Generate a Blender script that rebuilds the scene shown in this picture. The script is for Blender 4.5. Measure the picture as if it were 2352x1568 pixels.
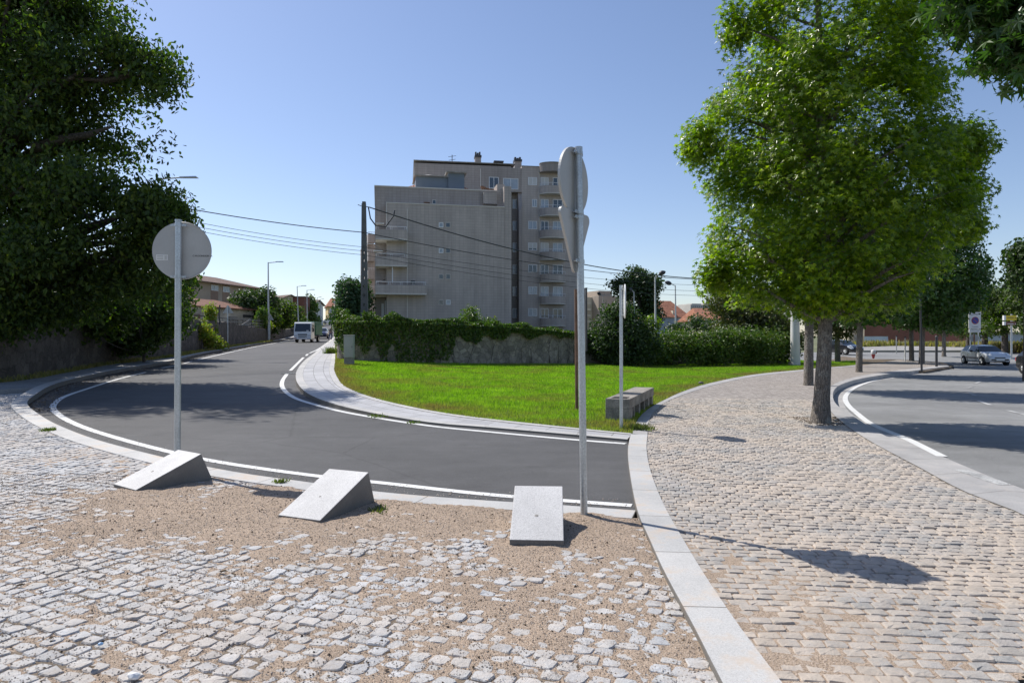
import bpy, bmesh, math, random
import numpy as np
from mathutils import Vector, Matrix, Quaternion, noise as mnoise
R = math.radians
random.seed(7); rng = np.random.default_rng(7)
for o in list(bpy.data.objects): bpy.data.objects.remove(o)
SC = bpy.context.scene
COL = SC.collection
# ---------------------------------------------------------------- camera, sky, sun, exposure
F, CX, CY, EYE = 1568.0, 1176.0, 784.0, 1.6       # photograph laid out at 2352 x 1568
cam = bpy.data.cameras.new('camera'); cam.lens = 24; cam.sensor_width = 36; cam.clip_start = .05; cam.clip_end = 4000
co = bpy.data.objects.new('camera', cam); COL.objects.link(co); co.location = (0, 0, EYE); co.rotation_euler = (R(90), 0, 0)
SC.camera = co
SUN_EL = R(50.3); SUN_AZ = math.atan2(-2.23, 1.70)
w = bpy.data.worlds.new('World'); SC.world = w; w.use_nodes = True
nt = w.node_tree; nt.nodes.clear()
sky = nt.nodes.new('ShaderNodeTexSky'); sky.sky_type = 'NISHITA'; sky.sun_disc = False
sky.sun_elevation = SUN_EL; sky.sun_rotation = SUN_AZ; sky.altitude = 100; sky.air_density = 1.0; sky.dust_density = .55; sky.ozone_density = 1.6
bg = nt.nodes.new('ShaderNodeBackground'); bg.inputs[1].default_value = 0.123
wo = nt.nodes.new('ShaderNodeOutputWorld')
tn = nt.nodes.new('ShaderNodeMix'); tn.data_type = 'RGBA'; tn.blend_type = 'MULTIPLY'; tn.inputs[0].default_value = 1; tn.inputs[7].default_value = (.985, .96, 1.03, 1)
nt.links.new(sky.outputs[0], tn.inputs[6]); nt.links.new(tn.outputs[2], bg.inputs[0]); nt.links.new(bg.outputs[0], wo.inputs[0])
sl = bpy.data.lights.new('sun', 'SUN'); sl.energy = 5.0; sl.angle = R(.55); sl.color = (1, .955, .89)
so = bpy.data.objects.new('sun', sl); COL.objects.link(so); so.location = (-20, 15, 40)
sd = Vector((math.sin(SUN_AZ)*math.cos(SUN_EL), math.cos(SUN_AZ)*math.cos(SUN_EL), math.sin(SUN_EL)))
so.rotation_euler = (-sd).to_track_quat('-Z', 'Y').to_euler()
SC.view_settings.view_transform = 'Standard'; SC.view_settings.look = 'None'
SC.view_settings.exposure = 0.16; SC.view_settings.gamma = 1
# ---------------------------------------------------------------- terrain
XS = np.concatenate([np.arange(-900, -120, 60), np.arange(-120, -60, 10), np.arange(-60, 60, 1.5), np.arange(60, 120, 10), np.arange(120, 901, 60)])
YS = np.concatenate([np.arange(-120, -9, 10), np.arange(-9, 60, 1.5), np.arange(60, 120, 3), np.arange(120, 300, 10), np.arange(300, 1600, 100)]).astype(float)
LT = [(-200, 0), (6, 0), (10, .03), (15, .12), (20, .23), (25, .36), (30, .48), (35, .60), (45, .84), (60, 1.18), (73, 1.46), (95, 2.0), (115, 2.8), (140, 3.9), (170, 5.6), (200, 7), (300, 10), (600, 12), (1600, 12)]
RT = [(-200, 0), (30, 0), (48, .07), (60, .22), (69, .37), (100, .9), (150, 2), (300, 4), (600, 6), (1600, 6)]
Lg = np.interp(YS, *zip(*LT)); Rg = np.interp(YS, *zip(*RT))
def sm(t): t = np.clip(t, 0, 1); return t*t*(3-2*t)
Wg = 1 - sm((XS + 8)/20.0)
def T(x, y):
    ww = np.interp(x, XS, Wg)
    return ww*np.interp(y, YS, Lg) + (1-ww)*np.interp(y, YS, Rg)
def at(u, v, Y): return Vector(((u-CX)/F*Y, Y, EYE-(v-CY)/F*Y))
def gp(u, v, h=0.0):
    """point of the ground seen at photo position (u, v)"""
    a = (u-CX)/F; b = (v-CY)/F
    ys = np.concatenate([np.arange(1, 120, .25), np.arange(120, 700, 2)])
    hh = h if not callable(h) else np.array([h(a*q, q) for q in ys])
    f = EYE-b*ys - T(a*ys, ys) - hh
    k = np.argmax(f < 0)
    if k == 0: k = len(ys)-1
    t = f[k-1]/(f[k-1]-f[k]); Y = ys[k-1]+t*(ys[k]-ys[k-1])
    return (a*Y, Y)
def G(x, y, h=0): return Vector((x, y, float(T(x, y))+h))
def gv(u, v, h=0): x, y = gp(u, v, h); return G(x, y, h if not callable(h) else h(x, y))
# ---------------------------------------------------------------- object helpers
ORG = {}
def tag(o, label=None, cat=None, group=None, kind=None):
    if label: o['label'] = label
    if cat: o['category'] = cat
    if group: o['group'] = group
    if kind: o['kind'] = kind
    return o
def thing(name, label, cat, loc=(0, 0, 0), rz=0, group=None):
    o = bpy.data.objects.new(name, None); COL.objects.link(o); o.location = loc; o.rotation_euler = (0, 0, rz); o.empty_display_size = .3
    ORG[o.name] = Vector(loc) if rz == 0 else Vector((0, 0, 0))
    return tag(o, label, cat, group)
def link(name, me, mat=None, parent=None):
    o = bpy.data.objects.new(name, me); COL.objects.link(o)
    if mat: me.materials.append(mat)
    if parent is not None:
        o.parent = parent
        org = ORG.get(parent.name, Vector((0, 0, 0)))
        if org.length > 0: me.transform(Matrix.Translation(-org))
        ORG[o.name] = Vector(org)
    return o
def copy_tree(o, parent=None):
    c = o.copy(); COL.objects.link(c)
    if parent is not None: c.parent = parent
    for ch in [q for q in o.children]: copy_tree(ch, c)
    return c
def meshnp(V, Fc, name='m', smooth=False):
    V = np.asarray(V, dtype=np.float32); Fc = np.asarray(Fc, dtype=np.int32); n, k = Fc.shape
    me = bpy.data.meshes.new(name); me.vertices.add(len(V)); me.vertices.foreach_set('co', V.ravel())
    me.loops.add(n*k); me.loops.foreach_set('vertex_index', Fc.ravel())
    me.polygons.add(n); me.polygons.foreach_set('loop_start', np.arange(0, n*k, k, dtype=np.int32))
    try: me.polygons.foreach_set('loop_total', np.full(n, k, dtype=np.int32))
    except Exception: pass
    me.polygons.foreach_set('use_smooth', np.full(n, smooth, dtype=bool))
    me.update(calc_edges=True); return me
class MB:
    def __init__(s): s.v = []; s.f = []
    def add(s, vs, fs):
        b = len(s.v); s.v += [Vector(p) for p in vs]; s.f += [tuple(i+b for i in f) for f in fs]; return s
    def box(s, x0, x1, y0, y1, z0, z1):
        return s.add([(x0,y0,z0),(x1,y0,z0),(x1,y1,z0),(x0,y1,z0),(x0,y0,z1),(x1,y0,z1),(x1,y1,z1),(x0,y1,z1)],
                     [(0,3,2,1),(4,5,6,7),(0,1,5,4),(1,2,6,5),(2,3,7,6),(3,0,4,7)])
    def obox(s, P, d, n, s0, s1, n0, n1, z0, z1):
        """box in a frame: P origin, d along, n outward"""
        P = Vector((P[0], P[1], 0)); d = Vector((d[0], d[1], 0)); n = Vector((n[0], n[1], 0))
        q = [P+d*a+n*b for a, b in ((s0,n0),(s1,n0),(s1,n1),(s0,n1))]
        return s.add([Vector((p.x,p.y,z0)) for p in q]+[Vector((p.x,p.y,z1)) for p in q],
                     [(0,3,2,1),(4,5,6,7),(0,1,5,4),(1,2,6,5),(2,3,7,6),(3,0,4,7)])
    def prism(s, poly, z0, z1):
        n = len(poly); return s.add([(p[0],p[1],z0) for p in poly]+[(p[0],p[1],z1) for p in poly],
            [tuple(range(n))[::-1], tuple(range(n, 2*n))]+[(i,(i+1)%n,n+(i+1)%n,n+i) for i in range(n)])
    def extr(s, poly, vec):
        n = len(poly); v = Vector(vec); poly = [Vector(p) for p in poly]
        return s.add(poly+[p+v for p in poly], [tuple(range(n))[::-1], tuple(range(n, 2*n))]+[(i,(i+1)%n,n+(i+1)%n,n+i) for i in range(n)])
    def tube(s, pts, rad, seg=8, cap=True):
        pts = [Vector(p) for p in pts]; n = len(pts)
        if not hasattr(rad, '__len__'): rad = [rad]*n
        b = len(s.v); up = None
        for i, p in enumerate(pts):
            t = (pts[min(i+1, n-1)]-pts[max(i-1, 0)]);
            if t.length < 1e-9: t = Vector((0, 0, 1))
            t.normalize()
            if up is None: up = t.orthogonal().normalized()
            a = (up - t*up.dot(t));
            if a.length < 1e-6: a = t.orthogonal()
            a.normalize(); up = a; c = t.cross(a)
            for k in range(seg):
                an = 2*math.pi*k/seg; s.v.append(p+(a*math.cos(an)+c*math.sin(an))*rad[i])
        for i in range(n-1):
            for k in range(seg):
                k2 = (k+1) % seg; s.f.append((b+i*seg+k, b+i*seg+k2, b+(i+1)*seg+k2, b+(i+1)*seg+k))
        if cap:
            s.f.append(tuple(b+k for k in range(seg))[::-1]); s.f.append(tuple(b+(n-1)*seg+k for k in range(seg)))
        return s
    def lathe(s, c, prof, seg=16):
        b = len(s.v); n = len(prof)
        for r, z in prof:
            for k in range(seg):
                a = 2*math.pi*k/seg; s.v.append(Vector((c[0]+r*math.cos(a), c[1]+r*math.sin(a), c[2]+z)))
        for i in range(n-1):
            for k in range(seg):
                k2 = (k+1) % seg; s.f.append((b+i*seg+k, b+i*seg+k2, b+(i+1)*seg+k2, b+(i+1)*seg+k))
        s.f.append(tuple(b+k for k in range(seg))[::-1]); s.f.append(tuple(b+(n-1)*seg+k for k in range(seg)))
        return s
    def disc(s, c, n, r, th, seg=40, rim=0.0):
        """round plate, axis n, c its centre"""
        n = Vector(n).normalized(); c = Vector(c); return s.tube([c-n*th/2, c-n*th*.25, c+n*th/2], [r, r, r-rim], seg)
    def build(s, name, mat=None, parent=None, smooth=False, bevel=0, segs=2):
        me = bpy.data.meshes.new(name); me.from_pydata([tuple(p) for p in s.v], [], s.f); me.update()
        o = link(name, me, mat, parent)
        if smooth:
            me.polygons.foreach_set('use_smooth', [True]*len(me.polygons))
            try: me.set_sharp_from_angle(angle=R(38))
            except Exception: pass
        if bevel:
            m = o.modifiers.new('bevel', 'BEVEL'); m.width = bevel; m.segments = segs; m.limit_method = 'ANGLE'; m.angle_limit = R(40)
        return o
# ---------------------------------------------------------------- materials
def nodes(name):
    m = bpy.data.materials.new(name); m.use_nodes = True; t = m.node_tree; t.nodes.clear()
    o = t.nodes.new('ShaderNodeOutputMaterial'); p = t.nodes.new('ShaderNodeBsdfPrincipled'); t.links.new(p.outputs[0], o.inputs[0])
    return m, t, p, o
class NT:
    def __init__(s, t): s.t = t
    def n(s, k, **kw):
        q = s.t.nodes.new(k)
        for a, b in kw.items(): setattr(q, a, b)
        return q
    def l(s, a, b): s.t.links.new(a, b)
    def coord(s, kind='Object'): return s.n('ShaderNodeTexCoord').outputs[kind]
    def noise(s, vec, scale, detail=4, rough=.6, out=0, dist=0):
        q = s.n('ShaderNodeTexNoise'); q.inputs['Scale'].default_value = scale; q.inputs['Detail'].default_value = detail; q.inputs['Roughness'].default_value = rough; q.inputs['Distortion'].default_value = dist
        if vec is not None: s.l(vec, q.inputs['Vector'])
        return q.outputs[out]
    def ramp(s, fac, stops, interp='LINEAR'):
        q = s.n('ShaderNodeValToRGB'); q.color_ramp.interpolation = interp; e = q.color_ramp.elements
        while len(e) < len(stops): e.new(.5)
        for i, (p, c) in enumerate(stops):
            e[i].position = p; e[i].color = (*c, 1) if hasattr(c, '__len__') else (c, c, c, 1)
        s.l(fac, q.inputs[0]); return q.outputs[0]
    def mix(s, fac, a, b, mode='MIX'):
        q = s.n('ShaderNodeMix', data_type='RGBA', blend_type=mode)
        for x, i in ((fac, 0), (a, 6), (b, 7)):
            if hasattr(x, 'is_output') or hasattr(x, 'links'): s.l(x, q.inputs[i])
            elif i == 0: q.inputs[0].default_value = x
            else: q.inputs[i].default_value = (*x, 1)
        return q.outputs[2]
    def math(s, op, a, b=0.0):
        q = s.n('ShaderNodeMath', operation=op)
        for x, i in ((a, 0), (b, 1)):
            if hasattr(x, 'links'): s.l(x, q.inputs[i])
            else: q.inputs[i].default_value = x
        return q.outputs[0]
    def bump(s, h, strength, dist, prev=None):
        q = s.n('ShaderNodeBump'); q.inputs['Strength'].default_value = strength; q.inputs['Distance'].default_value = dist; s.l(h, q.inputs['Height'])
        if prev is not None: s.l(prev, q.inputs['Normal'])
        return q.outputs[0]
def sc(c, k): return tuple(min(1, max(0, x*k)) for x in c)
def mat(name, c, rough=.8, var=.2, scale=2.0, fine=0.0, fscale=60, bump=0, bscale=40, metal=0, c2=None, spec=.5, coat=0):
    m, t, p, o = nodes(name); k = NT(t); v = k.coord()
    a = k.noise(v, scale, 6)
    col = k.ramp(a, [(.3, sc(c, 1-var)), (.7, c2 or sc(c, 1+var))])
    if fine:
        f = k.noise(v, fscale, 2, .7); col = k.mix(1.0, col, k.ramp(f, [(.25, 1-fine), (.75, 1+fine*.6)]), 'MULTIPLY')
    k.l(col, p.inputs['Base Color']); p.inputs['Roughness'].default_value = rough; p.inputs['Metallic'].default_value = metal
    p.inputs['Specular IOR Level'].default_value = spec; p.inputs['Coat Weight'].default_value = coat
    if bump: k.l(k.bump(k.noise(v, bscale, 5), 1.0, bump), p.inputs['Normal'])
    return m
def leafmat(name, cols, transl=.45, rough=.42, clump=1.2):
    m, t, p, o = nodes(name); k = NT(t)
    g = k.n('ShaderNodeNewGeometry'); rnd = g.outputs['Random Per Island']
    n1 = k.noise(g.outputs['Position'], clump, 3)
    f = k.math('ADD', k.math('MULTIPLY', rnd, .55), k.math('MULTIPLY', n1, .5))
    col = k.ramp(f, [(i/(len(cols)-1)*.8+.1, c) for i, c in enumerate(cols)])
    k.l(col, p.inputs['Base Color']); p.inputs['Roughness'].default_value = rough; p.inputs['Specular IOR Level'].default_value = .6
    tr = k.n('ShaderNodeBsdfTranslucent'); k.l(k.mix(1.0, col, (1.5, 1.9, .55), 'MULTIPLY'), tr.inputs[0])
    ms = k.n('ShaderNodeMixShader'); ms.inputs[0].default_value = transl
    k.l(p.outputs[0], ms.inputs[1]); k.l(tr.outputs[0], ms.inputs[2]); k.l(ms.outputs[0], o.inputs[0]); return m
def asphalt(name, c, sand=False):
    m, t, p, o = nodes(name); k = NT(t); v = k.coord()
    f = k.noise(v, 140, 2, .8); a = k.noise(v, .35, 5, .55); b = k.noise(v, 2.3, 5)
    col = k.ramp(f, [(.3, sc(c, .55)), (.5, c), (.64, sc(c, 1.35)), (.74, sc(c, 2.6))])
    col = k.mix(1.0, col, k.ramp(a, [(.3, .80), (.5, 1.0), (.7, 1.2)]), 'MULTIPLY')
    col = k.mix(1.0, col, k.ramp(b, [(.3, .90), (.7, 1.09)]), 'MULTIPLY')
    mps = k.n('ShaderNodeMapping'); mps.inputs['Scale'].default_value = (.25, 2.2, 1); k.l(v, mps.inputs[0]); col = k.mix(1.0, col, k.ramp(k.noise(mps.outputs[0], 1.1, 5, .7), [(.3, .90), (.7, 1.10)]), 'MULTIPLY')
    # tyre polish and fine cracks
    vo = k.n('ShaderNodeTexVoronoi', feature='DISTANCE_TO_EDGE'); vo.inputs['Scale'].default_value = .16; vm = k.n('ShaderNodeMapping'); k.l(v, vm.inputs[0])
    mixv = k.n('ShaderNodeMix', data_type='VECTOR'); mixv.inputs[0].default_value = .12; k.l(v, mixv.inputs[4]); k.l(k.noise(v, 1.2, 4, .6, 1), mixv.inputs[5]); k.l(mixv.outputs[1], vo.inputs['Vector'])
    cr = k.ramp(vo.outputs[0], [(.0, .6), (.003, 1.0)]); 
    col = k.mix(.55, col, k.mix(1.0, col, cr, 'MULTIPLY')); st = k.noise(v, .9, 3, .5); col = k.mix(k.ramp(st, [(.66, 0.0), (.72, .35)]), col, sc(c, .5))
    sp = k.noise(v, 9, 2, .5); col = k.mix(k.ramp(sp, [(.74, 0.0), (.78, .55)]), col, sc(c, 1.9))
    k.l(col, p.inputs['Base Color']); p.inputs['Roughness'].default_value = .78; p.inputs['Specular IOR Level'].default_value = .35
    k.l(k.bump(f, .9, .006), p.inputs['Normal']); return m
def granite(name, c, speck=.5, rough=.7, stain=.15, sandy=0, bump=.0015, fs=170, joint=0):
    m, t, p, o = nodes(name); k = NT(t); v = k.coord()
    f = k.noise(v, fs, 2, .75); f2 = k.noise(v, fs*.5, 2, .6, 0)
    col = k.ramp(f, [(.3, sc(c, 1-speck)), (.42, c), (.6, c), (.72, sc(c, 1+speck*.5))])
    col = k.mix(1.0, col, k.ramp(f2, [(.3, 1-speck*.35), (.6, 1.05)]), 'MULTIPLY')
    a = k.noise(v, 1.1, 6, .65); col = k.mix(1.0, col, k.ramp(a, [(.3, 1-stain), (.7, 1+stain*.5)]), 'MULTIPLY')
    if sandy:
        s = k.noise(v, 2.2, 6, .75); col = k.mix(k.ramp(s, [(.52, 0.0), (.66, sandy)]), col, (.50, .42, .34))
    if joint:
        b = k.n('ShaderNodeTexBrick'); b.offset = 0; b.inputs['Scale'].default_value = 1; b.inputs['Brick Width'].default_value = joint; b.inputs['Row Height'].default_value = 9; b.inputs['Mortar Size'].default_value = .007; b.inputs['Mortar Smooth'].default_value = .3; k.l(k.coord('UV'), b.inputs['Vector']); b.inputs['Color1'].default_value = (.93, .93, .93, 1); b.inputs['Color2'].default_value = (1.06, 1.05, 1.04, 1); b.inputs['Mortar'].default_value = (.33, .31, .28, 1); col = k.mix(1.0, col, b.outputs['Color'], 'MULTIPLY')
    k.l(col, p.inputs['Base Color']); p.inputs['Roughness'].default_value = rough
    k.l(k.bump(f, .7, bump*2), p.inputs['Normal']); return m
def settmat(name, cols, sandc, sandy):
    m, t, p, o = nodes(name); k = NT(t); v = k.coord(); g = k.n('ShaderNodeNewGeometry')
    col = k.ramp(g.outputs['Random Per Island'], [(i/(len(cols)-1), c) for i, c in enumerate(cols)])
    f = k.noise(v, 170, 2, .8); col = k.mix(1.0, col, k.ramp(f, [(.28, .45), (.42, .95), (.62, 1.08), (.75, 1.35)]), 'MULTIPLY')
    s = k.math('ADD', k.noise(v, 1.0, 5, .7), k.math('MULTIPLY', k.noise(v, 34, 5, .8), .55))
    col = k.mix(k.ramp(s, [(.66, 0.0), (.86, sandy)]), col, sandc)
    pt = k.noise(v, 75, 3, .7); col = k.mix(k.ramp(pt, [(.66, 0.0), (.72, .75)]), col, (.12, .10, .08)); ms_ = k.noise(v, 5, 5, .7); col = k.mix(1.0, col, k.ramp(ms_, [(.3, .80), (.7, 1.12)]), 'MULTIPLY')
    k.l(col, p.inputs['Base Color']); p.inputs['Roughness'].default_value = .85
    b1 = k.bump(k.noise(v, 45, 5, .7), 1.0, .009); k.l(k.bump(f, .8, .003, b1), p.inputs['Normal']); return m
def sandmat():
    m, t, p, o = nodes('sand'); k = NT(t); v = k.coord()
    f = k.noise(v, 120, 3, .85); f3 = k.noise(v, 60, 2, .8); a = k.noise(v, 1.3, 5, .6)
    col = k.ramp(f, [(.30, (.13, .09, .06)), (.42, (.39, .29, .205)), (.56, (.56, .43, .32)), (.66, (.74, .64, .53)), (.78, (.85, .82, .78))])
    col = k.mix(k.ramp(f3, [(.62, 0.0), (.7, .8)]), col, (.13, .085, .055))
    col = k.mix(1.0, col, k.ramp(a, [(.3, .86), (.7, 1.06)]), 'MULTIPLY')
    k.l(col, p.inputs['Base Color']); p.inputs['Roughness'].default_value = .95
    k.l(k.bump(f, 1.0, .008, k.bump(f3, 1.0, .012)), p.inputs['Normal']); return m
def pavermat(name, c, bw, bh, joint=(.16,.15,.14), offset=0.5, jw=.008, uv=True, var=.12, squash=1, tint=None, bump=.004):
    m, t, p, o = nodes(name); k = NT(t); v = k.coord('UV' if uv else 'Object')
    mp = k.n('ShaderNodeMapping'); k.l(v, mp.inputs[0])
    vv = mp.outputs[0]
    b = k.n('ShaderNodeTexBrick'); b.offset = offset; b.inputs['Scale'].default_value = 1; b.inputs['Brick Width'].default_value = bw; b.inputs['Row Height'].default_value = bh
    b.inputs['Mortar Size'].default_value = jw; b.inputs['Mortar Smooth'].default_value = .2; b.inputs['Bias'].default_value = 0
    b.inputs['Color1'].default_value = (*sc(c, 1-var), 1); b.inputs['Color2'].default_value = (*(tint or sc(c, 1+var)), 1); b.inputs['Mortar'].default_value = (*joint, 1)
    k.l(vv, b.inputs['Vector'])
    vo = k.coord(); f = k.noise(vo, 120, 2, .7); a = k.noise(vo, 1.2, 5)
    col = k.mix(1.0, b.outputs['Color'], k.ramp(f, [(.3, .85), (.7, 1.1)]), 'MULTIPLY')
    col = k.mix(1.0, col, k.ramp(a, [(.3, .88), (.7, 1.08)]), 'MULTIPLY')
    k.l(col, p.inputs['Base Color']); p.inputs['Roughness'].default_value = .8
    h = k.math('SUBTRACT', 1.0, b.outputs['Fac']); k.l(k.bump(h, 1.0, bump), p.inputs['Normal']); return m
def lawnmat():
    m, t, p, o = nodes('lawn_soil'); k = NT(t); v = k.coord()
    a = k.noise(v, .5, 6, .6); f = k.noise(v, 25, 4, .8)
    col = k.ramp(f, [(.3, (.05, .08, .01)), (.55, (.13, .20, .018)), (.75, (.20, .28, .035))])
    col = k.mix(k.ramp(a, [(.56, 0.0), (.68, .6)]), col, (.17, .12, .05))
    k.l(col, p.inputs['Base Color']); p.inputs['Roughness'].default_value = .95; k.l(k.bump(f, 1, .05), p.inputs['Normal']); return m
def grassmat(name, cols, dryc):
    m, t, p, o = nodes(name); k = NT(t); g = k.n('ShaderNodeNewGeometry'); at_ = k.n('ShaderNodeAttribute', attribute_name='dry')
    n1 = k.noise(g.outputs['Position'], .45, 5, .65)
    n2 = k.noise(g.outputs['Position'], 1.6, 4, .7); fac = k.math('ADD', k.math('MULTIPLY', g.outputs['Random Per Island'], .4), k.math('MULTIPLY', k.ramp(n2, [(.3, 0.0), (.7, 1.0)]), .6))
    col = k.ramp(fac, [(i/(len(cols)-1)*.8+.1, c) for i, c in enumerate(cols)])
    dr = k.math('ADD', at_.outputs['Fac'], k.ramp(n1, [(.47, 0.0), (.66, .7)]))
    col = k.mix(dr, col, dryc)
    k.l(col, p.inputs['Base Color']); p.inputs['Roughness'].default_value = .55
    tr = k.n('ShaderNodeBsdfTranslucent'); k.l(k.mix(1.0, col, (1.3, 1.6, .5), 'MULTIPLY'), tr.inputs[0])
    ms = k.n('ShaderNodeMixShader'); ms.inputs[0].default_value = .45
    k.l(p.outputs[0], ms.inputs[1]); k.l(tr.outputs[0], ms.inputs[2]); k.l(ms.outputs[0], o.inputs[0]); return m
def glassmat(name, c=(.05, .07, .09), rough=.06):
    m, t, p, o = nodes(name); p.inputs['Base Color'].default_value = (*c, 1); p.inputs['Roughness'].default_value = rough; p.inputs['Specular IOR Level'].default_value = .8
    k = NT(t); k.l(k.bump(k.noise(k.coord(), 2.0, 2), .15, .02), p.inputs['Normal']); return m
def stonewall(name, c, scale=2.2):
    m, t, p, o = nodes(name); k = NT(t); v = k.coord()
    mv = k.n('ShaderNodeMix', data_type='VECTOR'); mv.inputs[0].default_value = .22; k.l(v, mv.inputs[4]); k.l(k.noise(v, 3, 4, .6, 1), mv.inputs[5])
    vo = k.n('ShaderNodeTexVoronoi', feature='DISTANCE_TO_EDGE'); vo.inputs['Scale'].default_value = scale; k.l(mv.outputs[1], vo.inputs['Vector'])
    vc = k.n('ShaderNodeTexVoronoi'); vc.inputs['Scale'].default_value = scale; k.l(mv.outputs[1], vc.inputs['Vector'])
    sx = k.n('ShaderNodeSeparateColor'); k.l(vc.outputs['Color'], sx.inputs[0])
    col = k.ramp(sx.outputs[0], [(0, sc(c, .65)), (.5, c), (1, sc(c, 1.35))])
    st = k.noise(v, 1.2, 8, .7); col = k.mix(k.ramp(st, [(.4, 0.0), (.6, .7)]), col, sc(c, .55))
    st2 = k.noise(v, 3.1, 6, .7); col = k.mix(k.ramp(st2, [(.55, 0.0), (.68, .6)]), col, sc((c[0]*1.1, c[1]*1.05, c[2]), 1.5))
    j = k.ramp(vo.outputs[0], [(0, .7), (.05, 1.0)]); col = k.mix(1.0, col, j, 'MULTIPLY')
    k.l(col, p.inputs['Base Color']); p.inputs['Roughness'].default_value = .92
    k.l(k.bump(k.noise(v, 18, 6, .7), 1, .04, k.bump(j, 1, .06)), p.inputs['Normal']); return m
def tilefacade(name, c):
    """glazed-tile cladding: close vertical joints, fainter courses"""
    m, t, p, o = nodes(name); k = NT(t); v = k.coord('UV')
    b = k.n('ShaderNodeTexBrick'); b.offset = 0; b.inputs['Scale'].default_value = 1; b.inputs['Brick Width'].default_value = .42; b.inputs['Row Height'].default_value = .3
    b.inputs['Mortar Size'].default_value = .022; b.inputs['Color1'].default_value = (*sc(c, .97), 1); b.inputs['Color2'].default_value = (*sc(c, 1.05), 1); b.inputs['Mortar'].default_value = (*sc(c, .82), 1); k.l(v, b.inputs['Vector'])
    vo = k.coord(); a = k.noise(vo, .25, 5, .6)
    mp = k.n('ShaderNodeMapping'); mp.inputs['Scale'].default_value = (.9, .9, .07); k.l(vo, mp.inputs[0]); s = k.noise(mp.outputs[0], 1, 5, .7)
    col = k.mix(1.0, b.outputs['Color'], k.ramp(a, [(.3, .9), (.7, 1.08)]), 'MULTIPLY')
    col = k.mix(1.0, col, k.ramp(s, [(.3, .80), (.65, 1.08)]), 'MULTIPLY')
    k.l(col, p.inputs['Base Color']); p.inputs['Roughness'].default_value = .55; return m
def rooftile(name, c, s=3.2):
    m, t, p, o = nodes(name); k = NT(t); v = k.coord('UV')
    wv = k.n('ShaderNodeTexWave', wave_type='BANDS', bands_direction='X'); wv.inputs['Scale'].default_value = s*.31; k.l(v, wv.inputs[0])
    w2 = k.n('ShaderNodeTexWave', wave_type='BANDS', bands_direction='Y', wave_profile='SAW'); w2.inputs['Scale'].default_value = s*.26; k.l(v, w2.inputs[0])
    a = k.noise(k.coord(), 1.3, 7, .75); f = k.noise(k.coord(), 9, 4)
    col = k.ramp(a, [(.3, sc(c, .55)), (.5, c), (.72, sc((c[0]*1.2, c[1]*1.35, c[2]*1.4), 1.1))])
    col = k.mix(1.0, col, k.ramp(f, [(.3, .7), (.7, 1.2)]), 'MULTIPLY')
    col = k.mix(1.0, col, k.ramp(wv.outputs['Fac'], [(.2, .55), (.6, 1.05)]), 'MULTIPLY')
    col = k.mix(1.0, col, k.ramp(w2.outputs['Fac'], [(.05, .6), (.25, 1.0)]), 'MULTIPLY')
    k.l(col, p.inputs['Base Color']); p.inputs['Roughness'].default_value = .9; k.l(k.bump(wv.outputs['Fac'], 1, .05), p.inputs['Normal']); return m
def paintmat(name, c, th):
    m, t, p, o = nodes(name); k = NT(t); v = k.coord(); f = k.noise(v, 70, 4, .8); a_ = k.noise(v, 1.4, 5, .7); s = k.math('ADD', k.math('MULTIPLY', f, .6), k.math('MULTIPLY', a_, .4))
    col = k.mix(k.ramp(s, [(th-.02, 0.0), (th+.05, .85)]), c, (.14, .14, .14)); col = k.mix(1.0, col, k.ramp(a_, [(.3, .86), (.7, 1.05)]), 'MULTIPLY')
    k.l(col, p.inputs['Base Color']); p.inputs['Roughness'].default_value = .7; k.l(k.bump(f, .6, .003), p.inputs['Normal']); return m
M = {}
M['asphalt'] = asphalt('asphalt', (.085, .084, .084))
M['asphalt_old'] = asphalt('asphalt_old', (.225, .225, .22))
M['concrete_walk'] = asphalt('sidewalk_concrete', (.27, .27, .27))
M['farpave'] = asphalt('far_paving', (.3, .29, .275))
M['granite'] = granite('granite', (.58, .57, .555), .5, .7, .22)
M['granite_shade'] = granite('granite_shaded_side', (.20, .19, .175), .5, .85, .4)  # same granite darkened: shade on the wedge sides put into the colour
M['kerb'] = granite('kerb_granite', (.47, .465, .45), .35, .75, .2, .25, joint=.9)
M['kerb_sandy'] = granite('kerb_granite_sandy', (.50, .495, .48), .35, .75, .2, .95, joint=1.05)
M['kerb_old'] = granite('kerb_granite_old', (.40, .39, .38), .35, .75, .25, .2, joint=1.0)
M['sett'] = settmat('sett_granite', [(.40, .405, .41), (.50, .505, .51), (.46, .46, .45), (.56, .56, .56)], (.50, .43, .36), .6)
M['sett2'] = settmat('sett_promenade', [(.33, .31, .285), (.41, .38, .35), (.32, .315, .30), (.44, .40, .355), (.37, .345, .31)], (.52, .43, .34), .65)
M['sand'] = sandmat()
M['joint'] = mat('joint_soil', (.20, .155, .11), .95, .5, 1.2, .5, 90, .006, 80)
M['pavers'] = pavermat('grey_pavers', (.40, .40, .41), .62, .42)
M['brickfar'] = pavermat('promenade_setts_far', (.385, .345, .31), .12, .10, (.15, .125, .10), .5, .012, False, .3)
M['lawn'] = lawnmat()
M['earth'] = mat('earth', (.17, .13, .09), .95, .4, .6, .4, 20, .05, 8)
M['farland'] = mat('far_land', (.13, .14, .07), .95, .45, .03, .4, .6, .1, 2)
M['paint'] = paintmat('road_paint', (.70, .70, .68), .565)
M['paint_worn'] = paintmat('worn_road_paint', (.58, .58, .56), .48)
M['galv'] = mat('galvanised_steel', (.52, .55, .57), .42, .15, 3, .25, 60, .0, 30, metal=.75)
M['lamp_metal'] = mat('lamp_metal', (.50, .52, .54), .5, .08, 3, metal=.4)
M['signback'] = mat('sign_back', (.46, .455, .44), .5, .06, 3, .05, 50, metal=.25)
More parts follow.
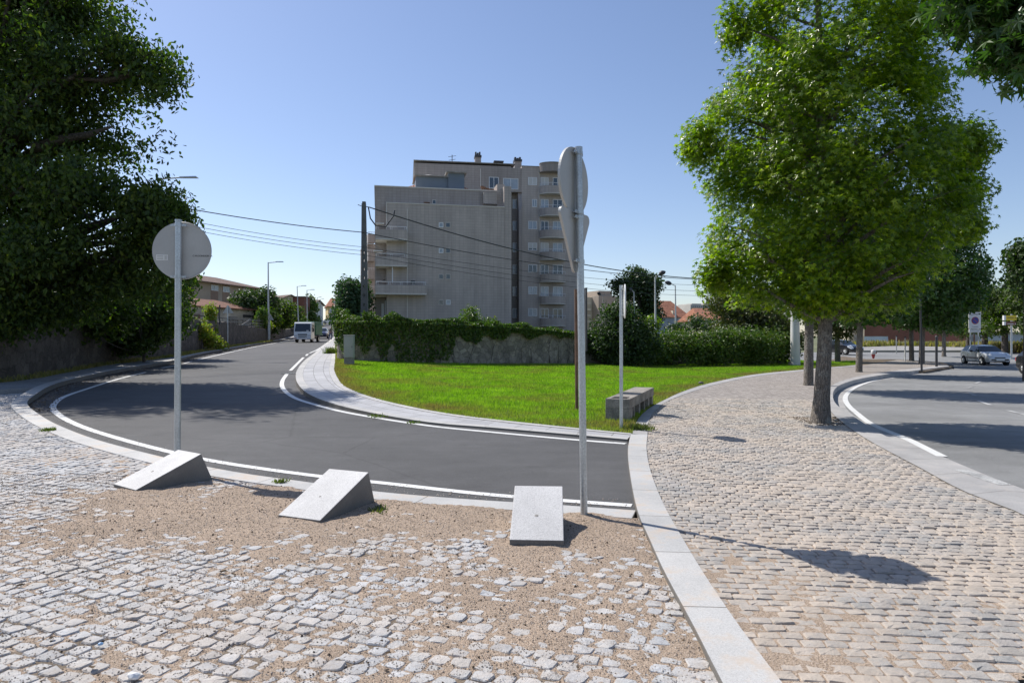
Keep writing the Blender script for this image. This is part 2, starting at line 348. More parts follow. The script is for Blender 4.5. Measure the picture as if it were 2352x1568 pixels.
M['white'] = mat('white_paint', (.75, .75, .74), .5, .05, 2)
M['offwhite'] = mat('offwhite', (.66, .65, .62), .8, .1, 1, .08)
M['red'] = mat('red_paint', (.42, .045, .04), .5, .1, 2)
M['blue'] = mat('blue_paint', (.03, .05, .30), .45, .1, 2)
M['yellow'] = mat('yellow_paint', (.70, .52, .02), .5, .08, 2)
M['rust'] = mat('rusty_paint', (.20, .11, .07), .8, .5, 3, .4, 30)
M['dark'] = mat('dark_metal', (.045, .045, .05), .5, .2, 3)
M['black'] = mat('black_plastic', (.012, .012, .013), .5, .2, 3)
M['rubber'] = mat('tyre_rubber', (.02, .02, .02), .85, .2, 5)
M['rim'] = mat('wheel_rim', (.55, .56, .58), .35, .1, 5, metal=.6)
M['glass'] = glassmat('window_glass')
M['carglass'] = glassmat('car_glass', (.02, .028, .035), .04)
M['lens'] = mat('headlight_lens', (.62, .66, .7), .15, .2, 20)
M['indic'] = mat('orange_lens', (.6, .2, .03), .3, .1, 5)
M['concrete'] = mat('weathered_concrete', (.29, .275, .25), .9, .35, 2.0, .3, 40, .01, 25)
M['bench'] = mat('bench_concrete', (.27, .245, .215), .9, .5, 3.5, .4, 35, .008, 40)
M['polecon'] = mat('pole_concrete', (.15, .15, .15), .9, .2, 2, .2, 30)
M['boxgrey'] = mat('cabinet_grey', (.40, .41, .38), .6, .07, 2, .05)
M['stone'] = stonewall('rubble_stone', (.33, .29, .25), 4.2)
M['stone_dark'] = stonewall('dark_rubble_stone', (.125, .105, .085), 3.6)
M['stucco_wall'] = mat('old_stucco', (.55, .5, .43), .9, .35, .8, .2, 20)
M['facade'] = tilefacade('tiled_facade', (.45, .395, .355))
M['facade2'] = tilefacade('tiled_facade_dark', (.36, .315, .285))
M['facade_blue'] = mat('blue_grey_render', (.155, .19, .23), .8, .12, .5)
M['soffit'] = mat('soffit', (.62, .59, .54), .85, .08, 1)
M['wframe'] = mat('window_frame_white', (.72, .73, .74), .45, .04, 2)
M['shutter'] = pavermat('roller_shutter', (.60, .60, .58), 30, .06, (.42, .42, .41), 0, .008, False, .02)
M['shutter'] = mat('roller_shutter', (.58, .58, .56), .6, .05, 1)
M['curtain'] = mat('curtained_pane', (.33, .38, .43), .12, .25, .9, spec=.7)
M['tile'] = rooftile('roof_tiles', (.26, .12, .075))
M['tile_old'] = rooftile('old_roof_tiles', (.215, .135, .105))
M['tile_orange'] = rooftile('orange_roof_tiles', (.46, .19, .11))
M['beige'] = mat('beige_render', (.42, .35, .28), .9, .12, .4, .1, 8)
M['beige_dark'] = mat('brown_panel', (.29, .205, .16), .9, .12, .4)
M['cream'] = mat('cream_render', (.60, .54, .42), .9, .15, .5, .1, 8)
M['yellowh'] = mat('yellow_render', (.58, .43, .2), .9, .12, .4)
M['brick'] = mat('red_brown_cladding', (.20, .085, .06), .8, .15, .5, .1, 5)
M['bluewall'] = mat('pale_blue_render', (.50, .56, .63), .9, .12, .4, .1, 6)
M['bluehouse'] = mat('grey_blue_render', (.27, .33, .40), .9, .08, .4)
M['farblock'] = mat('far_block', (.50, .47, .43), .9, .14, .15)
M['greenbox'] = mat('green_tarp', (.03, .13, .075), .6, .2, 2)
M['silver'] = mat('silver_paint', (.74, .76, .78), .25, .03, 1, metal=.12, coat=.6)
M['cabwhite'] = mat('cab_paint', (.76, .78, .78), .3, .05, 1, coat=.4)
M['carblack'] = mat('black_car_paint', (.018, .019, .022), .22, .05, 1, coat=.8)
M['carblue'] = mat('dark_blue_car_paint', (.03, .035, .09), .22, .05, 1, coat=.8)
M['carwhite'] = mat('white_car_paint', (.70, .72, .74), .25, .03, 1, coat=.6)
M['skin'] = mat('skin', (.42, .24, .17), .6, .05, 5)
M['hair'] = mat('dark_hair', (.03, .022, .018), .7, .1, 20)
M['shirt'] = mat('grey_shirt', (.12, .13, .13), .9, .15, 10)
M['jeans'] = mat('blue_jeans', (.06, .09, .19), .9, .15, 10)
def barkmat(name, c, pale):
    m, t, p, o = nodes(name); k = NT(t); v = k.coord(); mp = k.n('ShaderNodeMapping'); mp.inputs['Scale'].default_value = (1, 1, .35); k.l(v, mp.inputs[0])
    f = k.noise(mp.outputs[0], 28, 6, .7); a = k.noise(v, 3.5, 5, .6)
    vo = k.n('ShaderNodeTexVoronoi', feature='DISTANCE_TO_EDGE'); vo.inputs['Scale'].default_value = 26; k.l(mp.outputs[0], vo.inputs['Vector'])
    col = k.ramp(f, [(.3, sc(c, .4)), (.5, c), (.7, sc(c, 1.5))]); col = k.mix(k.ramp(a, [(.52, 0.0), (.62, .6)]), col, pale)
    col = k.mix(1.0, col, k.ramp(vo.outputs[0], [(0, .45), (.12, 1.0)]), 'MULTIPLY')
    k.l(col, p.inputs['Base Color']); p.inputs['Roughness'].default_value = .95; k.l(k.bump(f, 1, .03, k.bump(vo.outputs[0], 1, .05)), p.inputs['Normal']); return m
M['bark'] = barkmat('bark', (.22, .19, .16), (.36, .35, .31))
M['bark_dark'] = barkmat('dark_bark', (.12, .10, .085), (.2, .19, .17))
M['leaf'] = leafmat('sweetgum_leaf', [(.035, .07, .005), (.08, .14, .007), (.19, .26, .010), (.37, .42, .02)], .46, .32)
M['leaf_row'] = leafmat('row_tree_leaf', [(.018, .045, .006), (.03, .075, .010), (.05, .105, .014), (.09, .15, .02)], .35)
M['leaf_dark'] = leafmat('dark_tree_leaf', [(.015, .03, .006), (.03, .06, .008), (.06, .10, .010), (.14, .16, .012)], .4, .6)
M['leaf_far'] = leafmat('background_leaf', [(.022, .045, .012), (.04, .075, .018), (.065, .10, .025)], .3, .5, .7)
M['leaf_brown'] = leafmat('brownish_leaf', [(.03, .04, .012), (.055, .075, .018), (.10, .11, .03), (.13, .09, .04)], .3, .5, .7)
M['ivy'] = leafmat('ivy_leaf', [(.025, .055, .010), (.055, .11, .014), (.10, .16, .02), (.16, .16, .03)], .3, .45, 1.0)
M['vine'] = leafmat('vine_leaf', [(.07, .13, .015), (.15, .22, .02), (.24, .25, .03), (.25, .13, .03)], .45, .5, 1.0)
M['cypress'] = leafmat('cypress_leaf', [(.02, .05, .02), (.035, .08, .03), (.06, .11, .035)], .25, .6, .6)
M['grass'] = grassmat('grass_blade', [(.11, .20, .012), (.185, .325, .018), (.265, .43, .028), (.38, .53, .05)], (.26, .20, .09))
M['weedgreen'] = grassmat('weed_blade', [(.04, .07, .015), (.07, .11, .02), (.10, .14, .03)], (.2, .16, .08))
M['weeds'] = grassmat('dry_weed_blade', [(.10, .14, .03), (.2, .2, .06), (.3, .25, .10)], (.36, .27, .13))
# ---------------------------------------------------------------- setting: ground sheets
def smooth_line(pts, step=.35):
    """Catmull-Rom through ground points, evenly resampled"""
    P = [np.array(p[:2], float) for p in pts]; P = [2*P[0]-P[1]]+P+[2*P[-1]-P[-2]]; out = []
    for i in range(1, len(P)-2):
        a, b, c, d = P[i-1:i+3]; n = max(2, int(np.linalg.norm(c-b)/(step*.5)))
        ta = np.linalg.norm(b-a)**.5; tb = np.linalg.norm(c-b)**.5; tc = np.linalg.norm(d-c)**.5
        for j in range(n):
            t = ta+tb*j/n; t1 = ta; t2 = ta+tb; t3 = t2+tc
            A1 = a*(t1-t)/t1+b*t/t1; A2 = b*(t2-t)/tb+c*(t-t1)/tb; A3 = c*(t3-t)/tc+d*(t-t2)/tc
            B1 = A1*(t2-t)/t2+A2*t/t2; B2 = A2*(t3-t)/(t3-t1)+A3*(t-t1)/(t3-t1); out.append(B1*(t2-t)/tb+B2*(t-t1)/tb)
    out.append(P[-2]); A = np.array(out); s = np.r_[0, np.cumsum(np.linalg.norm(np.diff(A, axis=0), axis=1))]
    n = max(2, int(s[-1]/step)+1); q = np.linspace(0, s[-1], n)
    return np.c_[np.interp(q, s, A[:, 0]), np.interp(q, s, A[:, 1])]
def line(px, h=0, step=.35): return smooth_line([gp(u, v, h) for u, v in px], step)
def hv(h, x, y): return h(x, y) if callable(h) else h
def offset(L, d):
    t = np.gradient(L, axis=0); t /= np.linalg.norm(t, axis=1)[:, None]+1e-9; return L+np.c_[-t[:, 1], t[:, 0]]*d
def resample(L, n):
    s = np.r_[0, np.cumsum(np.linalg.norm(np.diff(L, axis=0), axis=1))]; q = np.linspace(0, s[-1], n); return np.c_[np.interp(q, s, L[:, 0]), np.interp(q, s, L[:, 1])]
def struct(o): o['kind'] = 'structure'; return o
def ladder(name, A, B, h, m, rows=1, skirt=.0, kind='structure', parent=None, smoothN=False):
    """band between two lines, with skirts; uv in metres"""
    n = max(len(A), len(B)); A = resample(A, n); B = resample(B, n)
    sA = np.r_[0, np.cumsum(np.linalg.norm(np.diff((A+B)/2, axis=0), axis=1))]
    V = []; UV = []
    for j in range(rows+1):
        t = j/rows; P = A*(1-t)+B*t; d = np.linalg.norm(B-A, axis=1)*t
        for i in range(n): V.append((P[i, 0], P[i, 1], float(T(P[i, 0], P[i, 1]))+hv(h, P[i, 0], P[i, 1]))); UV.append((sA[i], d[i]))
    Fc = [(j*n+i, j*n+i+1, (j+1)*n+i+1, (j+1)*n+i) for j in range(rows) for i in range(n-1)]
    if skirt:
        b = len(V)
        for r, j in ((0, 0), (1, rows)):
            for i in range(n): p = V[j*n+i]; V.append((p[0], p[1], p[2]-skirt)); UV.append(UV[j*n+i])
            for i in range(n-1):
                q = (j*n+i, j*n+i+1, b+r*n+i+1, b+r*n+i); Fc.append(q if r else q[::-1])
        for i in (0, n-1): Fc.append((i, rows*n+i, b+n+i, b+i))
    # make every top face look up
    a, bb, c = [Vector(V[k]) for k in Fc[0][:3]]
    if (bb-a).cross(c-a).z < 0: Fc = [f[::-1] for f in Fc]
    me = bpy.data.meshes.new(name); me.from_pydata(V, [], Fc); me.update()
    uv = me.uv_layers.new(name='UVMap'); 
    for l in me.loops: uv.data[l.index].uv = UV[l.vertex_index]
    o = link(name, me, m, parent)
    if kind: o['kind'] = kind
    return o
def inpoly(x, y, P):
    x = np.asarray(x); y = np.asarray(y); r = np.zeros(x.shape, bool); n = len(P)
    for i in range(n):
        x0, y0 = P[i]; x1, y1 = P[(i+1) % n]
        c = ((y0 > y) != (y1 > y)) & (x < (x1-x0)*(y-y0)/((y1-y0) if y1 != y0 else 1e-12)+x0); r ^= c
    return r
def patch(name, poly, h, m, skirt=0, kind='structure', fine=None):
    bm = bmesh.new(); vs = [bm.verts.new((p[0], p[1], 0)) for p in poly]; f = bm.faces.new(vs)
    bm.normal_update()
    if f.normal.z < 0: f.normal_flip()
    bmesh.ops.triangulate(bm, faces=[f])
    x0, x1 = min(p[0] for p in poly), max(p[0] for p in poly); y0, y1 = min(p[1] for p in poly), max(p[1] for p in poly)
    for X in XS:
        if x0 < X < x1: bmesh.ops.bisect_plane(bm, geom=bm.verts[:]+bm.edges[:]+bm.faces[:], plane_co=(X, 0, 0), plane_no=(1, 0, 0))
    for Y in YS:
        if y0 < Y < y1: bmesh.ops.bisect_plane(bm, geom=bm.verts[:]+bm.edges[:]+bm.faces[:], plane_co=(0, Y, 0), plane_no=(0, 1, 0))
    bmesh.ops.remove_doubles(bm, verts=bm.verts, dist=1e-4)
    for v in bm.verts: v.co.z = float(T(v.co.x, v.co.y))+hv(h, v.co.x, v.co.y)
    if skirt:
        be = [e for e in bm.edges if len(e.link_faces) == 1]
        r = bmesh.ops.extrude_edge_only(bm, edges=be)
        for g in r['geom']:
            if isinstance(g, bmesh.types.BMVert): g.co.z -= skirt
    me = bpy.data.meshes.new(name); bm.to_mesh(me); bm.free(); o = link(name, me, m)
    if kind: o['kind'] = kind
    return o
def ssm(t): t = min(1, max(0, t)); return t*t*(3-2*t)
def hbase(x, y): return -.32*(1-ssm((abs(y)-70)/60)) - .06 if abs(x) < 200 else -.1
V = np.array([(x, y, T(x, y)+hbase(x, y)) for y in YS for x in XS]); nx = len(XS)
Fc = [(j*nx+i, j*nx+i+1, (j+1)*nx+i+1, (j+1)*nx+i) for j in range(len(YS)-1) for i in range(nx-1)]
g = link('ground', meshnp(V, Fc), M['farland']); struct(g)
def hp(x, y): return .03+.09*ssm((-x-1)/6.0)           # inner pavement and lawn level
def hr(x, y): return .012-.15*ssm((y-10.5)/5.0)          # right-hand road sinks below its kerb
HC = .025
# --- outlines, read off the photograph and laid on the terrain
street_near = [(1461,1176),(1296,1164),(1184,1157),(1102,1152),(853,1131),(713,1111),(586,1094),(488,1077),(361,1049),(220,1011),(150,985),(95,958),(63,934),(83,917),(133,890),(267,857),(401,833),(447,820),(588,793),(665,778.5),(704,767),(737,755),(752,742)]
street_far = [(1441.5,1013),(1348,1004.5),(1103,983),(1011,976),(850.5,952.5),(757,932),(708,913),(684,890),(679,872),(683,855),(700,832.6),(723,814),(732,804.5),(753,789),(769,775),(774,763),(774,752),(768,742)]
lawn_in = [(1451,995),(1332,984),(1234,973),(1103,960),(1011,947),(944,934),(869,917),(794,889),(775.5,868),(768,850),(769,835),(770,822),(770.5,805),(772,785),(775,770)]
LN = line(street_near); LF = line(street_far); LI = smooth_line([gp(u, v, hp) for u, v in lawn_in])
street = patch('road', [tuple(p) for p in LN]+[tuple(p) for p in LF[::-1]], 0, M['asphalt']); 
# far pavement: kerb row, two rows of pavers, inner kerb row
nP = 220; A = resample(LF[:int(len(LF)*.80)], nP); B = resample(LI, nP)
def cross(A, B, n):
    """pair each point of A with the nearest later point of B"""
    out = []; k = 0
    for p in A:
        d = np.linalg.norm(B[k:k+60]-p, axis=1); k = min(k+int(np.argmin(d)), len(B)-1); out.append(B[k])
    return np.array(out)
Bd = resample(LI, 1500); Ad = resample(LF, 400); endk = int(np.argmin(np.linalg.norm(Ad-LI[-1], axis=1))); Ad = Ad[:endk+1]
Bm = []; k = 0
for p in Ad:
    d = np.linalg.norm(Bd[k:k+25]-p, axis=1); k = min(k+int(np.argmin(d)), len(Bd)-1); Bm.append(Bd[k])
Bm = np.array(Bm)
for it in range(6): Bm[1:-1] = (Bm[:-2]+Bm[1:-1]+Bm[2:])/3
W = np.linalg.norm(Bm-Ad, axis=1)[:, None]; D = (Bm-Ad)/np.maximum(W, 1e-6); kw = np.minimum(.24, W*.3); kv = np.minimum(.20, W*.22)
L1 = Ad+D*kw; L2 = Bm-D*kv
struct(ladder('kerb', Ad, L1, hp, M['kerb'], 1, .45)); ladder('pavement', L1, L2, lambda x, y: hp(x, y)-.004, M['pavers'], 3); ladder('kerb', L2, Bm, lambda x, y: hp(x, y)+.004, M['kerb'], 1, .3)
# near kerb: wide flush band round the street's foot, raised along the left side
ksplit = int(np.argmin(np.linalg.norm(LN-np.array(gp(63, 934)), axis=1)))
N1 = LN[:ksplit+1]; N2 = LN[ksplit:]
N2 = N2[:int(np.argmin(np.linalg.norm(N2-np.array(gp(737, 755)), axis=1)))]
def hl(x, y): return .02+.12*ssm((y-12.5)/5.0)
sgn = 1 if offset(N1, .3)[40, 1] < N1[40, 1] else -1
K1 = offset(N1, .30*sgn); K2 = offset(N2, .30*sgn)
ladder('kerb', np.vstack([N1, N2[1:]]), np.vstack([K1, K2[1:]]), hl, M['kerb_sandy'], 1, .45)
side_back = [(-420,905),(0,877),(120,858),(234,838),(371,822),(450,809),(521,797.5),(618,783.5),(665,773),(700,763),(731,754)]
SB = smooth_line([gp(u, v, .13) for u, v in side_back])
start = int(np.argmin(np.linalg.norm(np.vstack([K1, K2[1:]])-np.array(gp(80, 895, .08)), axis=1)))
KK = np.vstack([K1, K2[1:]])
walk_front = np.vstack([[gp(-420, 960, .05)], [gp(-100, 905, .08)], KK[start:]])
ladder('sidewalk', SB, walk_front, lambda x, y: hl(x, y)-.003, M['concrete_walk'], 2, .3)
# band between sand and promenade
band_l = [(1448,998),(1441.5,1035),(1448,1103),(1465,1182),(1490,1240),(1522,1312),(1594,1448),(1654,1568),(1760,1760)]
band_r = [(1487,1000),(1485,1030),(1491.6,1074),(1522,1156),(1561,1227),(1616,1320),(1702,1448),(1792,1568),(1930,1760)]
BL = line(band_l, HC, .2); BR = line(band_r, HC, .2)
ladder('kerb', BL, BR, lambda x, y: HC+.015, M['kerb_sandy'], 1, .3)
strip_l = [(1452,996),(1458,975),(1478,948),(1500,932),(1523,920),(1564,901),(1628,880.5),(1732,860),(1845,848.7),(1969,838)]
strip_r = [(1487,1000),(1489,972),(1500,948),(1516,932),(1540,918),(1580,902.5),(1640,884),(1740,863.5),(1848,851.5),(1969,840)]
SL = line(strip_l, .03); SR = line(strip_r, .03)
ladder('kerb', SL, SR, .036, M['kerb_old'], 1, .3)
# promenade and its kerb with the right-hand road
rk_in = [(2700,1400),(2352,1184),(2220,1132),(2107,1072),(1995,1012),(1939,974),(1905,941),(1901,915),(1903,895.6),(1920,880),(1976,863.7),(2051,852),(2126,843),(2175,838)]
rk_out = [(2700,1345),(2352,1146),(2215,1090),(2105,1040),(2005,985),(1955,953),(1922,930),(1913,910),(1919,892),(1940,880),(1985,868),(2056,857),(2130,847.5),(2180,841)]
RI = line(rk_in, .03); RO = line(rk_out, .03)
ladder('kerb', RI, RO, .04, M['kerb_old'], 1, .5)
gut = offset(RO, .28*(1 if offset(RO, .3)[0, 0] > RO[0, 0] else -1))
ladder('gutter', RO, gut, lambda x, y: hr(x, y)+.006, M['kerb_old'], 1, .2)
prom_poly = [tuple(p) for p in BR[::-1]]+[tuple(p) for p in SR]+[gp(2060,826,.03), gp(2150,832,.03)]+[tuple(p) for p in RI[::-1]]
patch('promenade', prom_poly, .006, M['joint'])
prom_wide = [(p[0]-.07, p[1]) for p in BR[::-1]]+[tuple(p) for p in SR]+[gp(2060,826,.03), gp(2150,832,.03)]+[(p[0]+.05, p[1]) for p in RI[::-1]]
farY = 17.5
patch('promenade_paving', [gp(1530,918,.03)]+[tuple(p) for p in SR if p[1] > farY]+[gp(2060,826,.03), gp(2150,832,.03)]+[tuple(p) for p in RI[::-1] if p[1] > farY], .028, M['brickfar'])
# cobbled place in front of the street
cob_wide = [(p[0], p[1]+.05) for p in K1]+[gp(80,895,.02), gp(-420,962,.02), (-14, 6), (-9, .5), (3, .5)]+[(p[0]+.07, p[1]) for p in BL[::-1] if p[1] < gp(1465,1182)[1]]
cob_poly = [tuple(p) for p in K1]+[gp(80,895,.02), gp(-420,962,.02), (-14, 6), (-9, .5), (3, .5)]+[tuple(p) for p in BL[::-1] if p[1] < gp(1465,1182)[1]]
patch('cobbled_place', cob_poly, .0, M['joint'])
# right road and the crossing behind
road_r = [tuple(p) for p in gut]+[gp(2190,838), gp(2160,831), gp(2060,824.5), gp(1990,824), gp(1880,826), gp(1700,822), gp(1700,806), gp(2000,806), gp(2352,806), gp(2600,806), (120, 100), (120, 2), (8, 1)]
patch('road', road_r, hr, M['asphalt_old'])
patch('far_pavement', [gp(1980,805), gp(2352,805), (118, 74), (118, 118), gp(1950,794)], .03, M['farpave'], .2)
lawn_poly = [tuple(p) for p in SL]+[gp(1969,828,.05), gp(1900,829,.05), (19, 56), (8, 52), (-2, 46), gp(860,815,.1), gp(776,812,.1)]+[tuple(p) for p in LI[::-1][6:]]
patch('lawn', lawn_poly, lambda x, y: hp(x, y)-.01, M['lawn'], .2)
patch('verge', [gp(1845,850,.03), gp(1969,850,.03), gp(2126,850,.03), gp(2184,842), gp(2190,838), gp(2160,831), gp(2060,824.5), gp(1990,824), gp(1880,826)], -.01, M['earth'], .2)
patch('verge', [gp(1969,828,.03), gp(1900,829,.03), (30, 62), gp(1990,824,.03), gp(2060,826,.03)], .02, M['earth'], .2)
# --- painted markings
def mark(L, wd, m=M['paint'], h=.004, name='lane_marking'):
    return ladder(name, offset(L, wd/2), offset(L, -wd/2), (lambda x, y: hv(h, x, y)+.0001*y), m, 1)
mark(line([(1451,1161),(1298,1150),(1103,1134),(882,1109.5),(735,1094),(502,1061),(381,1035.5),(220,991),(165,970),(133,951),(121,937),(130,922),(148,911),(200,893),(270,871),(334,855)]), .13)
mark(line([(372,845),(408,838.5)]), .13); mark(line([(422,835),(440,830)]), .13); mark(line([(455,826),(520,811),(588,796),(665,781)]), .13)
mark(line([(1437,1019),(1332,1011),(1103,990),(1011,981),(907,966.5),(794,947),(719,928),(682,916),(659,902),(648,887),(649,874),(659,859)]), .13)
mark(line([(667,851),(697,821)]), .13); mark(line([(703,817),(707,813)]), .13); mark(line([(711,811),(727,804),(755,784.5),(768,773)]), .13)
GR = lambda u, v: gp(u, v, lambda x, y: np.array([hr(float(a), float(b)) for a, b in zip(x, y)]) if hasattr(x, '__len__') else hr(x, y))
def rmark(px, wd, m=M['paint']): 
    L = smooth_line([GR(u, v) for u, v in px]); return ladder('lane_marking', offset(L, wd/2), offset(L, -wd/2), lambda x, y: hr(x, y)+.008+.0001*y, m, 1)
rmark([(2164,1049),(2107,1020),(2032,988),(1976,956),(1946,928),(1943,909),(1969,888),(2032,867.5),(2107,854),(2183,843)], .14)
for q in ([(2205,1079),(2310,1115)],): rmark(q, .16, M['paint_worn'])
for q in ([(2315,943),(2352,952),(2420,968)], [(2246,920),(2276,931)], [(2224,901),(2239,908)], [(2222,892),(2233,888)], [(2240,881),(2252,876)], [(2268,867),(2300,860)]): rmark(q, .12, M['paint_worn'])
# ---------------------------------------------------------------- stone setts and the sand that lies over them
def setts(name, polys, ang, sx, sy, off, h, m, ymin, ymax, xr, jit=.08, tilt=.02, round_=.2, curve=0, hol=None):
    c, s = math.cos(ang), math.sin(ang)
    U = np.arange(-30, 30, sx); Vv = np.arange(-10, 40, sy); uu, vv = np.meshgrid(U, Vv)
    row = np.round(vv/sy).astype(int); uu = uu+np.where(row % 2, off*sx, 0)+rng.random(row.shape[0])[:, None]*sx*.3
    uu = uu.ravel(); vv = vv.ravel()
    vv = vv+curve*np.sin(uu*.9+1.3)*.10+curve*np.sin(uu*.35)*.18
    x = uu*c-vv*s; y = uu*s+vv*c
    k = (y > ymin) & (y < ymax) & (x > xr[0]) & (x < xr[1]) & (np.abs(x) < y*.80+1.2); x, y = x[k], y[k]
    k = inpoly(x, y, polys)
    if hol is not None: k &= ~hol(x, y)
    x, y = x[k], y[k]; n = len(x)
    a = np.array([(-.5,-.5+round_),(-.5+round_,-.5),(.5-round_,-.5),(.5,-.5+round_),(.5,.5-round_),(.5-round_,.5),(-.5+round_,.5),(-.5,.5-round_)])
    wx = sx*(.925+rng.normal(0, .035, n)); wy = sy*(.91+rng.normal(0, .035, n)); rot = rng.normal(0, .035, n)+ang
    jitv = 1+rng.normal(0, jit, (n, 8, 2)); L = a[None]*jitv; L[..., 0] *= wx[:, None]; L[..., 1] *= wy[:, None]
    cr, sr = np.cos(rot)[:, None], np.sin(rot)[:, None]
    def place(Lc, z):
        X = Lc[..., 0]*cr-Lc[..., 1]*sr+x[:, None]; Y = Lc[..., 0]*sr+Lc[..., 1]*cr+y[:, None]; return np.stack([X, Y, z], -1)
    tz = T(x, y)+(np.array([hv(h, q, 0) for q in x]) if callable(h) else h)+rng.normal(0, .0030, n)
    tx, ty = rng.normal(0, tilt, n), rng.normal(0, tilt, n)
    L2 = L*.90; top = tz[:, None]+L2[..., 0]*tx[:, None]+L2[..., 1]*ty[:, None]+rng.normal(0, .0018, (n, 8))
    mid = tz[:, None]-.007+L[..., 0]*tx[:, None]+L[..., 1]*ty[:, None]
    r0 = place(L*1.0, mid-.05); r1 = place(L, mid); r2 = place(L2, top); cc = np.stack([x, y, tz+.003], -1)[:, None]
    V = np.concatenate([r0, r1, r2, cc], 1).reshape(-1, 3)
    q = []
    for i in range(8):
        j = (i+1) % 8; q += [(i, j, 8+j, 8+i), (8+i, 8+j, 16+j, 16+i)]
    q4 = np.array(q); t3 = np.array([(16+i, 16+(i+1) % 8, 24) for i in range(8)])
    base = (np.arange(n)*25)[:, None, None]
    Fq = (q4[None]+base).reshape(-1, 4); Ft = (t3[None]+base).reshape(-1, 3)
    T3 = np.concatenate([Fq[:, [0, 1, 2]], Fq[:, [0, 2, 3]], Ft]); me = meshnp(V, T3, name)
    o = link(name, me, m); print(name, n); return o
cobp = np.array(cob_poly)
def under(x, y): return np.zeros(x.shape, bool)
struct(setts('cobblestones', cob_wide, R(-24), .114, .104, .35, .008, M['sett'], 2.5, 22, (-16, 3), .14, .028, .18, 1.0))
struct(setts('promenade_setts', prom_wide, R(-4.5), .120, .092, .5, .030, M['sett2'], 2.5, 18.2, (0, 14), .05, .022, .08, .35))
def sandsheet(name, poly, x0, x1, y0, y1, st, hf, m):
    xs = np.arange(x0, x1, st); ys = np.arange(y0, y1, st); X, Y = np.meshgrid(xs, ys); Z = T(X, Y)+hf(X, Y)
    nx = len(xs); V = np.stack([X, Y, Z], -1).reshape(-1, 3); ins = inpoly(X, Y, poly)&(np.abs(X) < Y*.80+1.3)
    i, j = np.meshgrid(np.arange(nx-1), np.arange(len(ys)-1)); ok = ins[:-1, :-1] & ins[1:, 1:] & ins[:-1, 1:] & ins[1:, :-1]
    a = (j*nx+i)[ok]; Fq = np.stack([a, a+1, a+nx+1, a+nx], -1)
    used = np.unique(Fq); mp = np.full(len(V), -1); mp[used] = np.arange(len(used)); return link(name, meshnp(V[used], mp[Fq], name, True), m)
def vnoise(X, Y, s, seed):
    """value noise, vectorised"""
    r = np.random.default_rng(seed).random((128, 128)); x = X*s+37.1; y = Y*s+11.7; xi = np.floor(x).astype(int); yi = np.floor(y).astype(int); fx = sm(x-xi); fy = sm(y-yi)
    g_ = lambda a, b: r[a % 128, b % 128]
    return (g_(xi, yi)*(1-fx)+g_(xi+1, yi)*fx)*(1-fy)+(g_(xi, yi+1)*(1-fx)+g_(xi+1, yi+1)*fx)*fy-.5
SB_ = [(gp(400,1165),1.0,.021),(gp(560,1190),.8,.019),(gp(700,1260),.7,.012),(gp(980,1180),.9,.018),(gp(1290,1300),.8,.013),(gp(1420,1260),.45,.030),(gp(1360,1210),.45,.024),(gp(1120,1200),.5,.020),(gp(1500,1330),.25,.018),(gp(620,1140),.5,.02),(gp(860,1150),.5,.02),
       (gp(1050,1450),.55,.006),(gp(1400,1480),.35,.010),(gp(900,1330),.45,.010),(gp(350,1540),.25,.010),(gp(1560,1480),.16,.020),(gp(250,1190),.6,.010),(gp(1250,1400),.5,.008),(gp(700,1500),.3,.006)]
def hsand(X, Y):
    z = .0008+.013*vnoise(X, Y, 1.3, 1)+.013*vnoise(X, Y, 4.5, 2)+.011*vnoise(X, Y, 11, 3)+.010*vnoise(X, Y, 24, 4)+.003*vnoise(X, Y, 50, 5)
    for (c, r, a) in SB_: z = z+a*(.66 if c[1] > 5.6 else .45)*np.exp(-((X-c[0])**2+(Y-c[1])**2)/(r*r))
    for wx_, wy_ in ((-3.98, 7.2), (-3.6, 7.6), (-1.9, 6.05), (-1.5, 6.3), (.2, 5.28), (.42, 5.6), (.657, 6.21)): z = z+.014*np.exp(-((X-wx_)**2+(Y-wy_)**2)/.06)
    z = z - .010*sm((Y-8.4)/2.5)
    return z
sd_ = sandsheet('sand', cob_wide, -9, 2.3, 2.5, 12, .03, hsand, M['sand']); tag(sd_, 'coarse tan sand lying over and between the cobblestones', 'sand', kind='stuff')
def hsand2(X, Y):
    d = np.full(X.shape, 9.0)
    for p in BR[::3]: d = np.minimum(d, np.hypot(X-p[0], Y-p[1]))
    return .0215+.006*vnoise(X, Y, 1.1, 6)+.006*vnoise(X, Y, 6, 7)+.004*vnoise(X, Y, 20, 8)+.008*np.exp(-(d/.16)**2)*(Y < 6.5) + .004*np.exp(-(d/.9)**2) - .012*sm((Y-4.3)/2.5)
sd2 = sandsheet('sand', prom_wide, .3, 7, 2.5, 8.5, .03, hsand2, M['sand']); tag(sd2, 'thin tan sand in the joints of the promenade setts', 'sand', kind='stuff')
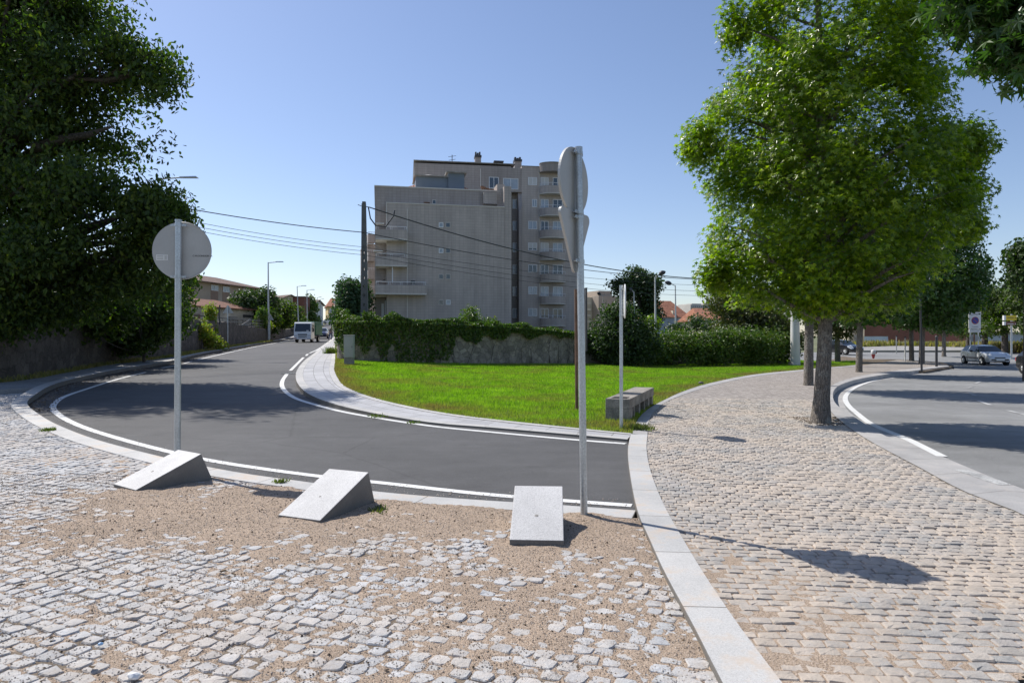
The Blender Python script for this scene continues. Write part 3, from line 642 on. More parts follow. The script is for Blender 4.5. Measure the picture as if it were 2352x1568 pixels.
# loose grit and crumbs on the sand
def grit(name, label, n, reg, sz, m, zf, poly=None):
    x = rng.uniform(reg[0], reg[1], n*3); y = rng.uniform(reg[2], reg[3], n*3); k = (np.abs(x) < y*.78+.3)
    if poly is not None: k &= inpoly(x, y, poly)
    x, y = x[k][:n], y[k][:n]; n = len(x)
    t = np.array([(1,0,0),(-.5,.87,0),(-.5,-.87,0),(0,0,1.0),(0,0,-.8)]); f = np.array([(0,1,3),(1,2,3),(2,0,3),(1,0,4),(2,1,4),(0,2,4)])
    s = rng.uniform(.5, 1.3, n)*sz; V = t[None]*s[:, None, None]*rng.uniform(.6, 1.3, (n, 5, 3)); a = rng.uniform(0, 6.28, n)
    X = V[..., 0]*np.cos(a)[:, None]-V[..., 1]*np.sin(a)[:, None]+x[:, None]; Y = V[..., 0]*np.sin(a)[:, None]+V[..., 1]*np.cos(a)[:, None]+y[:, None]
    Z = V[..., 2]*.6+(T(x, y)+zf(x, y))[:, None]
    o = link(name, meshnp(np.stack([X, Y, Z], -1).reshape(-1, 3), (f[None]+(np.arange(n)*5)[:, None, None]).reshape(-1, 3)), m); tag(o, label, 'grit', kind='stuff')
M['grit'] = leafmat('grit_stone', [(.10, .08, .06), (.28, .22, .17), (.42, .35, .28), (.6, .56, .5)], 0, .9)
M['gritdark'] = leafmat('dark_crumb', [(.03, .02, .012), (.06, .04, .025), (.11, .075, .04), (.2, .14, .08)], 0, .9)
grit('gravel', 'loose coarse grit strewn over the sandy cobbles', 52000, (-7, 2, 2.6, 8.3), .0055, M['grit'], lambda x, y: np.maximum(hsand(x, y), .009)+.002, cob_poly)
grit('dark_crumbs', 'dark seeds and bark crumbs scattered over the cobbles', 900, (-6, 2, 2.6, 8.3), .010, M['gritdark'], lambda x, y: np.maximum(hsand(x, y), .009)+.004, cob_poly)
grit('leaf_litter', 'fallen brown leaf litter on the promenade by the tree foot', 500, (5.6, 7.2, 12.6, 14.0), .014, M['gritdark'], lambda x, y: .036+0*x, prom_poly)
def dirt_line(name, label, L, w0, w1, n, sz, m, h):
    i = rng.integers(0, len(L)-1, n); f = rng.random(n); t_ = np.gradient(L, axis=0)[i]; t_ /= np.linalg.norm(t_, axis=1)[:, None]; o = w0+(w1-w0)*rng.random(n)**1.8
    x = L[i, 0]*(1-f)+L[i+1, 0]*f-t_[:, 1]*o; y = L[i, 1]*(1-f)+L[i+1, 1]*f+t_[:, 0]*o; s = rng.uniform(.4, 1.4, n)*sz; a_ = rng.uniform(0, 6.28, n)
    t = np.array([(1,0,0),(-.5,.8,.1),(-.5,-.8,.05),(0,0,.6)]); fc = np.array([(0,1,3),(1,2,3),(2,0,3)]); V = t[None]*s[:, None, None]*rng.uniform(.6, 1.4, (n, 4, 3)); X = V[..., 0]*np.cos(a_)[:, None]-V[..., 1]*np.sin(a_)[:, None]+x[:, None]; Y = V[..., 0]*np.sin(a_)[:, None]+V[..., 1]*np.cos(a_)[:, None]+y[:, None]
    Z = V[..., 2]+(T(x, y)+h)[:, None]; tag(link(name, meshnp(np.stack([X, Y, Z], -1).reshape(-1, 3), (fc[None]+(np.arange(n)*4)[:, None, None]).reshape(-1, 3)), m), label, 'litter', kind='stuff')
sg2 = -1 if sgn > 0 else 1
dirt_line('leaf_litter', 'brown leaf litter and grit gathered along the kerb of the left street', LN[40:240], .02*sg2, .55*sg2, 5200, .022, M['gritdark'], .006)
dirt_line('leaf_litter', 'dark leaf litter caught against the kerb at the bend', Ad[150:300], .02, .30, 1500, .02, M['gritdark'], .006) if False else None
dirt_line('gravel', 'fine grit scattered along the road edge by the sandy cobbles', LN[:70], -.1, .45*sg2, 2600, .008, M['grit'], .008)
# ---------------------------------------------------------------- grass
def blades(name, label, poly, n, hmin, hmax, wd, m, hf, ymax=60, ymin=5, dryfn=None, dens=1.0, lean=.5):
    P = np.array(poly); X0, X1 = P[:, 0].min(), P[:, 0].max(); Y0, Y1 = max(ymin, P[:, 1].min()), min(ymax, P[:, 1].max()); xs = []; ys = []; c = 0
    while c < n:
        q = n*4; x = rng.uniform(X0, X1, q); y = rng.uniform(Y0, Y1, q); k = rng.random(q) < np.clip((Y0/y)**dens, 0, 1); x, y = x[k], y[k]; k = inpoly(x, y, poly) & (np.abs(x) < y*.8+2); x, y = x[k], y[k]; xs.append(x); ys.append(y); c += len(x)
    x = np.concatenate(xs)[:n]; y = np.concatenate(ys)[:n]
    hgt = rng.uniform(hmin, hmax, n)*(1+.5*vnoise(x, y, .8, 20)); ww = wd*(.7+y/22); a = rng.uniform(0, 6.28, n); la = rng.uniform(0, 6.28, n); ll = rng.uniform(0, lean, n)*hgt
    z = T(x, y)+np.array([hv(hf, p, 0) for p in x])-.012
    dx, dy = np.cos(a)*ww/2, np.sin(a)*ww/2; tip = np.stack([x+np.cos(la)*ll, y+np.sin(la)*ll, z+hgt], -1)
    midx, midy = x+np.cos(la)*ll*.3, y+np.sin(la)*ll*.3
    V = np.stack([np.stack([x-dx, y-dy, z], -1), np.stack([x+dx, y+dy, z], -1), tip], 1).reshape(-1, 3)
    me = meshnp(V, np.arange(n*3).reshape(-1, 3)); at_ = me.attributes.new('dry', 'FLOAT', 'POINT')
    d = dryfn(x, y) if dryfn else np.zeros(n); at_.data.foreach_set('value', np.repeat(d, 3).astype(np.float32))
    return tag(link(name, me, m), label, 'grass', kind='stuff')
edge_pts = np.vstack([LI[::2], SL[::2]])
def dry(x, y):
    d = np.full(x.shape, 9.0)
    for p in edge_pts: d = np.minimum(d, np.hypot(x-p[0], y-p[1]))
    q = np.exp(-(d/.75)**2)*.85*(vnoise(x, y, .7, 31)+.75)
    q += .7*np.exp(-(((x+7.5)/3.2)**2+((y-21)/3.5)**2))*(vnoise(x, y, 1.2, 30)+.7)
    return np.clip(q, 0, .95)
blades('grass', 'short bright green mown grass of the lawn', lawn_poly, 330000, .035, .085, .014, M['grass'], lambda x, y: hp(x, y), 55, 9, dry, 1.1)
wedge_tufts = [(gp(870,1175),.10),(gp(645,1113),.07),(gp(110,1006),.12),(gp(1440,972,.05),.25),(gp(1470,985),.15),(gp(880,948,.1),.25),(gp(660+295,1000-60,.1),.12),(gp(763,812,.1),.3),(gp(1630,913,.03),.5),(gp(1880,1170-40,.03),.3),(gp(1340,925,.1),.2)]
def tuft(px, r, n, label, hh=(.05, .16), m=M['weedgreen'], name='weed', cat='weed'):
    x = px[0]+rng.normal(0, r/2, n); y = px[1]+rng.normal(0, r/2, n); hgt = rng.uniform(*hh, n); la = rng.uniform(0, 6.28, n); ll = rng.uniform(.2, .9, n)*hgt; a = rng.uniform(0, 6.28, n); ww = .007+.0006*y; z = T(x, y)+hv(hp, px[0], 0)-.02
    dx, dy = np.cos(a)*ww, np.sin(a)*ww
    V = np.stack([np.stack([x-dx, y-dy, z], -1), np.stack([x+dx, y+dy, z], -1), np.stack([x+np.cos(la)*ll, y+np.sin(la)*ll, z+hgt], -1)], 1).reshape(-1, 3)
    return tag(link(name, meshnp(V, np.arange(n*3).reshape(-1, 3)), m), label, cat, kind='stuff')
tuft(gp(868,1176), .10, 90, 'small green weed in the shadow beside the middle granite wedge', (.02, .06))
tuft(gp(645,1112), .07, 60, 'tiny green weed on the kerb between left and middle granite wedges', (.02, .05))
tuft(gp(112,1003), .10, 90, 'small green weed on the cobbles left of the round sign', (.02, .07))
tuft(gp(1466,984,.04), .22, 420, 'leafy green weed clump at the foot of the slim sign post', (.06, .15))
tuft(gp(868,948,.1), .22, 70, 'grass tuft growing through the grey pavers at the bend', (.02, .07))
tuft(gp(950,963,.08), .12, 45, 'low grass tuft in the kerb joint beyond the bend', (.02, .05))
tuft(gp(761,812,.1), .35, 300, 'green weed at the end of the ivy wall beside the pavement', (.2, .5))
def rnd_verge(): pass
weed_poly = [gp(1960,795), gp(2420,803), (75, 112), (48, 118)]
# ---------------------------------------------------------------- buildings
class Face:
    """a wall plane from P0 to P1 (ground points); photo positions are laid on it"""
    def __init__(s, P0, P1):
        s.P = Vector((P0[0], P0[1])); d = Vector((P1[0]-P0[0], P1[1]-P0[1])); s.L = d.length; s.d = d.normalized(); s.n = Vector((s.d.y, -s.d.x))
    def s_(s, u):
        a = (u-CX)/F; return (a*s.P.y-s.P.x)/(s.d.x-a*s.d.y)
    def Y(s, u): return s.P.y+s.s_(u)*s.d.y
    def z(s, v, u): return EYE-(v-CY)/F*s.Y(u)
    def box(s, mb, u0, u1, v0, v1, n0, n1):
        um = (u0+u1)/2; mb.obox(s.P, s.d, s.n, s.s_(u0), s.s_(u1), n0, n1, s.z(v1, um), s.z(v0, um)); return mb
    def pt(s, ss, nn, z): q = s.P+s.d*ss+s.n*nn; return Vector((q.x, q.y, z))
def boxuv(o, f, scl=1.0):
    """wall cladding coordinates: metres along the wall and up"""
    me = o.data; uv = me.uv_layers.new(name='UVMap')
    d = Vector((f.d.x, f.d.y, 0)) if isinstance(f, Face) else Vector((f[0], f[1], 0)); n = Vector((d.y, -d.x, 0))
    for p in me.polygons:
        side = abs(p.normal.dot(n)) > .5
        for li in p.loop_indices:
            c = me.vertices[me.loops[li].vertex_index].co
            uv.data[li].uv = (c.dot(d)*scl if side else c.dot(n)*scl, c.z*scl) if abs(p.normal.z) < .7 else (c.dot(d)*scl, c.dot(n)*scl)
    return o
def window(f, par, u0, u1, v0, v1, glass='glass', depth=.10, mull=1, fr=.07, out=.0, frame='wframe', sill=False, shut=0):
    """frame with panes set into the wall face, frame > pane"""
    um = (u0+u1)/2; a, b = f.s_(u0), f.s_(u1); z0, z1 = f.z(v1, um), f.z(v0, um); m = MB(); e = out
    for q in ((a, a+fr), (b-fr, b)): m.obox(f.P, f.d, f.n, q[0], q[1], e-.02, e+.05, z0, z1)
    for q in ((z0, z0+fr), (z1-fr, z1)): m.obox(f.P, f.d, f.n, a+fr, b-fr, e-.02, e+.05, q[0], q[1])
    for i in range(1, mull+1):
        c = a+(b-a)*i/(mull+1); m.obox(f.P, f.d, f.n, c-fr/2, c+fr/2, e-.02, e+.048, z0+fr, z1-fr)
    o = m.build('window', M[frame], par)
    g = MB(); g.obox(f.P, f.d, f.n, a+fr, b-fr, e-.015, e+.012, z0+fr, z1-fr); g.build('pane', M[glass], o)
    if shut:
        g = MB(); zz = z1-fr-(z1-z0-2*fr)*shut; g.obox(f.P, f.d, f.n, a+fr, b-fr, e+.014, e+.035, zz, z1-fr-.003); g.build('shutter', M['shutter'], o)
    return o
# --- the apartment building
apt = thing('apartment_building', 'grey tiled apartment building with stepped blocks and curved balconies behind the ivy wall', 'building', (-6, 78, 1.2))
ZB = .3
F1 = Face(((888-CX)/F*73, 73), ((1172-CX)/F*75.6, 75.6))
def block(name, f, u0, u1, vtop, uref, n0, n1, m='facade', z0=ZB, par=apt):
    mb = MB(); zt = f.z(vtop, uref); mb.obox(f.P, f.d, f.n, f.s_(u0), f.s_(u1), n0, n1, z0, zt); return boxuv(mb.build(name, M[m], par), f), zt
w1, zt1 = block('wall', F1, 888, 1158.5, 466.5, 888, -1.5, 0)
mb = MB(); mb.obox(F1.P, F1.d, F1.n, F1.s_(888)-.05, F1.s_(1158.5)+.02, -1.49, .05, zt1, zt1+.10); mb.build('coping', M['soffit'], apt)
F2 = Face((F1.P.x+F1.n.x*-1.5, F1.P.y+F1.n.y*-1.5), (F1.P.x+F1.n.x*-1.5+F1.d.x*10, F1.P.y+F1.n.y*-1.5+F1.d.y*10))
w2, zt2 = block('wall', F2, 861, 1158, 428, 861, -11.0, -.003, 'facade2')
mb = MB(); mb.obox(F2.P, F2.d, F2.n, F2.s_(861)-.06, F2.s_(1158), -11.0, .06, zt2, zt2+.12); mb.build('coping', M['soffit'], apt)
block('pier', F1, 1158.6, 1175, 427, 1165, -6, -.12, 'facade')
block('pier', F2, 1141, 1158, 424, 1150, -2, .22, 'facade')
# slanting tiled roof seen above the parapet, penthouse volumes
mb = MB(); a, b = F2.s_(890), F2.s_(956); z = zt2
mb.add([F2.pt(a-.2, -1, z-.3), F2.pt(b+1, -1, z-.3), F2.pt(b+1, -5, z+1.7), F2.pt(a+1.6, -5, z+.7)], [(0, 1, 2, 3)])
boxuv(mb.build('tiled_roof', M['tile_orange'], apt), F2); mb = MB()
a, b = F2.s_(1068), F2.s_(1152); mb.add([F2.pt(a-.5, -1, z-.6), F2.pt(b+.5, -1, z-.6), F2.pt(b-1, -4.5, z+.4), F2.pt(a-.5, -4.5, z+1.7)], [(0, 1, 2, 3)])
o = mb.build('tiled_roof', M['tile_orange'], apt); boxuv(o, F2)
F3 = Face((F2.P.x+F2.n.x*-2, F2.P.y+F2.n.y*-2), (F2.P.x+F2.n.x*-2+F2.d.x*10, F2.P.y+F2.n.y*-2+F2.d.y*10))
mb = MB(); F3.box(mb, 955, 1032, 406, 450, -4, 0); F3.box(mb, 1029, 1066, 399, 450, -4.2, .25); mb.build('penthouse', M['facade_blue'], apt)
mb = MB(); F3.box(mb, 951, 1030, 404, 406.3, -4.3, .35); F3.box(mb, 1024, 1071, 396.5, 399.3, -4.5, .6); mb.build('roof_slab', M['concrete'], apt)
mb = MB(); zc = F3.z(404, 980); s0, s1 = F3.s_(957), F3.s_(1014)
mb.add([F3.pt(s0, .2, zc+.01), F3.pt(s1, .2, zc+.01), F3.pt(s1, -3.6, zc+.01), F3.pt(s0, -3.6, zc+.01), F3.pt((s0+s1)/2, -1.7, zc+.55)], [(0,1,4),(1,2,4),(2,3,4),(3,0,4)]); mb.build('skylight_roof', M['soffit'], apt)
# small square bathroom windows in pairs
for v0, kinds in ((517, 'wd'), (576, 'wd'), (635.5, 'dd'), (694.5, 'dw')):
    for (uc, kd) in ((1013, kinds[0]), (1028.8+ (v0-517)*.004, kinds[1])):
        window(F1, apt, uc-5.4, uc+5.4, v0-6, v0+5.6, 'curtain' if kd == 'w' else 'glass', mull=0, fr=.09 if kd == 'w' else .05, frame='wframe' if kd == 'w' else 'soffit')
window(F2, apt, 993, 1001.5, 459, 469, 'glass', mull=0, fr=.05, frame='soffit')
mb = MB(); F2.box(mb, 974, 987, 464.5, 468.5, 0, .12); mb.build('rusty_vent', M['rust'], apt)
mb = MB(); F2.box(mb, 1109, 1140, 444, 470, .0, .5); boxuv(mb.build('flue_box', M['facade'], apt), F2)
mb = MB(); F1.box(mb, 934.3, 936.4, 480, 860, .0, .09); mb.build('downpipe', M['soffit'], apt)
mb = MB(); F1.box(mb, 886.6, 888.6, 464, 560, .0, .07); mb.build('edge_trim', M['soffit'], apt)
# balconies on the left corner
def balcony(f, par, u0, u1, vr, vt, vb, out=1.35, side=0.0, uref=None, things_on=None):
    uref = uref or u1; a, b = f.s_(u0), f.s_(u1); zr, zt, zb = f.z(vr, uref), f.z(vt, uref), f.z(vb, uref)
    mb = MB(); th = .12
    mb.obox(f.P, f.d, f.n, a, b, out-th, out, zb, zt); mb.obox(f.P, f.d, f.n, b-th, b, .0, out-th, zb, zt); mb.obox(f.P, f.d, f.n, a, a+th, -side, out-th, zb, zt)
    o = boxuv(mb.build('balcony_parapet', M['facade'], par), f)
    mb = MB(); mb.obox(f.P, f.d, f.n, a, b, 0.0, out, zb-.13, zb-.003)
    if side: mb.obox(f.P, f.d, f.n, a, f.s_(888), -side, -.003, zb-.13, zb-.003)
    mb.build('balcony_slab', M['soffit'], o)
    mb = MB(); r = .035; q = out-.06
    pts = [f.pt(a+.06, -side+.05, zr), f.pt(a+.06, q, zr), f.pt(b-.06, q, zr), f.pt(b-.06, .05, zr)]
    for p, p2 in zip(pts[:-1], pts[1:]): mb.tube([p, p2], r, 6)
    n = max(2, int((b-a)/1.3))
    for i in range(n+1):
        for dd in (0, .18): 
            p = f.pt(a+.08+(b-a-.36)*i/n+dd, q, zr); mb.tube([p, Vector((p.x, p.y, zt))], .022, 5)
    mb.build('railing', M['wframe'], o); return o
b1 = balcony(F1, apt, 862.5, 934, 526, 533, 553, side=1.45); b2 = balcony(F1, apt, 862.5, 934, 587, 593.5, 612.5, side=1.45); b3 = balcony(F1, apt, 862.5, 978, 650, 657, 675.5, side=1.45, uref=934)
mb = MB(); F1.box(mb, 863, 882, 515, 517.5, -.9, .9); mb.build('awning', M['offwhite'], apt); mb = MB(); F1.box(mb, 858, 879, 577.5, 579.5, -.6, .9)
mb.build('awning', M['offwhite'], apt)
mb = MB(); p = F1.pt(F1.s_(884), 0, F1.z(641, 884)); q = F1.pt(F1.s_(866), 1.2, F1.z(653, 866)); dn = F1.d*.0; s = Vector((F1.n.x, F1.n.y, 0))*-1.1
mb.add([p, q, q+s, p+s], [(0, 1, 2, 3)]); mb.build('awning', M['dark'], apt)
mb = MB(); F1.box(mb, 943, 952, 646, 654, .5, 1.0); mb.build('balcony_clutter', M['dark'], apt)
mb = MB(); F1.box(mb, 900, 902, 612, 652, .9, 1.0); mb.build('awning_post', M['wframe'], apt)
mb = MB(); F2.box(mb, 876, 882, 697, 760, -.02, .06); F2.box(mb, 884, 887, 690, 760, -.02, .3); mb.build('door_frame', M['wframe'], apt)
mb = MB(); F2.box(mb, 857.5, 888, 674, 683, -.0, 1.1); mb.build('entrance_canopy', M['soffit'], apt)
# side wing further back on the left, its balconies stacked
FW = Face(((842-CX)/F*92, 92), ((870-CX)/F*92.6, 92.6))
block('wing_wall', FW, 844, 872, 560, 850, -6, -.05, 'facade')
for vt in (536, 577, 618, 659.5, 701):
    a = FW.s_(842.5); b = FW.s_(858); mb = MB(); z1 = FW.z(vt+4, 850); z0 = z1-1.05
    mb.obox(FW.P, FW.d, FW.n, a, b, .9, 1.0, z0, z1); mb.obox(FW.P, FW.d, FW.n, a, a+.1, 0, .9, z0, z1); mb.obox(FW.P, FW.d, FW.n, a, b, 0.0, 1.0, z0-.12, z0-.003)
    o = boxuv(mb.build('balcony_parapet', M['facade'], apt), FW)
    mb = MB(); mb.tube([FW.pt(a, .95, z1+.28), FW.pt(b, .95, z1+.28)], .03, 5)
    for i in range(5): p = FW.pt(a+(b-a)*i/4, .95, z1+.28); mb.tube([p, p-Vector((0, 0, .28))], .02, 4)
    mb.build('railing', M['wframe'], o)
# tall rear block
G0 = Face(((950.6-CX)/F*85, 85), ((1326-CX)/F*88.2, 88.2))
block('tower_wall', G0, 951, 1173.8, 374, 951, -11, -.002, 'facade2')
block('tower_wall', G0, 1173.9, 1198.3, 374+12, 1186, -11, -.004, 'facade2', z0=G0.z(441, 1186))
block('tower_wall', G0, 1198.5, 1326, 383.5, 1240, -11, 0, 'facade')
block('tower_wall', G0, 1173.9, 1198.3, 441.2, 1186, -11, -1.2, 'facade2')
mb = MB(); z0_ = ZB; s0, s1 = G0.s_(1190.5), G0.s_(1198.4); zt = G0.z(392, 1190)
mb.add([G0.pt(s0, .5, z0_), G0.pt(s1, .5, z0_), G0.pt(s1, -1.15, z0_), G0.pt(s0, -1.15, z0_), G0.pt(s0, .5, zt-5.3), G0.pt(s1, .5, zt-4.6), G0.pt(s1, -1.15, zt), G0.pt(s0, -1.15, zt)],
       [(0,1,5,4),(1,2,6,5),(2,3,7,6),(3,0,4,7),(4,5,6,7)]); boxuv(mb.build('buttress', M['facade2'], apt), G0)
mb = MB(); G0.box(mb, 950, 1183, 371.8, 373.8, -11, .06); G0.box(mb, 1198.4, 1240, 381.3, 383.2, -11, .06); mb.build('coping', M['concrete'], apt)
mb = MB(); G0.box(mb, 1237.2, 1238.8, 386, 860, .0, .1); mb.build('downpipe', M['soffit'], apt)
mb = MB(); G0.box(mb, 1102.8, 1104.4, 388, 430, .0, .1); mb.build('downpipe', M['soffit'], apt)
window(G0, apt, 1123, 1145.5, 407, 433, 'glass', mull=1); window(G0, apt, 1155.5, 1194-3.6, 410, 435, 'curtain', mull=1)
GR_ = Face((G0.P.x+G0.n.x*-1.2, G0.P.y+G0.n.y*-1.2), (G0.P.x+G0.n.x*-1.2+G0.d.x*10, G0.P.y+G0.n.y*-1.2+G0.d.y*10))
FLOORV = [407.6, 457.8, 507.8, 557.6, 607.8, 658, 708]
for i, v in enumerate(FLOORV):
    h = 18
    window(G0, apt, 1213 if i != 1 else 1222, 1233.5, v, v+h+(1 if i == 2 else 0), 'curtain' if i in (2, 5, 6, 1) else 'glass', mull=1, fr=.08, shut={0: 1.0, 3: .75}.get(i, 0))
    window(G0, apt, 1241.5, 1260, v, v+23, 'curtain' if i % 2 else 'glass', mull=1, fr=.08, shut=1.0 if i in (0, 3) else 0)
    window(G0, apt, 1269.5, 1292, v+.5, v+24, 'curtain' if i in (2, 3, 5) else 'glass', mull=1, fr=.08)
    if i > 0: window(GR_, apt, 1177, 1189.5, v, v+22, 'curtain', mull=1, fr=.08)
def bow(f, par, u0, u1, z0, z1, out, m, name, th=.12, base=.55, solid=False):
    a, b = f.s_(u0), f.s_(u1); n = 14; ob = []; inn = []
    for i in range(n+1):
        t = i/n; s = a+(b-a)*t; q = base+(out-base)*(1-(2*t-1)**2)**.75; ob.append((s, q)); inn.append((a+th+(b-a-2*th)*t, max(0.0, q-th)))
    if solid: P = [f.pt(s, q, 0) for s, q in ob]+[f.pt(b, 0, 0), f.pt(a, 0, 0)]; P = P[::-1]
    mb = MB()
    if solid: mb.prism([(p.x, p.y) for p in P], z0, z1)
    else:
        for i in range(n):
            (s0, q0), (s1, q1) = ob[i], ob[i+1]; (t0, r0), (t1, r1) = inn[i], inn[i+1]
            mb.prism([tuple(f.pt(s0, q0, 0)[:2]), tuple(f.pt(s1, q1, 0)[:2]), tuple(f.pt(t1, r1, 0)[:2]), tuple(f.pt(t0, r0, 0)[:2])], z0, z1)
        for s, sg in ((a, 1), (b, -1)): mb.obox(f.P, f.d, f.n, min(s, s+sg*th), max(s, s+sg*th), 0, base, z0, z1)
    return mb.build(name, M[m], par), ob
for i, v in enumerate(FLOORV):
    zt = G0.z(v+23.3, 1268); z0 = zt-.88
    o, ob = bow(G0, apt, 1238.9, 1297, z0, zt, 1.35, 'facade', 'balcony_parapet'); boxuv(o, G0)
    bow(G0, o, 1239.2, 1296.8, z0-.13, z0-.003, 1.33, 'soffit', 'balcony_slab', solid=True)
    mb = MB(); mb.tube([G0.pt(s, q-.06, zt+.33) for s, q in ob], .03, 5)
    for s, q in ob[::2]: mb.tube([G0.pt(s, q-.06, zt), G0.pt(s, q-.06, zt+.33)], .018, 4)
    mb.build('railing', M['wframe'], o)
zt = G0.z(378, 1268); o, ob = bow(G0, apt, 1238.9, 1297, zt-1.15, zt-.1, 1.4, 'facade2', 'roof_canopy', solid=True)
o, ob = bow(G0, apt, 1238, 1298, zt-.097, zt, 1.5, 'concrete', 'roof_canopy', solid=True)
# the stairwell bow seen on the recess side
for v in ():
    z1 = GR_.z(v+18, 1176); bow(GR_, apt, 1173.8, 1181, z1-.9, z1, 1.2, 'facade', 'bay', solid=True)
# chimneys with castellated tops, aerial
def chimney(u0, u1, vtop, vbot, crown=True):
    mb = MB(); vc = vtop+(vbot-vtop)*.42; G1 = Face((G0.P.x-G0.n.x*3, G0.P.y-G0.n.y*3), (G0.P.x-G0.n.x*3+G0.d.x*10, G0.P.y-G0.n.y*3+G0.d.y*10))
    G1.box(mb, u0, u1, vc, vbot+8, -1, 0); o = boxuv(mb.build('chimney', M['facade2'], apt), G0); mb = MB()
    if crown:
        G1.box(mb, u0-1, u1+1, vc-5, vc, -1.1, .1); wq = (u1-u0)/3
        for k in range(3): G1.box(mb, u0+k*wq+.3, u0+(k+1)*wq-.9, vtop+(k % 2)*2, vc-5, -.8, -.2)
    else: G1.box(mb, u0-1.6, u1+1.6, vtop, vtop+3, -1.2, .2); G1.box(mb, u0+1, u1-1, vtop+3, vc, -.9, -.1)
    mb.build('chimney_cap', M['dark'], o)
chimney(1091.5, 1105, 348, 380); chimney(1136, 1155, 370, 384, False); chimney(1182, 1198, 360, 386)
mb = MB(); G0.box(mb, 1060, 1128, 374.5, 378, -6, -3); mb.build('roof_edge', M['dark'], apt)
mb = MB(); b = at(1038.5, 377, 87); t = at(1038.5, 356, 87); mb.tube([b, t], .05, 5)
for dv, ww in ((359, 9), (367, 8)): mb.tube([at(1038.5-ww, dv+1.5, 87), at(1038.5+ww, dv-1, 87)], .03, 4)
mb.build('aerial', M['dark'], apt)
mb = MB()
for u, v0 in ((1112, 425), (1117, 427), (1124, 430), (1129, 432), (1136, 433)): mb.lathe(F2.pt(F2.s_(u), -1.5, F2.z(440, u)), [(.14, 0), (.1, F2.z(v0, u)-F2.z(440, u)), (.2, F2.z(v0, u)-F2.z(440, u)+.05), (.2, F2.z(v0, u)-F2.z(440, u)+.2)], 8)
mb.build('vent_pots', M['rust'], apt)
# ---------------------------------------------------------------- houses
def house(name, label, f, u0, u1, v_eave, uref, depth, m, z0, roofm, rise, over=.5, hip=2.5, cat='house', par=None):
    h = par or thing(name, label, cat, tuple(f.pt(f.s_(u0), 0, z0)))
    a, b = f.s_(u0), f.s_(u1); ze = f.z(v_eave, uref); mb = MB(); mb.obox(f.P, f.d, f.n, a, b, -depth, 0, z0, ze); o = mb.build('wall', M[m], h)
    A, B = a-over, b+over; N0, N1 = over, -depth-over; mid = (N0+N1)/2; mb = MB(); e = ze-.08
    P = [f.pt(A, N0, e), f.pt(B, N0, e), f.pt(B, N1, e), f.pt(A, N1, e), f.pt(A+hip, mid, e+rise), f.pt(B-hip, mid, e+rise)]
    mb.add(P, [(0, 1, 5, 4), (1, 2, 5), (2, 3, 4, 5), (3, 0, 4), (0, 3, 2, 1)]); mb.add([p-Vector((0, 0, .14)) for p in P[:4]]+[p-Vector((0, 0, .002)) for p in P[:4]], [(0,1,5,4),(1,2,6,5),(2,3,7,6),(3,0,4,7)])
    r = mb.build('roof', M[roofm], h); boxuv(r, f); return h
HB = Face(((405-CX)/F*98, 98), ((597-CX)/F*118, 118))
hb = house('apartment_house', 'long beige two-storey house with brown hipped tile roof behind the left trees', HB, 400, 597, 650, 500, 11, 'beige', 2, 'tile_old', 1.7, .9, 5, 'house')
for u0, u1, k in ((425, 430.5, 0), (483, 500, 1), (510.5, 527, 1), (556, 572, 0), (587, 602, 0)): pass
for u0, u1, gl, sh in ((484, 500.5, 'curtain', 0), (511, 526.5, 'curtain', 0), (557-0, 571.5, 'curtain', 1.0), (587-.5, 595.5, 'curtain', 1.0)):
    um = (u0+u1)/2; ve = 645+(um-484)*.134
    mb = MB(); HB.box(mb, u0, u1, ve+3, ve+34+12, .0, .05); mb.build('brown_panel', M['beige_dark'], hb)
    window(HB, hb, u0, u1, ve+8.5-(2 if um > 540 else 0), ve+21.5-(2 if um > 540 else 0), gl, mull=1, out=.07, shut=sh)
HS = Face(((435-CX)/F*70, 70), ((586-CX)/F*80, 80))
hs = house('old_outbuilding', 'low whitewashed outbuilding with mottled clay tile roof by the left lamp post', HS, 437, 583, 699.5, 440, 6, 'stucco_wall', 1.2, 'tile', 1.0, .35, 3.2, 'outbuilding')
mb = MB(); HS.box(mb, 558, 584, 723, 729, .0, .05); mb.build('louvred_opening', M['dark'], hs)
mb = MB(); HS.box(mb, 446, 459, 721, 733, .0, .05); mb.build('dark_opening', M['rust'], hs)
mb = MB(); HS.box(mb, 524, 541, 727, 760, .0, .3); mb.build('lean_to', M['concrete'], hs)
def gable(name, label, P0, P1, u0, u1, ve, vpk, uref, depth, m, z0, roofm, cat='house'):
    f = Face(P0, P1); h = thing(name, label, cat, tuple(f.pt(f.s_(u0), 0, z0))); a, b = f.s_(u0), f.s_(u1); ze = f.z(ve, uref); zp = f.z(vpk, uref); c = (a+b)/2
    mb = MB(); Q = [f.pt(a, 0, z0), f.pt(b, 0, z0), f.pt(b, 0, ze), f.pt(c, 0, zp), f.pt(a, 0, ze)]; mb.extr(Q[::-1], Vector((-f.n.x*depth, -f.n.y*depth, 0))); mb.build('wall', M[m], h)
    k = (zp-ze)/(b-a)*2; mb = MB(); o = .6
    for s0, s1, z_0, z_1 in ((a-o, c, ze-o*k, zp), (b+o, c, ze-o*k, zp)):
        mb.add([f.pt(s0, .5, z_0+.03), f.pt(s1, .5, z_1+.03), f.pt(s1, -depth-.5, z_1+.03), f.pt(s0, -depth-.5, z_0+.03), f.pt(s0, .5, z_0+.2), f.pt(s1, .5, z_1+.2), f.pt(s1, -depth-.5, z_1+.2), f.pt(s0, -depth-.5, z_0+.2)], [(0,3,2,1),(4,5,6,7),(0,1,5,4),(2,3,7,6),(3,0,4,7),(1,2,6,5)])
    boxuv(mb.build('roof', M[roofm], h), f); return h, f
def Q(u, Y): return ((u-CX)/F*Y, Y)
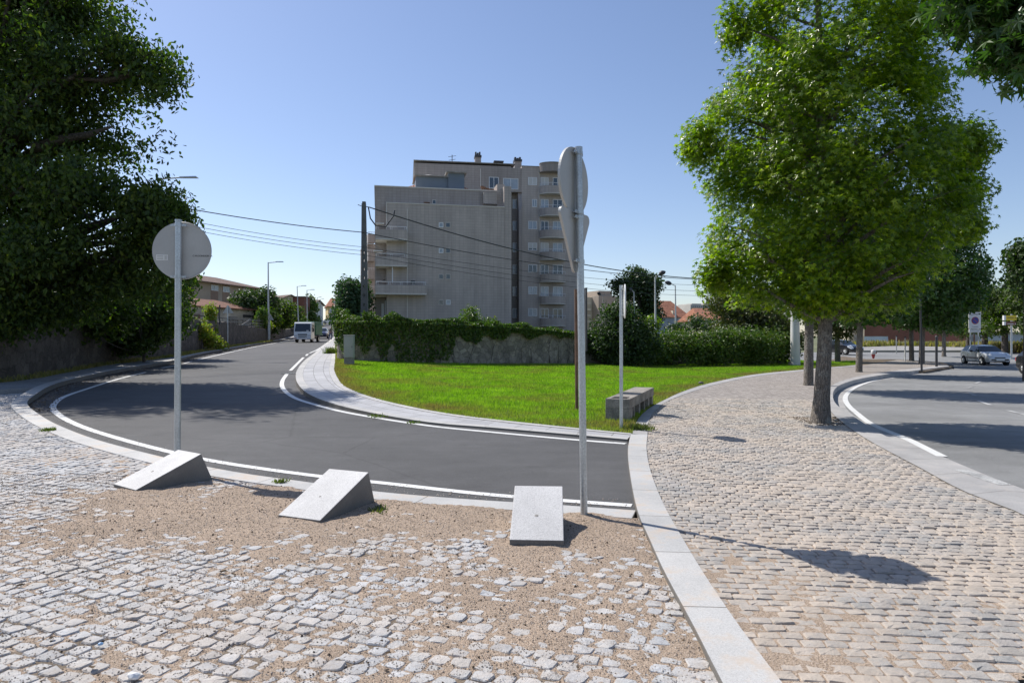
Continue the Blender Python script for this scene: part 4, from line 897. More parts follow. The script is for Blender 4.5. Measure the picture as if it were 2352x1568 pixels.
h1, f1 = gable('gabled_house', 'cream house with a plain gable wall behind the dark shrubs and lamp posts', Q(690, 125), Q(756, 128), 697, 755-4, 750-6-5, 738.8-0, 720, 10, 'cream', 3, 'tile_old') if False else gable('gabled_house', 'cream house with a plain gable wall behind the dark shrubs and lamp posts', Q(638, 134), Q(694, 138), 640, 692, 690, 678.5, 666, 9, 'cream', 2.5, 'tile_old')
mb = MB(); f1.box(mb, 672, 676, 697, 702, 0, .06); mb.build('round_window', M['dark'], h1)
fr_ = Face(Q(692, 136), Q(700, 138)); t_ = thing('chimney_block', 'narrow rust red rendered block beside the cream gable house', 'building', tuple(fr_.pt(0, 0, 3))); mb = MB(); fr_.box(mb, 693.5, 706, 683, 735, -3, .5); mb.build('wall', M['brick'], t_); mb = MB(); fr_.box(mb, 692.5, 707, 681.5, 683, -3.2, .7); mb.build('coping', M['concrete'], t_)
h2, f2 = gable('white_house', 'white house beyond the ivy column on the left side of the hill street', Q(716, 168), Q(742, 176), 719, 742, 700, 690, 730, 12, 'offwhite', 4, 'tile_old')
window(f2, h2, 724, 728, 706, 714, mull=0); window(f2, h2, 724, 728, 722, 731, mull=0)
h3 = house('roof_house', 'grey roofed house peeping above the shrubs left of the cream gable', Face(Q(612, 150), Q(650, 152)), 616, 640, 686, 628, 9, 'beige', 3, 'tile_old', 2.2, .4, 1.2)
fy = Face(Q(752, 200), Q(800, 202)); hy = house('yellow_house', 'yellow house with red roof closing the top of the hill street', fy, 753.5, 800, 703, 775, 10, 'yellowh', 5, 'tile_orange', 2.6, .4, 1.5)
window(fy, hy, 757.5, 772, 713-5, 721-5, 'curtain', mull=1, shut=.6); window(fy, hy, 757, 768, 724, 735, 'glass', mull=1)
mb = MB(); fy.box(mb, 756, 784, 735.5, 738, 0, 1.6); fy.box(mb, 755, 777, 716.5, 718.5, 0, .8); mb.build('balcony', M['wframe'], hy)
mb = MB(); fy.box(mb, 768, 800, 695, 703, -9, -1); fy.box(mb, 765, 800, 690, 695, -8.5, -2); mb.build('upper_storey', M['offwhite'], hy)
# right-hand background
fb = Face(Q(1340, 150), Q(1375, 152)); hbk = thing('beige_apartment_block', 'beige apartment block with balconies on its left side beyond the big round bush', 'building', tuple(fb.pt(0, 0, 2)))
mb = MB(); fb.box(mb, 1375, 1455, 680.5, 800, -14, 0); fb.box(mb, 1381, 1412, 667.5, 680.4, -9, -1); mb.build('wall', M['beige'], hbk)
mb = MB(); fb.box(mb, 1346, 1374.9, 680.5, 800, -12, -2.5); mb.build('side_wall', M['cream'], hbk)
for v in (690, 704, 718, 732):
    mb = MB(); fb.box(mb, 1347, 1362, v+4, v+8, -2.4, -.9); mb.build('balcony', M['cream'], hbk); window(fb, hbk, 1349, 1360, v-4, v+4, 'glass', mull=1, out=-2.46)
fo = Face(Q(1500, 140), Q(1580, 142)); ho = house('terraced_house', 'grey-blue terraced house with bright orange roof and chimneys beyond the hedge', fo, 1502, 1582, 727, 1540, 9, 'bluehouse', 1, 'tile_orange', 3.6, .4, 2.2)
for u in (1524, 1549):
    mb = MB(); fo.box(mb, u-1.5, u+1.5, 713, 727, -1.5, -.4); o = mb.build('chimney', M['cream'], ho)
for u in (1508, 1520, 1561, 1573): window(fo, ho, u-2.5, u+2.5, 731, 738, 'curtain', mull=0)
for u in (1511, 1534, 1559):
    mb = MB(); fo.box(mb, u-2.5, u+2.5, 712, 716, -5, -4); mb.build('chimney', M['dark'], ho)
fr2 = Face(Q(1600, 120), Q(1665, 121)); house('red_roofed_house', 'low house with dull red roof between the hedge and the far white blocks', fr2, 1612, 1670, 734, 1640, 9, 'cream', 1, 'tile_orange', 2.3, .4, .8)
def farblock(label, u0, u1, vt, Y, m='farblock', steps=()):
    f = Face(Q(u0, Y), Q(u1, Y*1.02)); h = thing('apartment_block', label, 'building', tuple(f.pt(0, 0, 3))); mb = MB(); f.box(mb, u0, u1, vt, 790, -15, 0)
    for a, b, v in steps: f.box(mb, a, b, v, vt+.2, -12, -.5)
    mb.build('wall', M[m], h); nfl = max(2, int((745-vt)/5.2))
    for r in range(nfl):
        mb = MB(); v = vt+3+r*5.2; x = u0+2
        while x < u1-3: f.box(mb, x, x+2.0, v, v+2.3, 0, .1); x += 4.4
        mb.build('window', M['dark'] if m == 'farblock' else M['glass'], h)
        mb = MB(); f.box(mb, u0+.5, u1-.5, v+3.1, v+3.9, .0, .5); mb.build('balcony', M['offwhite'], h)
    return h
farblock('far white apartment slab with weathered balconies, the larger one beyond the red roof', 1586, 1680, 700, 300, steps=((1590, 1612, 697), (1625, 1650, 695.5)))
farblock('smaller far apartment slab beside the left end of the larger one', 1560, 1584, 704, 310, steps=((1566, 1572, 702),))
# long brown and pale-blue warehouse on the right
fw = Face(gp(1960, 795), (110, 100)); fw = Face(Q(1950, 112), Q(2260, 101)); wh = thing('warehouse', 'long warehouse with brown-red cladding above a pale blue base beyond the crossing', 'building', tuple(fw.pt(0, 0, .5)))
mb = MB(); s0, s1 = fw.s_(1985), fw.s_(2245); zb = fw.z(772, 2050)
mb.obox(fw.P, fw.d, fw.n, s0, s1, -18, 0, -.5, zb); mb.build('base_wall', M['bluewall'], wh)
mb = MB(); mb.obox(fw.P, fw.d, fw.n, s0, s1, -18, .05, zb+.003, zb+3.4); mb.obox(fw.P, fw.d, fw.n, fw.s_(2040), s1+.02, .0, .06, fw.z(784, 2130), zb+.002); mb.build('cladding', M['brick'], wh)
mb = MB(); mb.obox(fw.P, fw.d, fw.n, s0-.2, s1+.2, -18.2, .3, zb+3.403, zb+3.7); mb.build('roof', M['dark'], wh)
fq = Face(Q(2225, 100), Q(2352, 96)); q_ = thing('blue_shed', 'pale blue low building at the right behind the parking sign', 'building', tuple(fq.pt(0, 0, .5)))
mb = MB(); fq.box(mb, 2246, 2480, 765, 800, -10, 0); mb.build('wall', M['bluewall'], q_); mb = MB(); fq.box(mb, 2244, 2482, 762, 764.9, -10.3, .4); mb.build('roof', M['concrete'], q_)
fq2 = Face(Q(1935, 125), Q(2000, 124)); q_ = thing('garage', 'small pale building with grey roller door left of the warehouse', 'building', tuple(fq2.pt(0, 0, .8)))
mb = MB(); fq2.box(mb, 1948, 1984, 756, 800, -6, 0); mb.build('wall', M['cream'], q_); mb = MB(); fq2.box(mb, 1962, 1976, 769, 792, .0, .05); mb.build('roller_door', M['boxgrey'], q_); mb = MB(); fq2.box(mb, 1946, 1986, 754, 755.9, -6.2, .3); mb.build('roof', M['concrete'], q_)
# ---------------------------------------------------------------- walls
def rubble_wall(name, label, pts, hts, th, m, cat='wall', seg=.7, jag=.12, cap=None):
    """rough wall along ground points with an uneven top"""
    L = smooth_line(pts, seg); n = len(L); hh = np.interp(np.linspace(0, 1, n), np.linspace(0, 1, len(hts)), hts); L2 = offset(L, th); V = []; r = random.Random(len(pts))
    lv = 5
    for i in range(n):
        x, y = L[i]; x2, y2 = L2[i]; z = float(T(x, y))-.4; tp = float(T(x, y))+hh[i]+r.uniform(-jag, jag)*.6
        for k in range(lv+1): t = k/lv; j = r.uniform(-.03, .03); V.append((x+j, y+r.uniform(-.03, .03), z+(tp-z)*t))
        for k in range(lv+1): t = 1-k/lv; V.append((x2, y2, z+(tp-z)*t))
    w_ = 2*lv+2; Fc = [(i*w_+k, i*w_+k+1, (i+1)*w_+k+1, (i+1)*w_+k) for i in range(n-1) for k in range(w_-1)]; Fc += [tuple(range(w_)), tuple((n-1)*w_+k for k in range(w_))[::-1]]
    me = bpy.data.meshes.new(name); me.from_pydata(V, [], Fc); bm = bmesh.new(); bm.from_mesh(me); bmesh.ops.recalc_face_normals(bm, faces=bm.faces); bm.to_mesh(me); bm.free()
    o = link(name, me, M[m]); tag(o, label, cat); return o, L, hh
wc = gp(775, 824, hp); WALLPTS = [wc, gp(838, 829, hp), gp(1000, 834, hp), gp(1200, 835.5, hp), gp(1390, 836, hp), gp(1600, 836, hp), gp(1800, 835, hp)]
wallA, WL, WH = rubble_wall('stone_wall', 'rubble stone wall hung with ivy along the back of the lawn', WALLPTS, [2.05, 2.0, 1.9, 1.75, 1.7, 1.6, 1.6], .45, 'stone')
wallB, WL2, WH2 = rubble_wall('stone_wall', 'ivy-topped side wall running up the hill street from the lawn corner', [(wc[0]-.02, wc[1]+.5), gp(772.5, 795, .1), gp(776, 777, .1), gp(786, 762, .1)], [2.05, 2.0, 1.9, 1.8], -.4, 'stucco_wall')
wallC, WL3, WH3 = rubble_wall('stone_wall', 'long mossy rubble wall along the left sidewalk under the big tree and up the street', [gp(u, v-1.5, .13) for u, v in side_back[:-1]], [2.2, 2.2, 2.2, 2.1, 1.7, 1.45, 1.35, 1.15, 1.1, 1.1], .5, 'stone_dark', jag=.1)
gar = offset(WL3, .5)   # raised garden ground behind the left wall
gp_ = [(float(a), float(b)) for a, b in gar[::3]]; far_ = [(x-16-.15*y, y+5) for x, y in gp_]
patch('garden_ground', gp_+far_[::-1], lambda x, y: .75, M['farland'], 1.2)
# ---------------------------------------------------------------- granite wedges
def wedge(label, fr, ang, wd, ln, h0, top, tpos, sink=.03, chip=0):
    """solid granite wedge: fr = front right corner, ang = direction of its length"""
    t = thing('granite_wedge', label, 'stone wedge', (fr[0], fr[1], 0), ang, 'granite wedges set in the sandy cobbles')
    mb = MB(); pr = [(0, -sink-.05), (0, h0), (tpos, top), (ln, -sink-.05)]       # (along, up)
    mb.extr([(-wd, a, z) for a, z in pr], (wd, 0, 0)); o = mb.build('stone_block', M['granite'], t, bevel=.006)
    bm = bmesh.new(); bm.from_mesh(o.data); bmesh.ops.recalc_face_normals(bm, faces=bm.faces); bm.to_mesh(o.data); bm.free(); o.data.materials.append(M['granite_shade'])
    for pf in o.data.polygons: pf.material_index = 0 if pf.normal.z > .6 else 1  # steep faces get the darkened granite, shade painted by orientation
    mb = MB(); al = math.atan2(top-h0, tpos); q = tpos*.42; z = h0+(top-h0)*.42; c = Vector((-wd*.52, q, z+.0006)); n = Vector((0, -math.sin(al), math.cos(al)))
    mb.disc(c, n, .016 if not chip else .011, .002, 10); mb.build('fixing_hole', M['concrete'], t); return t
wedge('granite wedge nearest the left round sign, in front of its post', (-3.93, 7.13), math.atan2(-.53, .71)*1.0, .51, .89, .05, .335, .71)
wedge('middle granite wedge standing between the two others', (-1.67, 5.94), math.atan2(-.33, .75), .47, .85, .045, .34, .71, chip=1)
wedge('granite wedge beside the post of the tall double sign', (.40, 5.27), R(-3.5), .42, .85, .065, .335, .71)
# ---------------------------------------------------------------- sign posts
def text(s, size, mat_, parent, loc, ex, ey, name='lettering', ext=.0008, align='CENTER'):
    c = bpy.data.curves.new(name, 'FONT'); c.body = s; c.size = size; c.align_x = align; c.align_y = 'CENTER'; c.extrude = ext
    o = bpy.data.objects.new('tmp', c); COL.objects.link(o); me = bpy.data.meshes.new_from_object(o.evaluated_get(bpy.context.evaluated_depsgraph_get())); bpy.data.objects.remove(o)
    ex = Vector(ex).normalized(); ey = Vector(ey).normalized(); ez = ex.cross(ey); mx = Matrix((ex, ey, ez)).transposed().to_4x4(); mx.translation = Vector(loc); me.transform(mx)
    return link(name, me, mat_, parent)
def clamp(par, c, r, n, m='galv'):
    mb = MB(); c = Vector(c); mb.tube([c-Vector((0, 0, .014)), c+Vector((0, 0, .014))], r+.006, 16); s = Vector((n[0], n[1], 0)).cross(Vector((0, 0, 1))).normalized(); nn = Vector((n[0], n[1], 0)).normalized()
    for q in (1, -1): mb.tube([c+s*q*(r+.03)-nn*.012, c+s*q*(r+.03)+nn*.03], .008, 6); mb.obox(c+s*q*(r+.03), s, nn, -.025, .025, -.004, .004, c.z-.013, c.z+.013)
    mb.build('clamp', M[m], par, smooth=True)
# left round sign, seen from the back
x0, y0 = -4.08, 8.34; n = Vector((-.09, .996, 0)).normalized()
t = thing('round_sign', 'round traffic sign seen from behind on a galvanised post behind the left granite wedge', 'road sign', (x0, y0, 0))
ztop = 1.6+(784-508)*y0/F
mb = MB(); mb.tube([(x0-.01, y0, -.1), (x0+.005, y0, ztop)], .037, 20); mb.tube([(x0+.005, y0, ztop+.001), (x0+.005, y0, ztop+.018)], .041, 20); mb.build('post', M['galv'], t, smooth=True)
cz = 1.6+(784-574.5)*y0/F; c = Vector((x0+.025, y0, cz))+n*.062
mb = MB(); mb.disc(c, n, .352, .006, 64); pl = mb.build('sign_plate', M['signback'], t)
mb = MB(); mb.tube([c+Vector((math.cos(a)*.349, 0, math.sin(a)*.349)).lerp(Vector((0, 0, 0)), 0) for a in [2*math.pi*i/64 for i in range(65)]], .006, 6, False); mb.build('rim', M['signback'], pl, smooth=True)
e = Vector((n.y, -n.x, 0)); mb = MB(); st = c-n*.0045-e*.235+Vector((0, 0, -.085)); mb.obox(st, e, n, -.068, .068, -.0008, .0008, st.z-.034, st.z+.034); stk = mb.build('sticker', M['white'], pl)
for i in range(6): mb = MB(); 
mb = MB()
for i in range(5): mb.obox(st, e, n, .03+i*.006, .033+i*.006, -.0016, -.0009, st.z-.026, st.z+.026)
for r_ in range(3): mb.obox(st, e, n, -.06, .015, -.0016, -.0009, st.z-.022+r_*.018, st.z-.014+r_*.018)
mb.build('print', M['boxgrey'], stk)
text('C.M.GONDOMAR', .030, M['black'], pl, c-n*.0045+e*.245+Vector((0, 0, -.062)), e, (0, 0, 1)).data
for z in (ztop-.05, cz-.325): clamp(t, (x0+.003, y0, z), .037, n)
# tall double sign in the middle
x0, y0 = .657, 6.21; n = Vector((-.87, .5, 0)).normalized(); e = Vector((n.y, -n.x, 0))
t = thing('double_sign', 'tall galvanised post with a round sign above a triangular sign, both seen from behind', 'road sign', (x0, y0, 0))
z_ = lambda v: 1.6+(784-v)*y0/F
xt = lambda z: x0-.052*z/3.37
mb = MB(); mb.tube([(x0, y0, -.1), (xt(z_(494)), y0, z_(494))], .0325, 20); mb.tube([(xt(z_(493)), y0, z_(493)), (xt(3.37), y0, z_(340))], .0315, 20); mb.build('post', M['galv'], t, smooth=True)
mb = MB(); mb.tube([(xt(3.37), y0, z_(350)), (xt(3.37), y0, z_(338))], .036, 20); mb.build('post_cap', M['galv'], t, smooth=True)
c = Vector((xt(3.05), y0, z_(415)))+n*.055; mb = MB(); mb.tube([c-n*.012, c-n*.011, c+n*.012], [.303, .306, .306], 64); mb.build('round_plate', M['signback'], t)
c2 = Vector((xt(2.5), y0, z_(484)))+n*.055; tri = []
hw, hh_, rr = .335, .59, .05
cs = [(-hw+rr*1.4, -rr), (hw-rr*1.4, -rr), (0, -hh_+rr*1.6)]
for (cx_, cz_), (a0, a1) in zip(cs, ((210, 90), (90, -30), (-30, -150))):
    for i in range(7): a = R(a0+(a1-a0)*i/6); tri.append(c2+e*(cx_+rr*math.cos(a))+Vector((0, 0, cz_+rr*math.sin(a))))
mb = MB(); mb.extr([p-n*.012 for p in tri], n*.024); o = mb.build('triangular_plate', M['signback'], t)
bm = bmesh.new(); bm.from_mesh(o.data); bmesh.ops.recalc_face_normals(bm, faces=bm.faces); bm.to_mesh(o.data); bm.free()
for v in (352, 488, 500, 600): clamp(t, (xt(z_(v)), y0, z_(v)), .0325, n)
# slim post with the edge-on round sign
x0, y0 = gp(1427, 982, .05); n = Vector((.985, -.12, 0)).normalized(); t = thing('round_sign', 'round sign seen edge-on on a slim galvanised post beside the concrete bench', 'road sign', (x0, y0, 0)); z_ = lambda v: 1.6+(784-v)*y0/F
mb = MB(); mb.tube([(x0, y0, -.1), (x0-.003, y0, z_(655))], .031, 16); mb.build('post', M['galv'], t, smooth=True)
c = Vector((x0, y0, z_(692)))+n*.06; mb = MB(); mb.disc(c, n, .30, .018, 48); mb.build('sign_plate', M['white'], t)
for v in (664, 724): clamp(t, (x0, y0, z_(v)), .031, n)
# rusty post with a narrow board, behind the double sign
x0, y0 = gp(1325, 940, .04); t = thing('board_sign', 'old brown post carrying an information board seen almost edge-on, behind the double sign', 'sign board', (x0, y0, 0)); z_ = lambda v: 1.6+(784-v)*y0/F
mb = MB(); mb.tube([(x0, y0, -.1), (x0-.02, y0, z_(664))], .035, 12); mb.build('post', M['rust'], t, smooth=True)
mb = MB(); P = Vector((x0+.20, y0, 0)); d = Vector((-.16, .98, 0)).normalized(); nn = Vector((d.y, -d.x, 0)); mb.obox(P, d, nn, -.05, .55, -.015, .015, z_(806), z_(664)); mb.obox(P, d, nn, -.05, .55, -.02, .02, z_(663.5), z_(661)); mb.build('board', M['dark'], t)
mb = MB(); mb.tube([(x0-.02, y0, z_(680)), (x0+.2, y0+.1, z_(680))], .012, 6); mb.tube([(x0-.01, y0, z_(790)), (x0+.2, y0+.1, z_(790))], .012, 6); mb.build('bracket', M['rust'], t)
# ---------------------------------------------------------------- bench
o0 = Vector((2.255, 13.08, .03)); ang = math.atan2(3.3, 1.14)-math.pi/2; hz = .465
t = thing('stone_bench', 'weathered concrete bench with planter recess at the edge of the lawn', 'bench', tuple(o0), ang); Lb, Wb = 3.55, .47
mb = MB(); mb.box(-Wb, 0, .55, Lb, hz-.19, hz); mb.box(-Wb, 0, 0, .12, hz-.19, hz); mb.box(-Wb, -Wb+.08, .121, .549, hz-.19, hz); mb.box(-.08, 0, .121, .549, hz-.19, hz); mb.box(-Wb+.08, -.08, .12, .55, hz-.19, hz-.13)
mb.build('seat', M['bench'], t, bevel=.008)
for i, y in enumerate((0, .62, 1.35, 2.05, 2.75, 3.37)):
    mb = MB(); mb.box(-Wb+.02 if i else -Wb, -.02 if i else 0, y, y+(.17 if i else .34), -.08, hz-.193); mb.build('leg', M['bench'], t, bevel=.006)
mb = MB(); mb.box(-Wb+.03, -Wb+.1, .2, 3.4, -.05, hz-.196); mb.build('back_panel', M['bench'], t)
# ---------------------------------------------------------------- cabinet, concrete pole, cables
x0, y0 = gp(802, 838, .1); z0 = float(T(x0, y0))+.1; k = y0/F; t = thing('utility_cabinet', 'tall grey utility cabinet on a concrete base at the left end of the lawn', 'utility box', (x0, y0, z0), R(4))
mb = MB(); mb.box(-10.5*k, 10.5*k, -.15, .2, -.1, 17*k); mb.build('base', M['concrete'], t, bevel=.01)
mb = MB(); mb.box(-11*k, 11*k, -.16, .22, 17.2*k, 67*k); cb = mb.build('cabinet', M['boxgrey'], t, bevel=.012)
mb = MB(); mb.box(-11.6*k, 11.6*k, -.19, .24, 67.05*k, 69*k); mb.build('lid', M['boxgrey'], cb, bevel=.012)
mb = MB(); mb.box(-9.5*k, 9.5*k, -.172, -.161, 19*k, 65*k); mb.build('door', M['boxgrey'], cb, bevel=.004); mb = MB(); mb.box(7.2*k, 8.2*k, -.185, -.173, 40*k, 44*k); mb.build('handle', M['dark'], cb)
x0, y0 = gp(838, 826, .1); z0 = float(T(x0, y0)); ztp = 1.6+(784-468)*y0/F; PX, PY = x0-.05, y0
t = thing('utility_pole', 'tapered concrete utility pole with square holes rising from the lawn corner', 'utility pole', (x0, y0, z0)); mb = MB(); H_ = ztp-z0
def polesec(z): f = z/H_; return (.20-.10*f, .13-.05*f)
holes = [(.10+.052*i) for i in range(12)]
prev = 0; zz = [0]
for hsl in [.045, .11, .17, .235, .30, .36, .42, .475, .53, .585, .64, .69]: zz += [H_*hsl-.07, H_*hsl+.07]
zz.append(H_)
for i in range(len(zz)-1):
    (a0, b0), (a1, b1) = polesec(zz[i]), polesec(zz[i+1]); lx = x0-.05*zz[i]/H_; lx1 = x0-.05*zz[i+1]/H_
    def fr(xa0, xb0, xa1, xb1):
        mb.add([(lx+xa0, y0-b0, z0+zz[i]), (lx+xb0, y0-b0, z0+zz[i]), (lx+xb0, y0+b0, z0+zz[i]), (lx+xa0, y0+b0, z0+zz[i]), (lx1+xa1, y0-b1, z0+zz[i+1]), (lx1+xb1, y0-b1, z0+zz[i+1]), (lx1+xb1, y0+b1, z0+zz[i+1]), (lx1+xa1, y0+b1, z0+zz[i+1])],
               [(0,3,2,1),(4,5,6,7),(0,1,5,4),(1,2,6,5),(2,3,7,6),(3,0,4,7)])
    if i % 2 == 1: hw_ = .035; fr(-a0, -hw_, -a1, -hw_); fr(hw_, a0, hw_, a1)
    else: fr(-a0, a0, -a1, a1)
mb.build('shaft', M['polecon'], t)
mb = MB(); mb.tube([(PX+.1, PY-.05, ztp-.15), (PX+.35, PY-.1, ztp-.2)], .02, 6); mb.tube([(PX-.12, PY-.05, ztp-.12), (PX-.3, PY, ztp-.05)], .018, 6)
pts = [(PX+.25, PY-.1, ztp-.2), (PX+.35, PY-.1, ztp-.75), (PX+.6, PY-.05, ztp-1.1), (PX+1.1, PY, ztp-1.15), (PX+1.5, PY, ztp-.6), (PX+1.55, PY, ztp-.33)]
mb.tube(pts, .035, 6); mb.build('bracket', M['dark'], t)
mb = MB(); mb.box(PX-.07, PX+.09, PY-.09, PY+.09, ztp+.002, ztp+.1); mb.build('pole_cap', M['polecon'], t)
def cable(label, A, B, sag, r, grp='overhead cables on the concrete utility pole'):
    A, B = Vector(A), Vector(B); mb = MB(); n = 28; mb.tube([A.lerp(B, i/n)-Vector((0, 0, 4*sag*(i/n)*(1-i/n))) for i in range(n+1)], r, 5)
    tag(mb.build('overhead_cable', M['dark']), label, 'cable', grp)
pole = lambda v: (PX, PY-.12, 1.6+(784-v)*PY/F)
cable('thick black cable running from the pole top across the apartment building to the right trees', (PX+.3, PY-.1, ztp-.2), at(1905, 622, 58), 1.9, .030)
for v0, v1, r_, sg, lb in ((534.5, 636, .020, 1.1, 'uppermost of the thin cables running right from the concrete pole'), (568, 650, .011, .9, 'second of the thin cables running right from the concrete pole'), (577, 661, .011, 1.0, 'third of the thin cables running right from the concrete pole'), (586, 668, .011, 1.1, 'lowest of the thin cables running right from the concrete pole')): cable(lb, pole(v0), at(1880, v1, 60), sg, r_)
for v0, v1, r_, sg, lb in ((534.5, 360, .022, .35, 'uppermost cable running left from the concrete pole into the big tree'), (568, 372, .011, .4, 'second cable running left from the concrete pole into the big tree'), (577, 384, .011, .4, 'third cable running left from the concrete pole into the big tree'), (586, 394, .011, .4, 'lowest cable running left from the concrete pole into the big tree')): cable(lb, pole(v0), at(-120, v1, 24), sg, r_)
# ---------------------------------------------------------------- street lamps
def lamp(label, base, top_v, u_top, head_u, head_v, grp, Y=None, r=.07, style='arm', m='lamp_metal', h=.13):
    x, y = base if Y is None else ((base[0]-CX)/F*Y, Y); z0 = float(T(x, y))+h if Y is None or base[1] == 0 else float(T(x, y))
    k = y/F; t = thing('street_lamp', label, 'street lamp', (x, y, z0), 0, grp); zt = EYE-(top_v-CY)*k; xt_ = (u_top-CX)*k
    mb = MB(); mb.tube([(x, y, z0), (x, y, z0+1.0), (x+(xt_-x)*.5, y, (z0+zt)/2), (xt_, y, zt)], [r*1.25, r*1.2, r*.9, r*.6], 10); mb.build('pole', M[m], t, smooth=True)
    hx, hz_ = (head_u-CX)*k, EYE-(head_v-CY)*k; sg = 1 if hx > xt_ else -1; L_ = abs(hx-xt_)
    mb = MB(); mb.tube([(xt_, y, zt-.05), (xt_+sg*L_*(.55 if style == 'arm' else .5), y, (zt*.45+hz_*.55) if style == 'arm' else hz_+.02)], r*.45, 8); mb.build('arm', M[m], t, smooth=True)
    mb = MB(); cxh = xt_+sg*L_*.78; hl_ = L_*.26; zz_ = hz_+.0
    if style == 'arm': mb.add([(cxh-hl_, y-.1, zz_-.05), (cxh+hl_, y-.13, zz_-.05), (cxh+hl_, y+.13, zz_-.05), (cxh-hl_, y+.1, zz_-.05), (cxh-hl_, y-.06, zz_+.03), (cxh+hl_*.8, y-.09, zz_+.045), (cxh+hl_*.8, y+.09, zz_+.045), (cxh-hl_, y+.06, zz_+.03)], [(0,3,2,1),(4,5,6,7),(0,1,5,4),(1,2,6,5),(2,3,7,6),(3,0,4,7)])
    else:
        n_ = 10; mb.tube([(cxh-sg*hl_*1.3+sg*2.6*hl_*i/n_, y, zz_+.02*i) for i in range(n_+1)], [.05+.17*math.sin(math.pi*min(1, (i+1)/n_*.9))**.8 for i in range(n_+1)], 10)
    mb.build('lamp_head', M['lamp_metal'] if style == 'arm' else M['dark'], t, smooth=True); return t
gl = 'street lamps along the hill street'
sbp = lambda u, v: gp(u, v, .13)
lamp('tall street lamp half hidden in the big left tree, its arm reaching over the street', sbp(370, 816), 409, 371, 452, 407, gl, r=.09)
lamp('nearest fully visible street lamp on the left sidewalk, before the white truck', sbp(617, 783), 602.5, 616, 650, 601, gl, r=.10)
lamp('street lamp rising just left of the truck cab', sbp(686, 768), 657.5, 682.5, 703, 656, gl, r=.09)
lamp('street lamp rising behind the truck, in front of the ivy column', sbp(706, 763), 666, 705, 722, 665, gl, r=.09)
lamp('street lamp in front of the white house up the street', (729, 0), 683, 728.5, 738, 682, gl, Y=150, r=.09); lamp('farthest street lamp up the street beside the yellow house', (736.5, 0), 687, 735.5, 744, 686, gl, Y=172, r=.09)
gr = 'park lamps beyond the hedge'
lamp('taller park lamp with a right-hand head beyond the hedge', (1506, 0), 635, 1504.5, 1526, 629, gr, Y=62, r=.10, style='cob', m='offwhite'); lamp('park lamp with a left-hand head beyond the hedge, right of the taller one', (1553, 0), 655, 1551, 1530, 652, gr, Y=68, r=.09, style='cob', m='offwhite')
lamp('thin park lamp in front of the tall far tree', (1457, 0), 670, 1456, 1446, 667, gr, Y=80, r=.09, style='cob', m='offwhite'); lamp('small park lamp against the beige apartment block', (1386, 0), 679, 1385, 1373, 676, gr, Y=95, r=.08, style='cob', m='offwhite')
# broad white mast
x0, y0 = gp(1826, 838, .05); t = thing('lighting_mast', 'thick white mast at the lawn edge, its top inside the big green tree', 'mast', (x0, y0, 0)); k = y0/F
mb = MB(); mb.tube([(x0+.02, y0, 0), (x0, y0, 3), (x0-.06, y0, 9.2)], [11*k, 9.5*k, 6*k], 20); mb.build('shaft', M['offwhite'], t, smooth=True); mb = MB(); mb.box(x0-14*k, x0-11*k, y0-.2, y0+.1, 0, 11*k); mb.box(x0-.5, x0+.5, y0-.5, y0+.5, -.1, .06); mb.build('base', M['concrete'], t); mb = MB(); mb.tube([(x0-.06, y0, 9.2), (x0+1.2, y0, 9.5)], .06, 8); mb.build('arm', M['offwhite'], t)
x0, y0 = (2117-CX)/F*36.6, 36.6; t = thing('street_lamp', 'street lamp with a long white head showing among the right-hand trees', 'street lamp', (x0, y0, 0)); k = y0/F
mb = MB(); mb.tube([(x0, y0, 0), (x0-.1, y0, 5.1)], [.055, .045], 8); mb.build('pole', M['dark'], t, smooth=True); hx = (2111-CX)*k; hz_ = 1.6+(784-645)*k; mb = MB(); mb.tube([(x0-.1, y0, 5.05), (hx+.3, y0, hz_)], .04, 6); mb.build('arm', M['dark'], t)
mb = MB(); mb.tube([(hx+(-.5+.1*i), y0-.25, hz_+.01*i) for i in range(11)], [.03+.09*math.sin(math.pi*(i+.5)/11) for i in range(11)], 10); mb.build('lamp_head', M['offwhite'], t, smooth=True)
# ---------------------------------------------------------------- traffic signs up the street
def trisign(label, base, vt, vb, wd, bh=.13):
    x, y = base; k = y/F; z0 = float(T(x, y))+bh; t = thing('warning_sign', label, 'road sign', (x, y, z0), 0, 'triangular signs on the left sidewalk'); zt, zb = 1.6+(784-vt)*k, 1.6+(784-vb)*k
    mb = MB(); mb.tube([(x, y, z0), (x, y, zt)], .04, 8); mb.build('post', M['galv'], t, smooth=True); hw = wd*k/2
    mb = MB(); mb.extr([(x-hw, y+.05, zb), (x+hw, y+.05, zb), (x+hw*.9, y+.05, zb+.07), (x+.05, y+.05, zt-.01), (x-.05, y+.05, zt-.01), (x-hw*.9, y+.05, zb+.07)][::-1], (0, .02, 0)); mb.build('sign_plate', M['signback'], t)
trisign('triangular sign seen from behind on the left sidewalk in front of the outbuilding', sbp(523, 797), 701, 719, 25); trisign('triangular sign close behind the nearest full street lamp', sbp(620, 783), 721, 735, 17)
